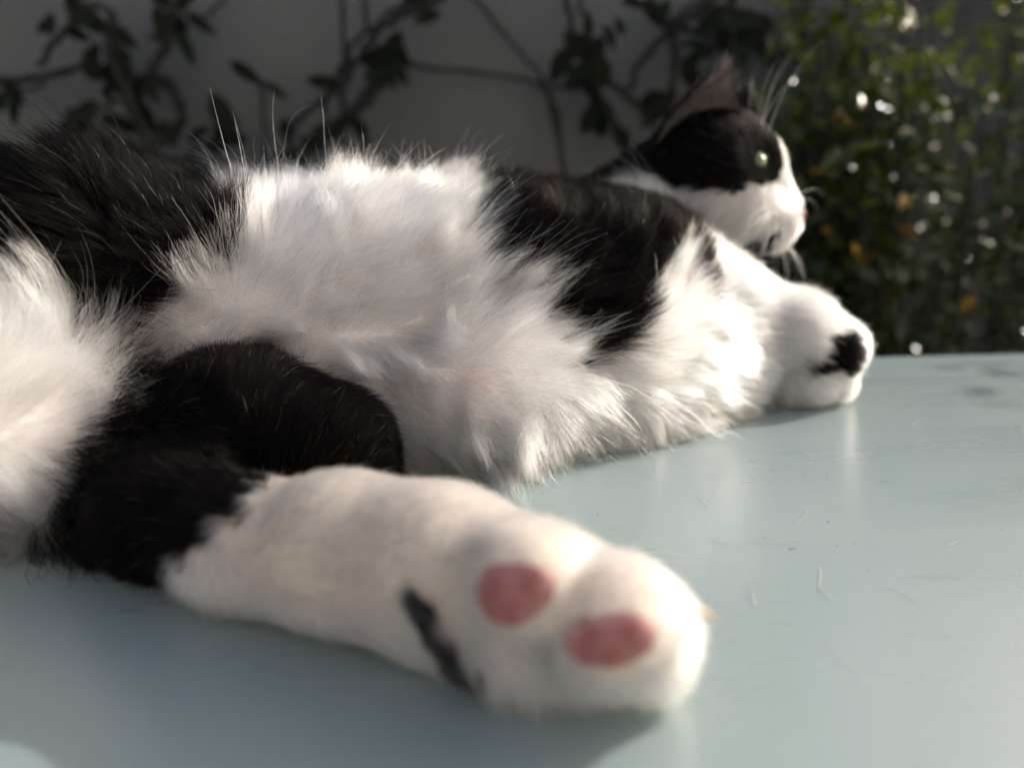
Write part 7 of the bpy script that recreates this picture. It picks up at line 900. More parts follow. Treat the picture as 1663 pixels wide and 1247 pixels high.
FUR_GUIDES = [
    (-0.1059, 0.3327, 0.1016, -0.5239, 0.8482, 0.078, 0.028, 0.55), (-0.1028, 0.3648, 0.1035, -0.6624, 0.7492, -0.0072, 0.021, 0.75),
    (-0.0772, 0.336, 0.1063, 0.1012, 0.9904, 0.0943, 0.021, 0.8), (-0.0644, 0.3392, 0.1077, -0.3205, 0.9468, 0.0292, 0.021, 0.8),
    (-0.042, 0.3456, 0.1061, -0.144, 0.9892, 0.0289, 0.021, 0.75), (-0.0294, 0.3967, 0.1073, 0.6925, 0.6995, 0.1761, 0.021, 0.7),
    (-0.1054, 0.2933, 0.0885, 0.0374, 0.7814, 0.6229, 0.03, 0.5), (-0.1086, 0.2872, 0.0847, -0.491, 0.327, 0.8075, 0.03, 0.5),
    (-0.1182, 0.2773, 0.078, -0.7605, -0.1849, 0.6225, 0.026, 0.45), (-0.1222, 0.3136, 0.1019, -0.9005, 0.4027, 0.1643, 0.026, 0.5),
    (-0.112, 0.2774, 0.0716, -0.5465, 0.14, 0.8256, 0.028, 0.45), (-0.0972, 0.2867, 0.0764, 0.4725, 0.6083, 0.6377, 0.03, 0.45),
    (-0.1033, 0.2796, 0.0676, 0.6669, 0.507, 0.546, 0.026, 0.42), (-0.0867, 0.294, 0.0811, 0.6653, 0.5885, 0.4595, 0.025, 0.42),
    (-0.0709, 0.2986, 0.0833, 0.6415, 0.4726, 0.6043, 0.026, 0.42), (-0.0486, 0.311, 0.093, 0.4177, 0.7004, 0.5788, 0.028, 0.5),
    (-0.0289, 0.3158, 0.0913, 0.5413, 0.6673, 0.5117, 0.028, 0.5), (-0.0327, 0.3018, 0.0707, 0.7026, 0.4548, 0.5473, 0.028, 0.45),
    (-0.0129, 0.3127, 0.0814, 0.6164, 0.552, 0.5616, 0.03, 0.45), (-0.0131, 0.2999, 0.0625, 0.8454, 0.4367, 0.3076, 0.028, 0.45),
    (0.0068, 0.296, 0.0537, 0.8146, 0.5638, 0.1361, 0.028, 0.45), (0.018, 0.3055, 0.0571, 0.5423, 0.7068, 0.4542, 0.028, 0.45),
    (-0.0575, 0.2925, 0.0657, 0.8793, 0.3633, 0.308, 0.024, 0.4), (-0.0804, 0.2848, 0.0616, 0.9186, 0.3445, 0.1934, 0.022, 0.38),
    (-0.0966, 0.2792, 0.0582, 0.9471, 0.3045, 0.1014, 0.02, 0.38), (-0.0644, 0.2818, 0.0455, 0.9859, 0.1574, -0.0562, 0.02, 0.35),
    (-0.042, 0.2852, 0.0454, 0.996, -0.0156, -0.0879, 0.024, 0.4), (-0.0452, 0.28, 0.0298, 0.9078, -0.0762, -0.4124, 0.02, 0.4),
    (-0.026, 0.2783, 0.0328, 0.8954, -0.2383, -0.376, 0.024, 0.4), (-0.0132, 0.2855, 0.0482, 0.9713, 0.1566, 0.1792, 0.026, 0.4),
    (0.0054, 0.2828, 0.0386, 0.9153, 0.389, -0.1041, 0.026, 0.45), (0.0199, 0.293, 0.0401, 0.7669, 0.6347, 0.0948, 0.026, 0.4),
    (-0.0163, 0.2761, 0.0169, 0.6235, 0.0611, -0.7794, 0.024, 0.4), (0.003, 0.2778, 0.0167, 0.2067, 0.2218, -0.9529, 0.026, 0.45),
    (0.0119, 0.2823, 0.0263, 0.3325, 0.0785, -0.9398, 0.024, 0.45), (-0.0356, 0.2817, 0.0104, 0.7662, 0.1157, -0.6321, 0.02, 0.4),
    (0.0279, 0.295, 0.0295, 0.7178, 0.446, -0.5346, 0.022, 0.35), (0.0285, 0.2974, 0.0103, 0.2314, 0.547, -0.8045, 0.018, 0.35),
    (0.0446, 0.3066, 0.0362, 0.93, 0.3647, -0.0452, 0.022, 0.35), (0.0539, 0.317, 0.0487, 0.8124, 0.5085, 0.2855, 0.024, 0.38),
    (0.0605, 0.3102, 0.0232, 0.8068, 0.3441, -0.4804, 0.02, 0.35), (0.0666, 0.3172, 0.039, 0.8886, 0.4158, -0.1935, 0.022, 0.35),
    (0.0726, 0.3337, 0.0577, 0.5574, 0.7052, 0.4382, 0.024, 0.38), (0.091, 0.3312, 0.0232, 0.6779, 0.5674, -0.4675, 0.02, 0.35),
    (0.0879, 0.3343, 0.0416, 0.7953, 0.4699, -0.383, 0.02, 0.35), (0.048, 0.3061, 0.0133, 0.5442, 0.389, -0.7433, 0.018, 0.35),
    (0.0058, 0.3428, 0.0988, 0.24, 0.9263, 0.2904, 0.02, 0.45), (0.0221, 0.4063, 0.1071, -0.6673, 0.7286, 0.1545, 0.016, 0.6),
    (-0.0036, 0.4064, 0.1098, -0.5849, 0.8093, 0.0544, 0.018, 0.6), (0.0444, 0.432, 0.1096, 0.3971, 0.9116, 0.106, 0.014, 0.5),
    (0.0277, 0.3274, 0.0799, 0.3805, 0.7443, 0.5489, 0.022, 0.4), (0.0479, 0.3451, 0.0847, 0.3982, 0.7871, 0.471, 0.022, 0.4),
    (0.0666, 0.3524, 0.0835, 0.4003, 0.7787, 0.4832, 0.022, 0.4), (0.0371, 0.3188, 0.0602, 0.6109, 0.6298, 0.4798, 0.022, 0.4),
    (0.0828, 0.3808, 0.0904, -0.2079, 0.883, 0.4208, 0.016, 0.45), (-0.1354, 0.2673, 0.0646, 0.9255, 0.3016, -0.2291, 0.014, 0.35),
    (-0.1255, 0.2697, 0.0552, 0.9035, 0.2508, -0.3476, 0.013, 0.35), (-0.1158, 0.2727, 0.0583, 0.7332, 0.2929, 0.6137, 0.015, 0.4),
    (-0.1322, 0.2698, 0.0744, 0.8541, 0.52, -0.0096, 0.014, 0.35), (-0.106, 0.2753, 0.052, 0.8374, 0.2664, 0.4773, 0.014, 0.4),
    (-0.1668, 0.2633, 0.1117, -0.9008, 0.3403, 0.2698, 0.02, 0.4), (-0.1487, 0.2728, 0.114, -0.838, 0.1305, 0.5299, 0.02, 0.45),
    (-0.1404, 0.2914, 0.1111, -0.8769, 0.1425, 0.459, 0.02, 0.5), (-0.1279, 0.301, 0.1048, -0.9538, 0.1266, 0.2726, 0.018, 0.5),
    (-0.1538, 0.2554, 0.097, -0.8735, -0.0964, 0.4772, 0.018, 0.3), (-0.1353, 0.2692, 0.0966, -0.5549, -0.2572, 0.7912, 0.018, 0.3),
    (-0.1209, 0.2803, 0.0911, -0.6785, -0.194, 0.7085, 0.016, 0.4), (-0.1467, 0.2578, 0.0838, -0.8028, -0.5527, 0.2236, 0.016, 0.3),
    (-0.17, 0.2526, 0.0872, -0.8728, -0.0193, 0.4876, 0.018, 0.3), (-0.1288, 0.2725, 0.084, -0.7524, -0.5973, 0.2777, 0.016, 0.35),
    (-0.1636, 0.2368, 0.068, -0.9514, 0.2612, 0.163, 0.032, 0.6), (-0.1575, 0.2429, 0.0641, -0.7674, -0.3833, 0.514, 0.032, 0.6),
    (-0.1499, 0.2472, 0.0561, -0.069, -0.7185, 0.6921, 0.032, 0.6), (-0.1439, 0.2467, 0.0457, 0.4605, -0.8393, 0.2889, 0.034, 0.6),
    (-0.1348, 0.2335, 0.0374, 0.9909, 0.0125, -0.1337, 0.034, 0.55), (-0.1312, 0.2162, 0.028, 0.9372, -0.3131, -0.1535, 0.034, 0.55),
    (-0.1385, 0.213, 0.017, 0.7195, -0.335, -0.6083, 0.026, 0.5), (-0.1599, 0.2239, 0.0064, -0.4883, -0.8346, -0.2548, 0.026, 0.5),
    (-0.1453, 0.215, 0.0484, 0.5889, 0.7932, -0.1549, 0.026, 0.5), (-0.1521, 0.2062, 0.03, 0.3282, 0.5389, -0.7758, 0.026, 0.5),
    (-0.1541, 0.2177, 0.0615, 0.1488, 0.9023, 0.4047, 0.034, 0.6), (0.1142, 0.4066, 0.0766, 0.033, 0.989, 0.1443, 0.014, 0.4),
    (0.0962, 0.3643, 0.0717, 0.1013, 0.7929, 0.6008, 0.016, 0.4), (0.1186, 0.3769, 0.0657, 0.8856, 0.1496, -0.4398, 0.01, 0.4),
    (0.0969, 0.3474, 0.0497, 0.6201, 0.0233, -0.7842, 0.014, 0.4), (0.1214, 0.3612, 0.0426, 0.8209, 0.1455, -0.5523, 0.011, 0.4),
    (0.1501, 0.384, 0.0558, 0.9779, 0.1091, -0.1781, 0.01, 0.45), (0.1436, 0.3633, 0.0358, 0.9374, -0.1204, -0.3267, 0.009, 0.4),
    (0.1713, 0.378, 0.0438, 0.8684, 0.0135, -0.4956, 0.007, 0.4), (0.1693, 0.3638, 0.0297, 0.7561, 0.0105, -0.6544, 0.005, 0.3),
    (0.1565, 0.3609, 0.0136, 0.9343, 0.1145, -0.3375, 0.005, 0.3), (0.1598, 0.3637, 0.033, 0.7541, 0.0073, -0.6567, 0.0055, 0.3),
    (0.1343, 0.3639, 0.0262, 0.8282, 0.3237, -0.4575, 0.014, 0.4), (0.0641, 0.4264, 0.1146, -0.9078, 0.3993, -0.1286, 0.014, 0.4),
    (0.0736, 0.4449, 0.1281, -0.8114, 0.3757, -0.4477, 0.012, 0.35), (0.0825, 0.4138, 0.1055, -0.9634, -0.2671, 0.0233, 0.012, 0.4),
    (0.0884, 0.4313, 0.1328, -0.633, 0.7725, 0.0511, 0.008, 0.3), (0.0635, 0.4002, 0.1027, -0.9707, -0.2302, 0.0683, 0.016, 0.4),
    (0.1057, 0.4177, 0.128, -0.9308, 0.3372, 0.1412, 0.005, 0.25), (0.1212, 0.4226, 0.1383, -0.7791, 0.2212, 0.5866, 0.005, 0.25),
    (0.1149, 0.411, 0.1126, -0.995, 0.0335, -0.0937, 0.006, 0.25), (0.1083, 0.4123, 0.0999, -0.924, 0.2697, -0.2712, 0.009, 0.35),
    (0.0955, 0.4153, 0.1033, -0.9586, 0.087, -0.271, 0.011, 0.4), (0.1307, 0.4135, 0.097, -0.9816, -0.0762, -0.1752, 0.005, 0.3),
    (0.1303, 0.4143, 0.1125, -0.9397, -0.3413, -0.0212, 0.004, 0.2), (0.1481, 0.4271, 0.1086, -0.5306, -0.191, 0.8258, 0.003, 0.2),
    (0.1558, 0.4294, 0.1025, -0.6279, 0.1855, 0.7558, 0.0025, 0.15), (0.1403, 0.429, 0.1351, -0.5103, 0.2382, 0.8264, 0.0045, 0.4),
    (0.1596, 0.4256, 0.0872, -0.8275, -0.3227, -0.4594, 0.003, 0.3), (0.1468, 0.4286, 0.0806, -0.9228, 0.2421, -0.2997, 0.006, 0.4),
    (0.1244, 0.4191, 0.0871, -0.9254, 0.3301, -0.1861, 0.01, 0.4), (-0.1116, 0.2437, 0.05, -0.6404, 0.7665, -0.0482, 0.0075, 0.4),
    (-0.0995, 0.2529, 0.0532, -0.5565, 0.8303, -0.0307, 0.0075, 0.5), (-0.0899, 0.2774, 0.0458, 0.2573, 0.2627, 0.9299, 0.0075, 0.5),
    (-0.0644, 0.2496, 0.0425, 0.9307, -0.3195, -0.1781, 0.0075, 0.5), (-0.0519, 0.2462, 0.0387, 0.8239, -0.3093, -0.4749, 0.007, 0.5),
    (-0.043, 0.2461, 0.0261, 0.2508, -0.9679, 0.0149, 0.0065, 0.4), (-0.0868, 0.2302, 0.0426, 0.1242, 0.7386, 0.6626, 0.008, 0.15),
    (-0.0675, 0.2294, 0.0408, 0.5247, 0.7389, 0.4227, 0.008, 0.15), (-0.0501, 0.2257, 0.0307, 0.4668, 0.7705, 0.434, 0.007, 0.15),
    (-0.103, 0.2216, 0.038, 0.9371, -0.1868, -0.2949, 0.009, 0.15), (-0.1162, 0.2168, 0.0344, 0.811, -0.5834, 0.0437, 0.01, 0.15),
    (-0.1157, 0.2302, 0.0428, 0.9393, 0.0883, 0.3315, 0.009, 0.25), (-0.0803, 0.2214, 0.0294, 0.3444, 0.2601, 0.9021, 0.008, 0.12),
    (-0.0964, 0.189, 0.0293, -0.9861, 0.1663, 0.0043, 0.007, 0.3), (-0.1119, 0.1928, 0.0288, -0.9035, 0.1624, -0.3966, 0.008, 0.25),
    (-0.1115, 0.1873, 0.0168, -0.789, 0.3914, -0.4736, 0.007, 0.3), (-0.1029, 0.1853, 0.0103, -0.6817, 0.4455, -0.5804, 0.007, 0.3),
    (-0.0862, 0.1766, 0.0258, -0.8314, 0.3978, -0.388, 0.007, 0.3), (-0.0741, 0.1823, 0.0334, -0.9622, 0.2471, -0.1148, 0.007, 0.35),
    (-0.0779, 0.1677, 0.0169, 0.3594, -0.1991, -0.9117, 0.0034, 0.3), (-0.0644, 0.1887, 0.0326, 0.4044, -0.8715, 0.2774, 0.0038, 0.35),
    (-0.0384, 0.1801, 0.0382, 0.929, -0.3683, -0.0361, 0.0038, 0.35), (-0.013, 0.1666, 0.0401, 0.9772, 0.0358, -0.2095, 0.0038, 0.35),
    (-0.0592, 0.1618, 0.0272, 0.7949, -0.5974, 0.1059, 0.0045, 0.3), (-0.0389, 0.1534, 0.0297, 0.9349, -0.3549, 0.0049, 0.0045, 0.3),
    (-0.0164, 0.1468, 0.0331, 0.9867, -0.1257, -0.103, 0.0045, 0.3), (-0.0515, 0.1602, 0.0074, 0.7933, 0.1601, -0.5874, 0.0034, 0.3),
    (-0.0282, 0.152, 0.0055, 0.7994, 0.0825, -0.5951, 0.0034, 0.3), (-0.0166, 0.1425, 0.0165, 0.6914, 0.009, -0.7224, 0.006, 0.35),
    (0.0064, 0.1443, 0.041, 0.9734, 0.0771, -0.2157, 0.0038, 0.35), (0.0156, 0.1377, 0.0351, 0.9843, 0.1215, 0.1282, 0.0034, 0.3),
    (0.0254, 0.1308, 0.0334, 0.9513, 0.272, -0.1451, 0.0034, 0.3), (0.0376, 0.1346, 0.02, 0.2967, 0.8613, -0.4125, 0.005, 0.4),
    (0.022, 0.1362, 0.0086, 0.7886, 0.343, -0.5104, 0.006, 0.4), (0.0028, 0.1364, 0.0102, 0.3048, 0.1827, -0.9347, 0.009, 0.4),
    (0.0124, 0.1312, 0.0296, 0.5775, -0.6862, -0.4422, 0.007, 0.5), (0.0093, 0.1345, 0.02, 0.5867, -0.1637, -0.7931, 0.007, 0.4),
    (0.0278, 0.1267, 0.0204, 0.6928, 0.3713, -0.6182, 0.005, 0.4), (0.1, 0.47, 0.09, -1, 0.2, 0.1, 0.016, 0.3),
    (-0.02, 0.44, 0.09, -1, 0, 0.1, 0.018, 0.3), (-0.15, 0.4, 0.09, -1, 0, 0.1, 0.018, 0.3),
    (0.1, 0.47, 0.03, -1, 0.2, -0.5, 0.018, 0.3), (-0.05, 0.45, 0.03, -1, 0.2, -0.5, 0.018, 0.3),
    (-0.2, 0.38, 0.04, -1, 0.2, -0.5, 0.018, 0.3), (-0.35, 0.2, 0.06, -0.7, -0.7, -0.2, 0.014, 0.3),
    (-0.39, 0.1, 0.03, 0, -1, -0.2, 0.008, 0.3),
]
VINES = {
    'left': (
        [
            (0.0044, [(-0.628, 0.907, 0.231), (-0.579, 0.896, 0.226), (-0.540, 0.902, 0.229), (-0.506, 0.906, 0.236), (-0.477, 0.904, 0.241), (-0.444, 0.908, 0.239)]),
            (0.0031, [(-0.526, 0.887, 0.238), (-0.510, 0.888, 0.260), (-0.476, 0.871, 0.279), (-0.475, 0.879, 0.295), (-0.455, 0.880, 0.300), (-0.431, 0.871, 0.291), (-0.428, 0.870, 0.275)]),
            (0.0042, [(-0.431, 0.877, 0.277), (-0.442, 0.880, 0.249), (-0.433, 0.876, 0.227), (-0.418, 0.866, 0.200), (-0.414, 0.874, 0.172), (-0.404, 0.866, 0.152), (-0.397, 0.875, 0.141)]),
            (0.0040, [(-0.402, 0.876, 0.227), (-0.386, 0.886, 0.260), (-0.370, 0.890, 0.295), (-0.361, 0.890, 0.331)]),
            (0.0048, [(-0.433, 0.898, 0.203), (-0.412, 0.898, 0.230), (-0.387, 0.894, 0.223), (-0.377, 0.891, 0.206), (-0.377, 0.898, 0.184), (-0.385, 0.882, 0.166), (-0.407, 0.887, 0.153)]),
            (0.0040, [(-0.561, 0.892, 0.026), (-0.546, 0.890, 0.098), (-0.543, 0.896, 0.126), (-0.529, 0.884, 0.142), (-0.505, 0.881, 0.154), (-0.480, 0.883, 0.162), (-0.466, 0.899, 0.153), (-0.416, 0.883, 0.146), (-0.375, 0.885, 0.138), (-0.327, 0.888, 0.134), (-0.286, 0.892, 0.136), (-0.258, 0.896, 0.143)]),
            (0.0031, [(-0.504, 0.872, 0.091), (-0.506, 0.889, 0.139), (-0.499, 0.885, 0.155)]),
            (0.0028, [(-0.493, 0.866, 0.175), (-0.463, 0.864, 0.187), (-0.438, 0.872, 0.201), (-0.422, 0.872, 0.204)]),
            (0.0025, [(-0.380, 0.895, 0.138), (-0.362, 0.893, 0.153), (-0.345, 0.905, 0.164), (-0.332, 0.903, 0.177)]),
            (0.0024, [(-0.593, 0.916, 0.222), (-0.565, 0.904, 0.217), (-0.549, 0.914, 0.220), (-0.530, 0.901, 0.223)]),
            (0.0022, [(-0.412, 0.910, 0.273), (-0.378, 0.914, 0.279), (-0.346, 0.926, 0.302), (-0.318, 0.921, 0.320)]),
            (0.0026, [(-0.437, 0.882, 0.289), (-0.446, 0.882, 0.256), (-0.423, 0.883, 0.229), (-0.427, 0.876, 0.205), (-0.425, 0.884, 0.180), (-0.411, 0.870, 0.152), (-0.403, 0.878, 0.140)]),
            (0.0024, [(-0.403, 0.881, 0.221), (-0.386, 0.883, 0.248), (-0.364, 0.898, 0.289), (-0.364, 0.892, 0.319)]),
            (0.0029, [(-0.439, 0.906, 0.203), (-0.420, 0.902, 0.229), (-0.410, 0.901, 0.221), (-0.393, 0.906, 0.217), (-0.384, 0.902, 0.182), (-0.400, 0.900, 0.174), (-0.419, 0.901, 0.155)]),
            (0.0019, [(-0.515, 0.891, 0.088), (-0.502, 0.887, 0.130), (-0.504, 0.893, 0.153)]),
        ],
        [(-0.499, 0.870, 0.280, 0.0247, 100, 0.60), (-0.459, 0.883, 0.284, 0.0383, -35, 0.55), (-0.423, 0.874, 0.267, 0.0306, -40, 0.50), (-0.468, 0.887, 0.245, 0.0355, 80, 0.60), (-0.434, 0.885, 0.236, 0.0531, -62, 0.55), (-0.449, 0.852, 0.225, 0.0213, -20, 0.50), (-0.481, 0.889, 0.191, 0.0282, 60, 0.90), (-0.501, 0.895, 0.176, 0.0313, 0, 0.90), (-0.441, 0.867, 0.180, 0.0260, -10, 0.70), (-0.420, 0.887, 0.189, 0.0429, -65, 0.50), (-0.369, 0.892, 0.278, 0.0327, -80, 0.45), (-0.356, 0.875, 0.256, 0.0379, -62, 0.38), (-0.330, 0.856, 0.277, 0.0328, -38, 0.30), (-0.382, 0.887, 0.305, 0.0251, 160, 0.50), (-0.361, 0.892, 0.305, 0.0268, 30, 0.50), (-0.397, 0.866, 0.210, 0.0245, -50, 0.50), (-0.318, 0.861, 0.184, 0.0459, -70, 0.55), (-0.323, 0.888, 0.165, 0.0341, -20, 0.60), (-0.353, 0.876, 0.167, 0.0248, 40, 0.50), (-0.495, 0.851, 0.272, 0.0184, 200, 0.60), (-0.558, 0.860, 0.200, 0.0244, 60, 0.60), (-0.422, 0.861, 0.151, 0.0287, -35, 0.50), (-0.390, 0.879, 0.169, 0.0264, -60, 0.60), (-0.581, 0.878, 0.146, 0.0293, -70, 0.50), (-0.471, 0.876, 0.307, 0.0292, 60, 0.50), (-0.332, 0.867, 0.152, 0.0289, 170, 0.50), (-0.462, 0.870, 0.244, 0.0199, -67, 0.40), (-0.449, 0.875, 0.209, 0.0175, -91, 0.70), (-0.461, 0.878, 0.232, 0.0266, -17, 0.70), (-0.435, 0.878, 0.253, 0.0266, -16, 0.70), (-0.451, 0.886, 0.234, 0.0277, 10, 0.55), (-0.444, 0.900, 0.218, 0.0321, -22, 0.55), (-0.436, 0.887, 0.229, 0.0236, -4, 0.70), (-0.474, 0.875, 0.185, 0.0329, -138, 0.40), (-0.507, 0.899, 0.183, 0.0246, -107, 0.40), (-0.474, 0.856, 0.185, 0.0248, -18, 0.55), (-0.390, 0.898, 0.286, 0.0313, -70, 0.55), (-0.379, 0.875, 0.278, 0.0317, -121, 0.55), (-0.320, 0.874, 0.173, 0.0274, 37, 0.70), (-0.330, 0.892, 0.182, 0.0246, -5, 0.70), (-0.437, 0.880, 0.176, 0.0279, -16, 0.70), (-0.419, 0.891, 0.182, 0.0292, -52, 0.55), (-0.375, 0.868, 0.168, 0.0321, -126, 0.55), (-0.557, 0.878, 0.191, 0.0335, -115, 0.40), (-0.557, 0.882, 0.211, 0.0274, -58, 0.55), (-0.460, 0.862, 0.282, 0.0246, 15, 0.70), (-0.481, 0.888, 0.273, 0.0259, -29, 0.55), ],
    ),
    'middle': (
        [
            (0.0029, [(-0.187, 0.893, 0.332), (-0.187, 0.893, 0.308), (-0.188, 0.895, 0.271), (-0.190, 0.906, 0.240)]),
            (0.0030, [(-0.165, 0.910, 0.336), (-0.163, 0.901, 0.309), (-0.163, 0.904, 0.282)]),
            (0.0044, [(-0.048, 0.891, 0.332), (-0.084, 0.881, 0.305), (-0.116, 0.886, 0.293), (-0.143, 0.884, 0.278), (-0.166, 0.894, 0.258), (-0.179, 0.883, 0.231), (-0.191, 0.887, 0.212), (-0.190, 0.889, 0.186), (-0.179, 0.898, 0.170), (-0.163, 0.888, 0.153)]),
            (0.0050, [(-0.139, 0.873, 0.236), (-0.158, 0.878, 0.217), (-0.177, 0.877, 0.192), (-0.210, 0.881, 0.169), (-0.237, 0.872, 0.149), (-0.282, 0.878, 0.138)]),
            (0.0042, [(-0.261, 0.893, 0.139), (-0.255, 0.888, 0.153), (-0.252, 0.899, 0.177), (-0.231, 0.887, 0.192), (-0.204, 0.897, 0.213), (-0.178, 0.887, 0.233)]),
            (0.0029, [(-0.317, 0.898, 0.241), (-0.303, 0.904, 0.232), (-0.285, 0.901, 0.223), (-0.288, 0.909, 0.194), (-0.287, 0.908, 0.143)]),
            (0.0033, [(-0.251, 0.896, 0.041), (-0.254, 0.896, 0.112), (-0.238, 0.903, 0.150), (-0.224, 0.906, 0.164), (-0.191, 0.892, 0.176)]),
            (0.0022, [(-0.290, 0.918, 0.226), (-0.273, 0.907, 0.217), (-0.262, 0.903, 0.209)]),
            (0.0027, [(-0.061, 0.895, 0.336), (-0.102, 0.906, 0.311), (-0.128, 0.895, 0.299), (-0.164, 0.892, 0.273), (-0.177, 0.902, 0.265), (-0.203, 0.908, 0.229), (-0.212, 0.896, 0.202), (-0.214, 0.900, 0.181), (-0.200, 0.898, 0.159), (-0.184, 0.909, 0.151)]),
            (0.0030, [(-0.130, 0.897, 0.230), (-0.148, 0.890, 0.217), (-0.174, 0.900, 0.193), (-0.193, 0.884, 0.171), (-0.234, 0.888, 0.146), (-0.274, 0.891, 0.131)]),
            (0.0020, [(-0.254, 0.915, 0.030), (-0.261, 0.914, 0.103), (-0.242, 0.908, 0.139), (-0.231, 0.919, 0.156), (-0.198, 0.920, 0.168)]),
        ],
        [(-0.299, 0.893, 0.233, 0.0417, -35, 0.28), (-0.261, 0.873, 0.212, 0.0276, -35, 0.30), (-0.131, 0.891, 0.262, 0.0327, 70, 0.70), (-0.142, 0.863, 0.237, 0.0403, 120, 0.70), (-0.151, 0.859, 0.242, 0.0286, 200, 0.70), (-0.119, 0.854, 0.227, 0.0242, -75, 0.50), (-0.212, 0.890, 0.223, 0.0415, 175, 0.35), (-0.096, 0.899, 0.304, 0.0300, 25, 0.35), (-0.185, 0.865, 0.179, 0.0216, 220, 0.60), (-0.204, 0.886, 0.170, 0.0251, -20, 0.50), (-0.133, 0.863, 0.245, 0.0316, -30, 0.70), (-0.153, 0.889, 0.232, 0.0296, -110, 0.60), (-0.222, 0.858, 0.155, 0.0258, 150, 0.50), (-0.170, 0.876, 0.175, 0.0219, -50, 0.50), (-0.124, 0.890, 0.251, 0.0252, -60, 0.60), (-0.135, 0.898, 0.249, 0.0332, 39, 0.55), (-0.142, 0.884, 0.239, 0.0230, -138, 0.70), (-0.134, 0.884, 0.227, 0.0261, -81, 0.40), (-0.141, 0.870, 0.232, 0.0293, -155, 0.40), (-0.147, 0.858, 0.227, 0.0275, 8, 0.40), (-0.184, 0.890, 0.236, 0.0267, -117, 0.70), (-0.151, 0.854, 0.210, 0.0279, 32, 0.40), (-0.258, 0.887, 0.171, 0.0242, -94, 0.70), (-0.215, 0.865, 0.170, 0.0192, 47, 0.55), (-0.205, 0.853, 0.167, 0.0223, -2, 0.40), (-0.103, 0.857, 0.300, 0.0270, 15, 0.40), (-0.092, 0.877, 0.287, 0.0274, -163, 0.55), ],
    ),
    'right': (
        [
            (0.0041, [(0.056, 0.896, 0.333), (0.060, 0.893, 0.308), (0.066, 0.896, 0.284), (0.068, 0.906, 0.266)]),
            (0.0041, [(0.038, 0.905, 0.221), (0.048, 0.899, 0.187), (0.058, 0.897, 0.146), (0.065, 0.910, 0.090)]),
            (0.0024, [(-0.070, 0.920, 0.345), (-0.043, 0.923, 0.314), (-0.001, 0.927, 0.270), (0.038, 0.920, 0.226)]),
            (0.0024, [(-0.137, 0.923, 0.246), (-0.086, 0.919, 0.242), (-0.001, 0.927, 0.233), (0.039, 0.925, 0.223), (0.085, 0.919, 0.219)]),
            (0.0042, [(0.068, 0.897, 0.265), (0.091, 0.885, 0.244), (0.116, 0.887, 0.218), (0.146, 0.893, 0.196), (0.161, 0.883, 0.172), (0.175, 0.899, 0.139)]),
            (0.0033, [(0.085, 0.890, 0.229), (0.113, 0.909, 0.188), (0.127, 0.896, 0.153), (0.138, 0.908, 0.112)]),
            (0.0042, [(0.180, 0.886, 0.282), (0.182, 0.896, 0.252), (0.180, 0.891, 0.212), (0.178, 0.889, 0.166)]),
            (0.0041, [(0.183, 0.901, 0.284), (0.160, 0.910, 0.260), (0.143, 0.908, 0.241), (0.133, 0.896, 0.213)]),
            (0.0040, [(0.180, 0.885, 0.281), (0.210, 0.899, 0.300), (0.225, 0.882, 0.314), (0.244, 0.882, 0.335)]),
            (0.0033, [(0.184, 0.903, 0.285), (0.155, 0.894, 0.295), (0.134, 0.890, 0.304)]),
            (0.0034, [(0.186, 0.913, 0.283), (0.220, 0.902, 0.272), (0.256, 0.905, 0.260), (0.287, 0.915, 0.268)]),
            (0.0025, [(0.081, 0.919, 0.339), (0.075, 0.909, 0.305), (0.085, 0.909, 0.288), (0.090, 0.901, 0.252)]),
            (0.0025, [(0.032, 0.910, 0.223), (0.053, 0.904, 0.193), (0.056, 0.911, 0.151), (0.067, 0.902, 0.092)]),
            (0.0020, [(0.093, 0.906, 0.232), (0.111, 0.917, 0.196), (0.129, 0.907, 0.162), (0.133, 0.916, 0.115)]),
            (0.0025, [(0.179, 0.903, 0.289), (0.201, 0.892, 0.304), (0.223, 0.899, 0.325), (0.234, 0.900, 0.349)]),
            (0.0020, [(0.176, 0.910, 0.290), (0.156, 0.904, 0.302), (0.131, 0.906, 0.306)]),
            (0.0020, [(0.202, 0.925, 0.300), (0.236, 0.922, 0.284), (0.276, 0.918, 0.269), (0.299, 0.919, 0.273)]),
        ],
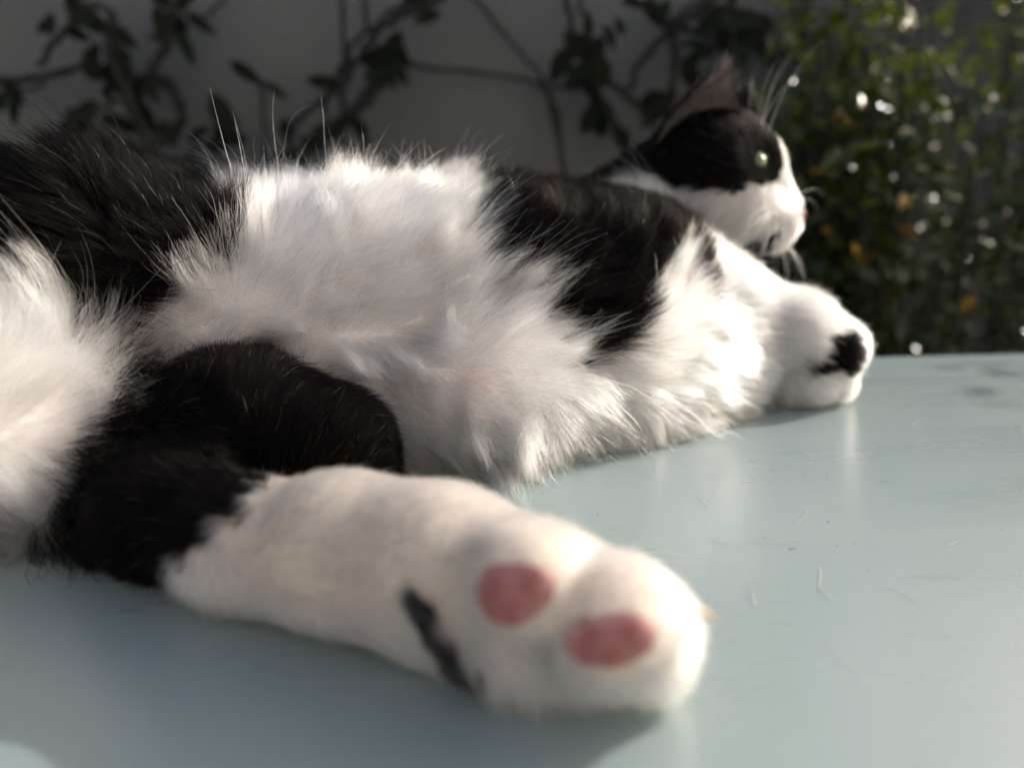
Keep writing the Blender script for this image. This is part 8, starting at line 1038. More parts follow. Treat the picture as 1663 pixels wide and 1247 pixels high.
        [(0.066, 0.873, 0.259, 0.0276, 120, 0.70), (0.054, 0.875, 0.240, 0.0350, -130, 0.60), (0.080, 0.878, 0.254, 0.0322, 20, 0.70), (0.093, 0.895, 0.244, 0.0388, -40, 0.70), (0.097, 0.851, 0.228, 0.0312, -70, 0.60), (0.083, 0.881, 0.280, 0.0249, 90, 0.55), (0.104, 0.854, 0.263, 0.0242, -60, 0.50), (0.114, 0.854, 0.274, 0.0185, 110, 0.50), (0.093, 0.898, 0.213, 0.0329, -50, 0.60), (0.093, 0.881, 0.184, 0.0338, -80, 0.60), (0.084, 0.875, 0.180, 0.0277, -120, 0.60), (0.103, 0.890, 0.178, 0.0267, -45, 0.60), (0.154, 0.876, 0.291, 0.0321, -60, 0.50), (0.133, 0.894, 0.305, 0.0253, 160, 0.50), (0.156, 0.894, 0.202, 0.0328, 70, 0.60), (0.163, 0.899, 0.192, 0.0330, -120, 0.60), (0.233, 0.853, 0.282, 0.0426, 20, 0.60), (0.267, 0.869, 0.259, 0.0377, -40, 0.60), (0.215, 0.860, 0.281, 0.0387, -150, 0.60), (0.257, 0.885, 0.280, 0.0369, 60, 0.60), (0.197, 0.881, 0.231, 0.0323, -70, 0.60), (0.073, 0.868, 0.229, 0.0318, -160, 0.60), (0.203, 0.857, 0.252, 0.0286, -30, 0.50), (0.124, 0.876, 0.162, 0.0292, -60, 0.60), (0.243, 0.856, 0.249, 0.0328, 200, 0.50), (0.277, 0.888, 0.282, 0.0370, 10, 0.60), (0.230, 0.874, 0.267, 0.0350, -70, 0.60), (0.161, 0.855, 0.290, 0.0242, 80, 0.50), (0.076, 0.888, 0.265, 0.0214, -20, 0.70), (0.063, 0.863, 0.256, 0.0221, -110, 0.40), (0.093, 0.875, 0.254, 0.0288, -102, 0.70), (0.071, 0.886, 0.232, 0.0217, -30, 0.55), (0.071, 0.869, 0.225, 0.0302, 50, 0.70), (0.106, 0.860, 0.190, 0.0292, -55, 0.40), (0.094, 0.878, 0.181, 0.0187, 51, 0.55), (0.101, 0.887, 0.178, 0.0254, -107, 0.55), (0.168, 0.893, 0.200, 0.0327, -53, 0.55), (0.166, 0.860, 0.199, 0.0311, -141, 0.70), (0.171, 0.871, 0.201, 0.0193, -150, 0.40), (0.255, 0.886, 0.272, 0.0186, 47, 0.70), (0.248, 0.855, 0.281, 0.0307, 11, 0.70), (0.230, 0.851, 0.278, 0.0252, 54, 0.70), (0.268, 0.895, 0.266, 0.0277, -1, 0.55), (0.234, 0.868, 0.307, 0.0220, -84, 0.55), (0.282, 0.892, 0.258, 0.0203, -122, 0.40), (0.294, 0.891, 0.249, 0.0234, 54, 0.55), (0.293, 0.885, 0.244, 0.0257, -37, 0.70), (0.216, 0.899, 0.256, 0.0292, 17, 0.55), (0.186, 0.861, 0.257, 0.0182, -157, 0.40), (0.160, 0.873, 0.289, 0.0234, -56, 0.55), (0.152, 0.861, 0.292, 0.0201, 27, 0.55), (0.221, 0.859, 0.229, 0.0213, 0, 0.70), (0.215, 0.864, 0.221, 0.0235, -38, 0.70), (0.196, 0.867, 0.242, 0.0317, 48, 0.55), ],
    ),
}


# ================================================================= ground, wall, table
GZ = -0.74
g = mesh_from('ground', [(-60, -60, GZ), (60, -60, GZ), (60, 60, GZ), (-60, 60, GZ)], [(0, 1, 2, 3)])
tag(link('ground', g, None, M_GROUND), kind='structure')

def box_bm(bm, lo, hi, bevel=0.0, seg=2):
    r = bmesh.ops.create_cube(bm, size=1.0)
    for v in r['verts']:
        v.co = Vector([lo[i] + (v.co[i] + 0.5) * (hi[i] - lo[i]) for i in range(3)])
    if bevel:
        es = list({e for v in r['verts'] for e in v.link_edges})
        bmesh.ops.bevel(bm, geom=es, offset=bevel, segments=seg, profile=0.5, affect='EDGES')

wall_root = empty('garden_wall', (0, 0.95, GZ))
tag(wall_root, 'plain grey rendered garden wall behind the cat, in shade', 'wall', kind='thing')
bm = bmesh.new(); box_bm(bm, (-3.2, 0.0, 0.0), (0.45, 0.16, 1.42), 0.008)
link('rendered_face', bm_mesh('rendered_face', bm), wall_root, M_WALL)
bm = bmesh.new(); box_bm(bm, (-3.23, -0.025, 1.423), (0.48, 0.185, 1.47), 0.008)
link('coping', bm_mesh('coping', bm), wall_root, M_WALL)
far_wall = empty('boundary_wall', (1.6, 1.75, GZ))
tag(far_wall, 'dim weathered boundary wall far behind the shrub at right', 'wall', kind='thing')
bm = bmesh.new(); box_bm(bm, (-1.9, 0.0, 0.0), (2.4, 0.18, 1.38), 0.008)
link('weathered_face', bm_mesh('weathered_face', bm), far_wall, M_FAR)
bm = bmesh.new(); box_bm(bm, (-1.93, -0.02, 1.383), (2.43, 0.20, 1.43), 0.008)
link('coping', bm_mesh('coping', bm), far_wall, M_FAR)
bounce_wall = empty('added_bounce_wall', (0, -0.95, GZ))  # unseen wall, added to bounce sunlight onto the cat's near side
tag(bounce_wall, 'added cream wall behind the camera, bouncing sunlight onto the cat', 'wall', kind='thing')
bm = bmesh.new(); box_bm(bm, (-3.5, -0.25, 0.0), (3.5, 0.0, 2.0), 0.008)
link('rendered_face', bm_mesh('rendered_face', bm), bounce_wall, M_BOUNCE_WALL)
bm = bmesh.new(); box_bm(bm, (-3.5, 0.002, 0.0), (3.5, 0.025, 0.25), 0.005)
link('plinth', bm_mesh('plinth', bm), bounce_wall, M_WALL)

TROT = math.radians(5.9)
table_root = empty('garden_table', (0, 0, 0))
tag(table_root, 'pale teal painted table the black and white cat lies on', 'table')
table_root.rotation_euler = (0, 0, TROT)
ey = 0.4879 * math.cos(TROT) - 0.2453 * math.sin(TROT)          # far edge in table space
table_root.location = (0, 0, 0)
bm = bmesh.new(); box_bm(bm, (-0.80, ey - 0.80, -0.022), (0.80, ey, 0.0), 0.004, 3)
link('table_top', bm_mesh('table_top', bm), table_root, M_TABLE, True)
bm = bmesh.new()
box_bm(bm, (-0.70, ey - 0.72, -0.085), (0.70, ey - 0.70, -0.0225), 0.002)
box_bm(bm, (-0.70, ey - 0.10, -0.085), (0.70, ey - 0.08, -0.0225), 0.002)
link('apron', bm_mesh('apron', bm), table_root, M_TABLE)
for x in (-0.70, 0.66):
    for y in (ey - 0.742, ey - 0.078):
        bm = bmesh.new(); box_bm(bm, (x, y, GZ), (x + 0.04, y + 0.02 if y < 0 else y + 0.04, -0.0225), 0.003)
        link('leg', bm_mesh('leg', bm), table_root, M_TABLE)

# ================================================================= vines on the wall
def tube(points, radii, sides=6, closed_tip=True):
    P = [Vector(p) for p in points]
    verts, faces = [], []
    ref = Vector((0.13, 0.91, 0.39))
    for i, p in enumerate(P):
        d = (P[min(i + 1, len(P) - 1)] - P[max(i - 1, 0)]).normalized()
        a = d.cross(ref).normalized(); b = d.cross(a).normalized()
        for s in range(sides):
            th = 2 * math.pi * s / sides
            verts.append(p + (a * math.cos(th) + b * math.sin(th)) * radii[i])
    for i in range(len(P) - 1):
        for s in range(sides):
            faces.append((i * sides + s, i * sides + (s + 1) % sides, (i + 1) * sides + (s + 1) % sides, (i + 1) * sides + s))
    faces.append(tuple(range(sides))[::-1])
    faces.append(tuple(range((len(P) - 1) * sides, len(P) * sides)))
    return verts, faces

def spline(pts, n=5):
    P = [Vector(p) for p in pts]
    out = []
    for i in range(len(P) - 1):
        a, b, c, d = P[max(i - 1, 0)], P[i], P[i + 1], P[min(i + 2, len(P) - 1)]
        for k in range(n):
            t = k / n
            out.append(0.5 * ((2 * b) + (c - a) * t + (2 * a - 5 * b + 4 * c - d) * t * t + (3 * b - a - 3 * c + d) * t ** 3))
    out.append(P[-1])
    return out

def leaf_mesh(name, w=0.55, curl=0.18, n=5):
    """unit-length leaf along +X, folded on its midrib, drooping at the tip, closed two-sided blade"""
    verts, faces = [], []
    for side in (0, 1):
        zo = 0.006 if side == 0 else -0.006
        for i in range(n + 1):
            u = i / n
            hw = 0.5 * w * (math.sin(math.pi * min(1, u * 0.93 + 0.035)) ** 0.8) * (1.12 - 0.35 * u)
            z = -curl * u * u + zo
            for s in (-1, 0, 1):
                verts.append((u, s * hw, z + abs(s) * hw * 0.35))
    m = 3 * (n + 1)
    for i in range(n):
        for s in (0, 1):
            a = i * 3 + s
            faces.append((a, a + 3, a + 4, a + 1))
            faces.append((m + a, m + a + 1, m + a + 4, m + a + 3))
    me = mesh_from(name, verts, faces)
    me.polygons.foreach_set('use_smooth', [True] * len(me.polygons))
    return me

LEAF_SHAPES = [leaf_mesh('leaf_blade', w, c) for w, c in ((0.36, 0.1), (0.52, 0.2), (0.62, 0.3), (0.82, 0.15))]
for me in LEAF_SHAPES: me.materials.append(M_LEAF)

VINE_LABELS = {
    'left': 'dark leafy vine climbing the wall at the far left',
    'middle': 'sparse twining vine on the wall above the white belly',
    'right': 'dark vine with leaf clumps on the wall behind the cat\'s head',
}
for key, (stems, leaves) in VINES.items():
    root = empty('climbing_vine', stems[0][1][0])
    tag(root, VINE_LABELS[key], 'vine', 'vines climbing the garden wall')
    o0 = Vector(root.location)
    for rad, pts in stems:
        P = [p - o0 for p in spline(pts, 5)]
        P = [p + Vector((random.gauss(0, .0012), random.gauss(0, .002), random.gauss(0, .0012))) for p in P]
        n = len(P)
        v, f = tube(P, [rad * (1.15 - 0.4 * i / n) * random.uniform(.85, 1.2) for i in range(n)], 7)
        link('stem', mesh_from('stem', v, f), root, M_BARK, True)
    for x, y, z, ln, ang, wr in leaves:
        me = min(LEAF_SHAPES, key=lambda m_: abs(float((0.36, 0.52, 0.62, 0.82)[LEAF_SHAPES.index(m_)]) - wr))
        o = link('leaf', me, root)
        a = math.radians(ang)
        d = Vector((math.cos(a), random.uniform(-.35, .25), math.sin(a))).normalized()
        nrm = Vector((random.uniform(-.4, .4), -1, random.uniform(-.3, .5)))
        yv = nrm.cross(d).normalized(); zv = d.cross(yv).normalized()
        s = ln * 1.12
        o.matrix_basis = Matrix.Translation(Vector((x, y, z)) - o0 - d * s * 0.5) @ Matrix((d, yv, zv)).transposed().to_4x4() @ Matrix.Diagonal((s, s, s, 1))

# ================================================================= the sunlit shrub on the right
shrub = empty('leafy_shrub', (0.75, 0.92, GZ))
tag(shrub, 'sunlit glossy-leaved shrub with a few yellow leaves, right of the cat', 'shrub')
so = Vector(shrub.location)
SH_LEAF = [leaf_mesh('shrub_leaf', w, c, 3) for w, c in ((0.5, 0.15), (0.62, 0.25), (0.7, 0.1))]
for me in SH_LEAF: me.materials.append(M_SHRUB)
SH_SUNTINT = leaf_mesh('sun_tinted_leaf', 0.58, 0.2, 3); SH_SUNTINT.materials.append(M_SUNTINT)
SH_YEL = leaf_mesh('yellow_leaf', 0.62, 0.2, 3); SH_YEL.materials.append(M_YELLOW)
twigs = []
for i in range(220):
    bx = random.uniform(0.30, 1.30) if i % 4 else random.uniform(0.27, 0.42); by = random.uniform(0.76, 1.15) if i % 4 else random.uniform(0.80, 0.92)
    top = random.uniform(0.0, 0.32) + 0.4 * max(0, by - 0.80) + (0.20 if bx > 0.60 else 0.0)
    P = [Vector((bx + 0.25 * (0.75 - bx), 0.92, GZ))]
    for k in range(1, 8):
        u = k / 7
        P.append(Vector((bx + 0.25 * (0.75 - bx) * (1 - u) + random.gauss(0, .018), 0.92 + (by - 0.92) * u + random.gauss(0, .014), GZ + (top - GZ) * u)))
    P = spline(P, 3)
    twigs.append(P)
    n = len(P)
    v, f = tube([p - so for p in P], [0.0042 * (1 - 0.75 * j / n) for j in range(n)], 5)
    link('branch', mesh_from('branch', v, f), shrub, M_BARK, True)
spots = []
for P in twigs:
    n = len(P)
    for j in range(5, n):
        if P[j].z < -0.20: continue
        for q in range(4):
            p = P[j] + Vector((random.gauss(0, .028), random.gauss(0, .022), random.gauss(0, .028)))
            spots.append(p)
random.shuffle(spots)
spots.sort(key=lambda p: p.y + random.uniform(0, .12))
def leaf_matrix(p, s):
    d = Vector((random.gauss(0, 1), random.gauss(0, 1), random.gauss(-0.2, .6))).normalized()
    nrm = Vector((random.gauss(0.15, .45), random.gauss(-.45, .45), random.gauss(0.75, .45)))
    yv = nrm.cross(d).normalized(); zv = d.cross(yv).normalized()
    return Matrix.Translation(p) @ Matrix((d, yv, zv)).transposed().to_4x4() @ Matrix.Diagonal((s, s, s, 1))
rest_v, rest_f = [], []
suntint_v, suntint_f = [], []
for i, p in enumerate(spots):
    s = random.uniform(0.012, 0.028)
    mx = leaf_matrix(p - so, s)
    if i < 290:
        yel = random.random() < 0.10
        o = link('leaf', SH_YEL if yel else SH_SUNTINT if p.z > 0.20 + random.gauss(0, .05) else random.choice(SH_LEAF), shrub)
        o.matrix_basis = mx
    else:
        me = SH_LEAF[i % 3]
        rv, rf = (suntint_v, suntint_f) if p.z > 0.20 + random.gauss(0, .05) else (rest_v, rest_f)  # high leaves take the colour with sunlight painted in
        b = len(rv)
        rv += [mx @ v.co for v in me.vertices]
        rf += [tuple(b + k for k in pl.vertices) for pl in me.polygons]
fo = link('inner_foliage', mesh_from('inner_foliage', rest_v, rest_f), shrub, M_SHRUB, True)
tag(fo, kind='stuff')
fo = link('sun_tinted_foliage', mesh_from('sun_tinted_foliage', suntint_v, suntint_f), shrub, M_SUNTINT, True)
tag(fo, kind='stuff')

# ================================================================= the cat
# ---------------------------------------------------------------- cat: body surface from blended limb volumes
def sdf(p, prims):
    """signed distance of points p (N,3) to the smoothly blended volumes"""
    d = None
    for ax, ay, az, ra, bx, by, bz, rb, k in prims:
        a = np.array((ax, ay, az)); ab = np.array((bx, by, bz)) - a
        L2 = float(ab @ ab)
        ap = p - a
        if L2 < 1e-12:
            q = np.sqrt((ap * ap).sum(1)) - ra
        else:
            t = np.clip(ap @ ab / L2, 0, 1)
            w = ap - t[:, None] * ab
            q = np.sqrt((w * w).sum(1)) - (ra + (rb - ra) * t)
        if d is None:
            d = q
        else:
            h = np.maximum(k - np.abs(d - q), 0) / k
            d = np.minimum(d, q) - h * h * k * 0.25
    # the belly side rests on the table: flatten softly at z = 0
    q = 0.0012 - p[:, 2]
    k = 0.006
    h = np.maximum(k - np.abs(d - q), 0) / k
    return np.maximum(d, q) + h * h * k * 0.25

def sdf_grad(p, prims, e=0.0006):
    g = np.empty_like(p)
    for i in range(3):
        o = np.zeros(3); o[i] = e
        g[:, i] = sdf(p + o, prims) - sdf(p - o, prims)
    return g / (np.linalg.norm(g, axis=1)[:, None] + 1e-12)

def surface_nets(prims, lo, hi, s):
    lo = np.array(lo); n = np.ceil((np.array(hi) - lo) / s).astype(int) + 1
    ax = [lo[i] + s * np.arange(n[i]) for i in range(3)]
    # coarse pass first, fine values only near the surface
    n = (n + 3) // 4 * 4 + 1
    ax = [lo[i] + s * np.arange(n[i]) for i in range(3)]
    cg = np.stack(np.meshgrid(*[a[:-1:4] + 1.5 * s for a in ax], indexing='ij'), -1)
    cd = sdf(cg.reshape(-1, 3), prims).reshape(cg.shape[:3])
    D = np.full(n, 1.0)
    D[:-1, :-1, :-1] = cd.repeat(4, 0).repeat(4, 1).repeat(4, 2)
    near = np.argwhere(np.abs(D) < 5.5 * s)
    D[tuple(near.T)] = sdf(lo + near * s, prims)
    ins = D < 0
    c = sum(ins[i:n[0] - 1 + i, j:n[1] - 1 + j, k:n[2] - 1 + k].astype(int) for i in (0, 1) for j in (0, 1) for k in (0, 1))
    act = (c > 0) & (c < 8)
    idx = -np.ones(act.shape, int); cells = np.argwhere(act); idx[act] = np.arange(len(cells))
    V = lo + (cells + 0.5) * s
    for _ in range(3):
        d = sdf(V, prims); g = sdf_grad(V, prims)
        V = V - np.clip(d, -s, s)[:, None] * g
    F = []
    for a in range(3):
        b, c2 = (a + 1) % 3, (a + 2) % 3
        sl0 = [slice(None)] * 3; sl1 = [slice(None)] * 3
        sl0[a] = slice(0, n[a] - 1); sl1[a] = slice(1, n[a])
        x = ins[tuple(sl0)] != ins[tuple(sl1)]
        e = np.argwhere(x)
        ok = (e[:, b] > 0) & (e[:, c2] > 0) & (e[:, b] < n[b] - 1) & (e[:, c2] < n[c2] - 1)
        e = e[ok]
        flip = ins[tuple(e.T)]
        def cell(db, dc):
            q = e.copy(); q[:, b] -= db; q[:, c2] -= dc
            return idx[tuple(q.T)]
        quad = np.stack([cell(1, 1), cell(0, 1), cell(0, 0), cell(1, 0)], 1)
        quad[~flip] = quad[~flip][:, ::-1]
        F.append(quad)
    return V, np.concatenate(F)


cat = empty('cat', (0.0, 0.33, 0.0))
tag(cat, 'black and white cat lying on its side on the teal table, hind paw stretched out', 'cat')
CO = np.array(cat.location)

VS, FS = surface_nets(BODY_VOLUMES, (-.45, .04, -.004), (.26, .56, .20), .0032)
NS = sdf_grad(VS, BODY_VOLUMES)
COAT = np.array(COAT); GUIDES = np.array(FUR_GUIDES)
WHITE, BOUNCE_TAN, BLACK, PINK = (0.925, 0.905, 0.892), (0.90, 0.82, 0.735), (0.009, 0.008, 0.008), (0.72, 0.42, 0.40)  # foot fur tone: warm bounce light and shade put into the colour
SKIN_COL = np.array([(0.012, 0.011, 0.011), (0.72, 0.68, 0.66), (0.70, 0.62, 0.55), (0.68, 0.52, 0.50), (0.06, 0.058, 0.06)])  # skin under the foot fur carries the same bounce-light tint
FUR_COL = np.array([BLACK, WHITE, BOUNCE_TAN, WHITE, (0.055, 0.053, 0.056)])

def wobble(p, scale, seed):
    """smooth vector noise from a few sine waves"""
    r = np.random.default_rng(seed)
    out = np.zeros_like(p)
    for _ in range(7):
        k = r.normal(size=(3, 3)) * scale
        out += np.sin(p @ k + r.uniform(0, 6.28, 3))
    return out / 2.6

def coat_class(p):
    q = p + 0.0016 * wobble(p, 260, 1) + 0.0008 * wobble(p, 900, 2)
    cls = np.empty(len(p), int)
    c = COAT[:, :3]; c2 = (c * c).sum(1)
    c = c.astype(np.float32); c2 = c2.astype(np.float32); q = q.astype(np.float32)
    for i in range(0, len(p), 8000):
        cls[i:i + 8000] = COAT[np.argmin(c2 - 2 * (q[i:i + 8000] @ c.T), 1), 3]
    return cls

def groom(p, n):
    """comb direction (tangent), length and lift, blended from the guides"""
    g = GUIDES[:, :3]
    D = np.zeros_like(p); L = np.zeros(len(p)); U = np.zeros(len(p))
    for i in range(0, len(p), 20000):
        s = p[i:i + 20000]
        d2 = np.maximum((s * s).sum(1)[:, None] + (g * g).sum(1)[None] - 2 * (s @ g.T), 0)
        w = 1 / (d2 + 0.00003) ** 2
        w /= w.sum(1)[:, None]
        D[i:i + 20000] = w @ GUIDES[:, 3:6]
        L[i:i + 20000] = w @ GUIDES[:, 6]
        U[i:i + 20000] = w @ GUIDES[:, 7]
    D -= n * (D * n).sum(1)[:, None]
    D /= np.linalg.norm(D, axis=1)[:, None] + 1e-9
    return D, L, U

body_me = mesh_from('body', VS - CO, FS)
cls_v = coat_class(VS)
ca = body_me.color_attributes.new('coat', 'FLOAT_COLOR', 'POINT')
cc = np.ones((len(VS), 4), np.float32); cc[:, :3] = SKIN_COL[cls_v]
ca.data.foreach_set('color', cc.ravel())
body = link('body', body_me, cat, M_SKIN, True)

# ---- features: pads, claw, eye, nose, ears -------------------------------------------------
def basis(n, along):
    n = Vector(n).normalized(); a = Vector(along); a = (a - n * a.dot(n)).normalized()
    return a, n.cross(a).normalized(), n

PADS = [  # centre, normal, long axis, half length, half width
    (*SEATS['pad1'], (1, 0, 0.25), 0.0084, 0.0066),
    (*SEATS['pad2'], (1, 0, 0.22), 0.0088, 0.0058),
]
def pad_mesh(hl, hw, th):
    bm = bmesh.new()
    bmesh.ops.create_uvsphere(bm, u_segments=28, v_segments=16, radius=1.0)
    for v in bm.verts:
        x, y, z = v.co
        # slightly squared, triangular toe pad
        w = hw * (1.0 - 0.16 * x)
        a = math.atan2(y, x); k = 1 + 0.05 * math.sin(2 * a + hl * 900) + 0.04 * math.sin(3 * a + hw * 2000) + 0.02 * math.sin(7 * a)
        v.co = (hl * x * k, w * y * k, th * (z if z > 0 else z * 1.2) * (1 - 0.1 * (x * x + y * y)))
    return bm_mesh('toe_pad', bm)
for c, n, a, hl, hw in PADS:
    o = link('toe_pad', pad_mesh(hl, hw, 0.0034), cat, M_PAD, True)
    ax, by, nz = basis(n, a)
    o.matrix_basis = Matrix.Translation(Vector(c) - Vector(CO) - nz * 0.0018) @ Matrix((ax, by, nz)).transposed().to_4x4()

def claw(p, d, up_, ln=0.011, r=0.0019):
    d = Vector(d).normalized(); up_ = Vector(up_)
    pts = [Vector(p) - Vector(CO) + d * ln * u - up_ * 0.004 * u * u for u in np.linspace(-0.25, 1, 8)]
    v, f = tube(pts, [r * (1 - 0.93 * u) + .0001 for u in np.linspace(0, 1, 8)], 8)
    link('claw', mesh_from('claw', v, f), cat, M_CLAW, True)
claw(SEATS['claw'][0], (1.0, 0.15, 0.12), (0, 0, 1), 0.007)

EYE_R = 0.0075; EYE_C = np.array(SEATS['eye'][0]) - 0.0061 * np.array(SEATS['eye'][1])
bm = bmesh.new(); bmesh.ops.create_uvsphere(bm, u_segments=32, v_segments=20, radius=EYE_R)
eye = link('eye', bm_mesh('eye', bm), cat, M_EYE, True)
eye.location = EYE_C - CO
eye.rotation_euler = (0, 0, math.radians(-22))
EYE2_C = np.array((0.1375, 0.4490, 0.1240))
eye2 = link('eye', eye.data, cat); eye2.location = EYE2_C - CO; eye2.rotation_euler = (0, 0, math.radians(32))

bm = bmesh.new(); bmesh.ops.create_uvsphere(bm, u_segments=16, v_segments=10, radius=1.0)
for v in bm.verts: v.co = (0.0012 * v.co.x, 0.0022 * v.co.y, 0.0048 * v.co.z)
pup = bm_mesh('pupil', bm); pup.materials.append(M_PUPIL)
for e_ in (eye, eye2):
    o = link('pupil', pup, e_); o.location = (EYE_R - 0.0009, 0, 0)

bm = bmesh.new(); bmesh.ops.create_icosphere(bm, subdivisions=3, radius=1)
for v in bm.verts:
    x, y, z = v.co
    v.co = (0.0034 * x, 0.0052 * y * (1 + 0.35 * z), 0.0038 * z)
nose = link('nose', bm_mesh('nose', bm), cat, M_NOSE, True)
NOSE_C = np.array(SEATS['nose'][0]) + np.array((-0.0005, 0.004, -0.0015))
nose.location = NOSE_C - CO
nose.rotation_euler = (0, math.radians(-18), 0)

def ear(base, tip, open_dir, half_w, depth):
    base, tip = Vector(base), Vector(tip)
    upv = tip - base
    o_ = Vector(open_dir); o_ = (o_ - upv * (o_.dot(upv) / upv.length_squared)).normalized()
    side = upv.normalized().cross(o_).normalized()
    nu, nw = 16, 14
    out_l, in_l = [], []
    for off, lst in ((0.0, out_l), (0.0011, in_l)):
        for j in range(nw + 1):
            w = j / nw
            taper = (1 - w ** 1.35) + 0.02
            for i in range(nu + 1):
                a = (i / nu - 0.5) * math.pi * 1.02
                p = base + upv * w + side * math.sin(a) * (half_w - off) * taper - o_ * math.cos(a) * (depth - off) * taper * (1 - .25 * w) + o_ * 0.004 * w * w
                lst.append(p)
    fo_, fi = [], []
    for j in range(nw):
        for i in range(nu):
            a = j * (nu + 1) + i
            fo_.append((a, a + 1, a + nu + 2, a + nu + 1)); fi.append((a, a + nu + 1, a + nu + 2, a + 1))
    n0 = len(out_l)
    faces = fo_ + [tuple(n0 + k for k in f) for f in fi]
    rim = [j * (nu + 1) for j in range(nw + 1)], [j * (nu + 1) + nu for j in range(nw + 1)]
    for rr, fl in ((rim[0], 0), (rim[1], 1)):
        for a, b in zip(rr, rr[1:]):
            q = (a, b, n0 + b, n0 + a)
            faces.append(q if fl else q[::-1])
    me = mesh_from('ear', [p - Vector(CO) for p in out_l + in_l], faces)
    me.materials.append(M_EARBACK); me.materials.append(M_EARSKIN)
    for k, pl in enumerate(me.polygons):
        pl.use_smooth = True
        pl.material_index = 1 if len(fo_) <= k < 2 * len(fo_) else 0
    link('ear', me, cat)
    return np.array(out_l), fo_, np.array(in_l), fi, np.array(o_), np.array(upv.normalized())
M_EARBACK = mat_plain('black_ear_skin', (0.014, 0.013, 0.013), 0.8)
EARS = [ear((0.1060, 0.4320, 0.1300), (0.1135, 0.4300, 0.1755), (0.24, -0.95, 0.1), 0.0275, 0.016),
        ear((0.1250, 0.4620, 0.1290), (0.1390, 0.4680, 0.1680), (0.65, 0.70, 0.1), 0.0200, 0.014)]

# ---- fur -----------------------------------------------------------------------------------
def scatter(V, T, weight, count):
    A = V[T[:, 1]] - V[T[:, 0]]; B = V[T[:, 2]] - V[T[:, 0]]
    ar = 0.5 * np.linalg.norm(np.cross(A, B), axis=1) * weight
    cum = np.cumsum(ar); n = int(count if count >= 1000 else count)
    k = np.minimum(np.searchsorted(cum, rng.random(n) * cum[-1]), len(T) - 1)
    u, v = rng.random((2, n)); f = u + v > 1; u[f], v[f] = 1 - u[f], 1 - v[f]
    return V[T[k, 0]] + A[k] * u[:, None] + B[k] * v[:, None], k, ar.sum()

TR = np.concatenate([FS[:, [0, 1, 2]], FS[:, [0, 2, 3]]])
CEN = VS[TR].mean(1); CN = NS[TR].mean(1)
_, LEN_T, _ = groom(CEN, CN)
away = (CN * (CEN - np.array((0, 0, 0.112)))).sum(1) > 0.12 * np.linalg.norm(CEN - np.array((0, 0, 0.112)), axis=1)
dens = np.interp(LEN_T, [0.003, 0.006, 0.012, 0.03], [9.0, 7.0, 3.6, 2.2]) * np.where(away, 0.35, 1.0)
dens *= np.where(CEN[:, 2] < 0.0025, 0.15, 1.0) * np.where(CEN[:, 0] < -0.30, 0.3, 1.0)
NIP = np.array(SEATS['nip'][0])
dens *= np.where(np.linalg.norm(CEN - NIP, axis=1) < 0.007, 0.45, 1.0)
area_n = (0.5 * np.linalg.norm(np.cross(VS[TR[:, 1]] - VS[TR[:, 0]], VS[TR[:, 2]] - VS[TR[:, 0]]), axis=1) * dens * 1e6).sum()
R, KT, _ = scatter(VS, TR, dens, int(area_n))
N_ = CN[KT] + 0.0
N_ /= np.linalg.norm(N_, axis=1)[:, None]
keep = np.ones(len(R), bool)
rim = np.zeros((len(R), 3))
short = np.ones(len(R))
for c, n, a, hl, hw in PADS:
    ax, by, nz = (np.array(v) for v in basis(n, a))
    q = R - np.array(c)
    e = np.sqrt((q @ ax / hl) ** 2 + (q @ by / hw) ** 2)
    near = np.abs(q @ nz) < 0.010
    keep &= ~(near & (e < 0.94))
    inward = -(q - (q @ nz)[:, None] * nz); inward /= np.linalg.norm(inward, axis=1)[:, None] + 1e-9
    rim += inward * (near & (e < 1.35) & (rng.random(len(R)) < 0.55))[:, None]
    short = np.where(near, np.minimum(short, np.clip((e - 0.5) / 0.9, 0.45, 1)), short)
for c, r in ((EYE_C, EYE_R), (EYE2_C, EYE_R)):
    e = np.linalg.norm(R - c, axis=1)
    keep &= e > r * 0.95
    short = np.minimum(short, np.clip((e - r) / 0.006, 0.4, 1))
e = np.linalg.norm(R - NOSE_C, axis=1)
keep &= e > 0.0048
R, N_, short, rim = R[keep], N_[keep], short[keep], rim[keep]
cls = coat_class(R)
T_, LN, LIFT = groom(R, N_)
T_ = T_ + rim * 2.5
T_ /= np.linalg.norm(T_, axis=1)[:, None] + 1e-9
# tufts: hairs lean towards shared tuft centres
n = len(R)
# locks of the long coat: each leans, lifts and grows a little its own way
big = np.where(LN > 0.012, 0.0095, 0.006)[:, None]
keyb = np.floor((R + 0.004 * wobble(R, 180, 31)) / big).astype(np.int64)
hb = (keyb[:, 0] * 73856093) ^ (keyb[:, 1] * 19349663) ^ (keyb[:, 2] * 83492791) ^ (cls.astype(np.int64) == 0) * 977
_, invb, cntb = np.unique(hb, return_inverse=True, return_counts=True)
invb = invb.ravel()
shag = np.clip((LN - 0.010) / 0.010, 0, 1)
lock_dir = rng.normal(size=(len(cntb), 3))[invb] * (0.27 * shag)[:, None]
LN = LN * (1 + (rng.normal(0, 0.14, len(cntb))[invb]).clip(-.3, .3) * shag)
LIFT = LIFT * (1 + (rng.uniform(-0.35, 0.5, len(cntb))[invb]) * shag)
LN = LN * short * rng.normal(1.0, 0.16, n).clip(0.5, 1.5)
under = rng.random(n) < 0.45
LN = np.where(under & (LN > 0.012), LN * 0.62, LN)
guard = rng.random(n) < 0.055
LN = np.where(guard, LN * rng.uniform(1.05, 1.35, n), LN)
wl = wobble(R, 55, 11) * 0.28 + wobble(R, 190, 12) * 0.22 + rng.normal(size=(n, 3)) * 0.13
long_f = np.clip((LN - 0.006) / 0.014, 0, 1)[:, None]
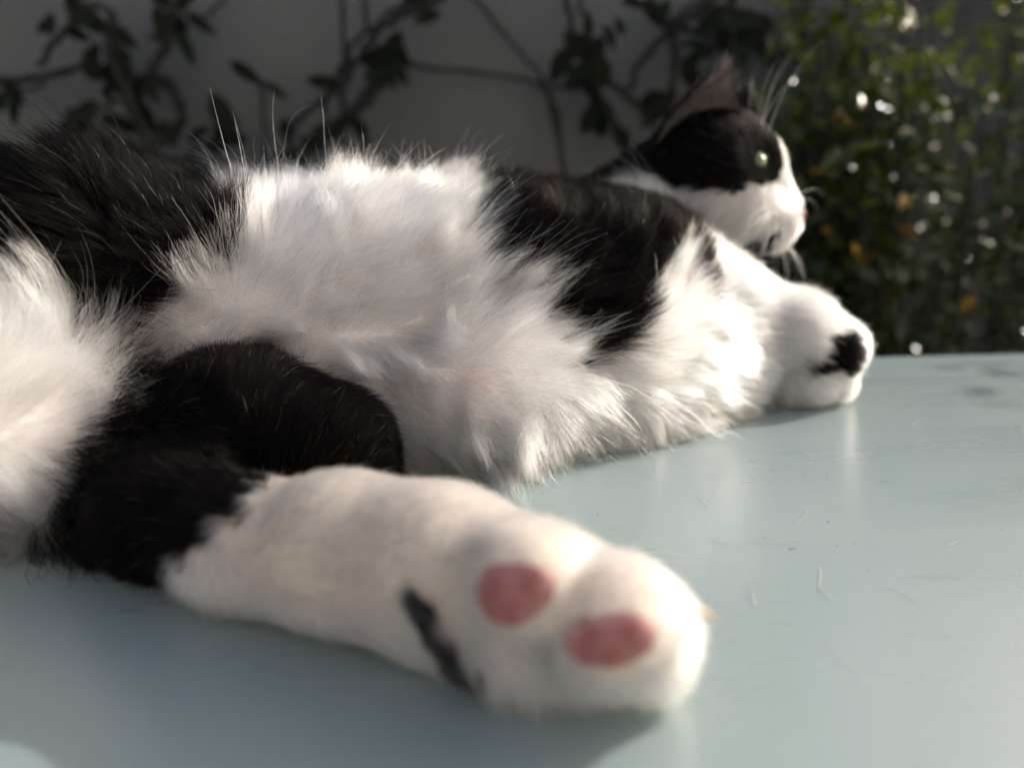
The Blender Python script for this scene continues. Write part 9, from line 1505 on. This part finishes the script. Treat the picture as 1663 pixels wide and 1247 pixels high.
D1 = T_ + wl * (0.45 + 0.75 * long_f) + lock_dir
D1 -= N_ * (D1 * N_).sum(1)[:, None]
D1 /= np.linalg.norm(D1, axis=1)[:, None] + 1e-9
lift = (LIFT * rng.normal(1, 0.15, n).clip(.5, 1.5))[:, None]
d0 = N_ * (lift + 0.35) + D1 * (1 - lift) * 0.8
d1 = N_ * lift * 0.55 + D1 + rng.normal(size=(n, 3)) * 0.10
d1[:, 2] -= 0.12 * long_f[:, 0]
d0 /= np.linalg.norm(d0, axis=1)[:, None]; d1 /= np.linalg.norm(d1, axis=1)[:, None]
NP = 7
S = np.linspace(0, 1, NP)
PTS = R[:, None] + LN[:, None, None] * (d0[:, None] * (S - 0.5 * S * S)[None, :, None] + d1[:, None] * (0.5 * S * S)[None, :, None])
# tuft gathering by snapping roots to jittered cells
cellsz = np.interp(LN, [0.006, 0.02, 0.03], [0.0018, 0.0042, 0.0055])
key = np.floor((R + 0.0015 * wobble(R, 500, 21)) / (np.round(cellsz * 2000) / 2000)[:, None]).astype(np.int64)
hk = (key[:, 0] * 73856093) ^ (key[:, 1] * 19349663) ^ (key[:, 2] * 83492791) ^ (np.round(cellsz * 2000).astype(np.int64) * 2654435761) ^ (cls.astype(np.int64) == 0) * 977
_, inv, cnt = np.unique(hk, return_inverse=True, return_counts=True)
inv = inv.ravel()
SUM = np.zeros((len(cnt), NP, 3))
for j in range(NP):
    for a in range(3):
        SUM[:, j, a] = np.bincount(inv, PTS[:, j, a], len(cnt)) / cnt
strength = (rng.uniform(0.45, 0.92, len(cnt))[inv] * (~guard) * (0.35 + 0.65 * long_f[:, 0]))[:, None, None] * (S ** 1.1)[None, :, None]
PTS = PTS * (1 - strength) + SUM[inv] * strength
# hairs of one lock close up towards its tip
MID = np.zeros((len(cntb), NP, 3))
for j in range(NP):
    for a in range(3):
        MID[:, j, a] = np.bincount(invb, PTS[:, j, a], len(cntb)) / cntb
sb = (rng.uniform(0.12, 0.62, len(cntb))[invb] * (~guard) * shag)[:, None, None] * (S ** 1.4)[None, :, None]
PTS = PTS * (1 - sb) + MID[invb] * sb
# each guard hair strays its own way
PTS[guard] += (rng.normal(size=(int(guard.sum()), 1, 3)) * (LN[guard] * 0.11)[:, None, None]) * (S ** 1.5)[None, :, None]
# fine waviness
ph = rng.uniform(0, 6.28, (n, 1, 3)); amp = (LN * rng.uniform(0.0, 0.035, n))[:, None, None]
PTS += amp * np.sin(S[None, :, None] * rng.uniform(3, 9, (n, 1, 1)) + ph) * S[None, :, None]
PTS[:, :, 2] = np.maximum(PTS[:, :, 2], 0.0004 + 0.0012 * rng.random((n, 1)))

tuft_tone = rng.normal(1, 0.05, len(cnt))[inv] * rng.normal(1, 0.05, len(cntb))[invb]
FC = FUR_COL[cls] * (rng.normal(0.985, 0.05, n) * tuft_tone).clip(.72, 1.06)[:, None]
bl = cls == 0
FC[under & ~bl] *= np.array((0.70, 0.69, 0.675))
FC[guard & ~bl] = np.array((0.95, 0.94, 0.925))
stray = bl & (rng.random(n) < 0.006)
FC[stray] = (0.55, 0.48, 0.40)  # pale strays, also sun sparkle painted into the black coat
brown = bl & (rng.random(n) < np.where(LN > 0.013, 0.06, 0.02))
FC[brown] = np.array((0.10, 0.070, 0.045)) * rng.uniform(.3, 1.2, (int(brown.sum()), 1))  # brown-gold sheen of backlit black fur put into the hair colour
FC = FC.clip(0.003, 0.97)
RAD = np.where(guard & (LN > 0.013), np.where(LIFT > 0.6, 0.000066, 0.000080), 0.000050) * np.interp(LN, [0.004, 0.02], [0.95, 1.1]) * rng.uniform(.8, 1.2, n)

# ears: black velvet behind, pale wisps inside
def ear_fur(E):
    ov, of, iv, fi, od, ud = E
    out = []
    of = np.array(of); fi = np.array(fi)
    T = np.concatenate([of[:, [0, 1, 2]], of[:, [0, 2, 3]]])
    r, k, _ = scatter(ov, T, np.ones(len(T)), 9000)
    nn = np.cross(ov[T[k, 1]] - ov[T[k, 0]], ov[T[k, 2]] - ov[T[k, 0]]); nn /= np.linalg.norm(nn, axis=1)[:, None] + 1e-12
    nn *= np.where((nn * -od).sum(1) < 0, -1, 1)[:, None]
    d = ud + nn * 0.35 + rng.normal(size=r.shape) * 0.12
    out.append((r, d, rng.uniform(.003, .0048, len(r)), np.tile(BLACK, (len(r), 1))))
    T = np.concatenate([fi[:, [0, 1, 2]], fi[:, [0, 2, 3]]])
    r, k, _ = scatter(iv, T, np.ones(len(T)), 2600)
    d = ud * 0.8 + od * 0.7 + rng.normal(size=r.shape) * 0.25
    out.append((r, d, rng.uniform(.003, .011, len(r)), np.where(rng.random((len(r), 1)) < np.clip(0.85 - 1.2 * k % (len(T) // 2) / (len(T) // 2), 0.05, 1)[:, None], np.array([(0.50, 0.43, 0.41)]), np.array([(0.05, 0.046, 0.045)]))))
    return out
for E in EARS:
    for r, d, ln, c in ear_fur(E):
        d /= np.linalg.norm(d, axis=1)[:, None]
        PTS = np.concatenate([PTS, r[:, None] + d[:, None] * (ln[:, None] * S)[:, :, None]])
        FC = np.concatenate([FC, c]); RAD = np.concatenate([RAD, np.full(len(r), 0.00005)])

def fur_object(name, pts, rad, colr, mat, parent):
    n, m = pts.shape[:2]
    cu = bpy.data.hair_curves.new(name)
    cu.add_curves([m] * n)
    cu.attributes['position'].data.foreach_set('vector', (pts - CO).astype(np.float32).ravel())
    prof = 1.0 - 0.82 * np.linspace(0, 1, m) ** 2.2
    ra = cu.attributes.get('radius') or cu.attributes.new('radius', 'FLOAT', 'POINT')
    ra.data.foreach_set('value', (rad[:, None] * prof[None]).astype(np.float32).ravel())
    c4 = np.ones((n, 4), np.float32); c4[:, :3] = colr
    at_ = cu.attributes.new('coat', 'FLOAT_COLOR', 'CURVE')
    at_.data.foreach_set('color', c4.ravel())
    o = link(name, cu, parent, mat)
    return o
fur = fur_object('fur', PTS, RAD, FC, M_FUR, cat)
tag(fur, kind='stuff')

# ---- whiskers and brow hairs ---------------------------------------------------------------
def whisker(p0, p1, sag, r=0.00019):
    p0, p1 = Vector(p0), Vector(p1)
    P = []
    for u in np.linspace(0, 1, 12):
        p = p0.lerp(p1, u); P.append(p + Vector(sag) * (4 * u * (1 - u)) - Vector(CO))
    v, f = tube(P, [r * (1 - 0.85 * u) for u in np.linspace(0, 1, 12)], 5)
    link('whisker', mesh_from('whisker', v, f), cat, M_WHISKER, True)
for i in range(9):      # near cheek, sweeping back and down
    p0 = (0.1480 + random.uniform(-.004, .004), 0.4200, 0.0945 + random.uniform(-.004, .004))
    a = random.uniform(-0.6, 0.35)
    whisker(p0, (p0[0] - 0.035 * random.uniform(.6, 1.2) + .02 * i / 9, p0[1] - 0.045, p0[2] + 0.05 * a - .012), (0, 0, 0.006))
for i in range(8):      # far cheek, out to the right
    p0 = (0.1560, 0.4480, 0.0950 + random.uniform(-.003, .003))
    whisker(p0, (p0[0] + random.uniform(.01, .05), p0[1] + 0.035, p0[2] + random.uniform(-.055, .045)), (0.004, 0, 0.008))
for i in range(6):      # brow
    p0 = (0.1350 + random.uniform(0, .008), 0.4260 + random.uniform(0, .02), 0.1370)
    whisker(p0, (p0[0] + random.uniform(-.006, .028), p0[1] - 0.01, p0[2] + random.uniform(.030, .052)), (-0.003, 0, 0.004), 0.00015)
for i in range(5):      # chin and near muzzle, down
    p0 = (0.1480 + random.uniform(0, .01), 0.4230, 0.0800)
    whisker(p0, (p0[0] + random.uniform(-.004, .012), p0[1] - 0.006, p0[2] - random.uniform(.015, .026)), (0.002, 0, 0))

# ================================================================= crumbs and shed hairs on the table
cv, cf = [], []
def crumb(p, s):
    b = len(cv)
    for d in ((1, 0, 0), (-1, 0, 0), (0, 1, 0), (0, -1, 0), (0, 0, 1), (0, 0, -.2)):
        cv.append(p + Vector(d) * s * random.uniform(.6, 1.3) + Vector((0, 0, s * .25)))
    for f in ((0, 2, 4), (2, 1, 4), (1, 3, 4), (3, 0, 4), (2, 0, 5), (1, 2, 5), (3, 1, 5), (0, 3, 5)):
        cf.append(tuple(b + k for k in f))
for x, y, s in CRUMBS:
    crumb(Vector((x, y, 0.0003)), s)
for i in range(260):
    x, y = random.uniform(-.02, .35), random.uniform(.12, .47)
    if sdf(np.array([[x, y, .004]]), BODY_VOLUMES)[0] > 0.012:
        crumb(Vector((x, y, 0.0003)), random.uniform(.00012, .00030))
o = link('table_crumbs', mesh_from('table_crumbs', cv, cf), None, M_CRUMB)
tag(o, 'tiny dark crumbs and grit scattered over the teal table top', 'crumbs', kind='stuff')
sv, sf = [], []
for i, pts in enumerate(STRANDS):
    P = spline([(x, y, 0.0005) for x, y in pts], 5)
    v, f = tube(P, [0.00007] * len(P), 4)
    b = len(sv); sv += v; sf += [tuple(b + k for k in q) for q in f]
for i in range(14):
    x, y, a = random.uniform(.0, .34), random.uniform(.13, .46), random.uniform(0, 6.28)
    if sdf(np.array([[x, y, .004]]), BODY_VOLUMES)[0] < 0.012: continue
    P = []
    for k in range(9):
        P.append(Vector((x, y, 0.0005))); x += .0016 * math.cos(a); y += .0016 * math.sin(a); a += random.gauss(0, .22)
    v, f = tube(P, [0.00004] * 9, 4)
    b = len(sv); sv += v; sf += [tuple(b + k for k in q) for q in f]
o = link('shed_hairs', mesh_from('shed_hairs', sv, sf), None, M_STRAND)
tag(o, 'fine white shed cat hairs lying on the teal table top', 'shed hair', kind='stuff')
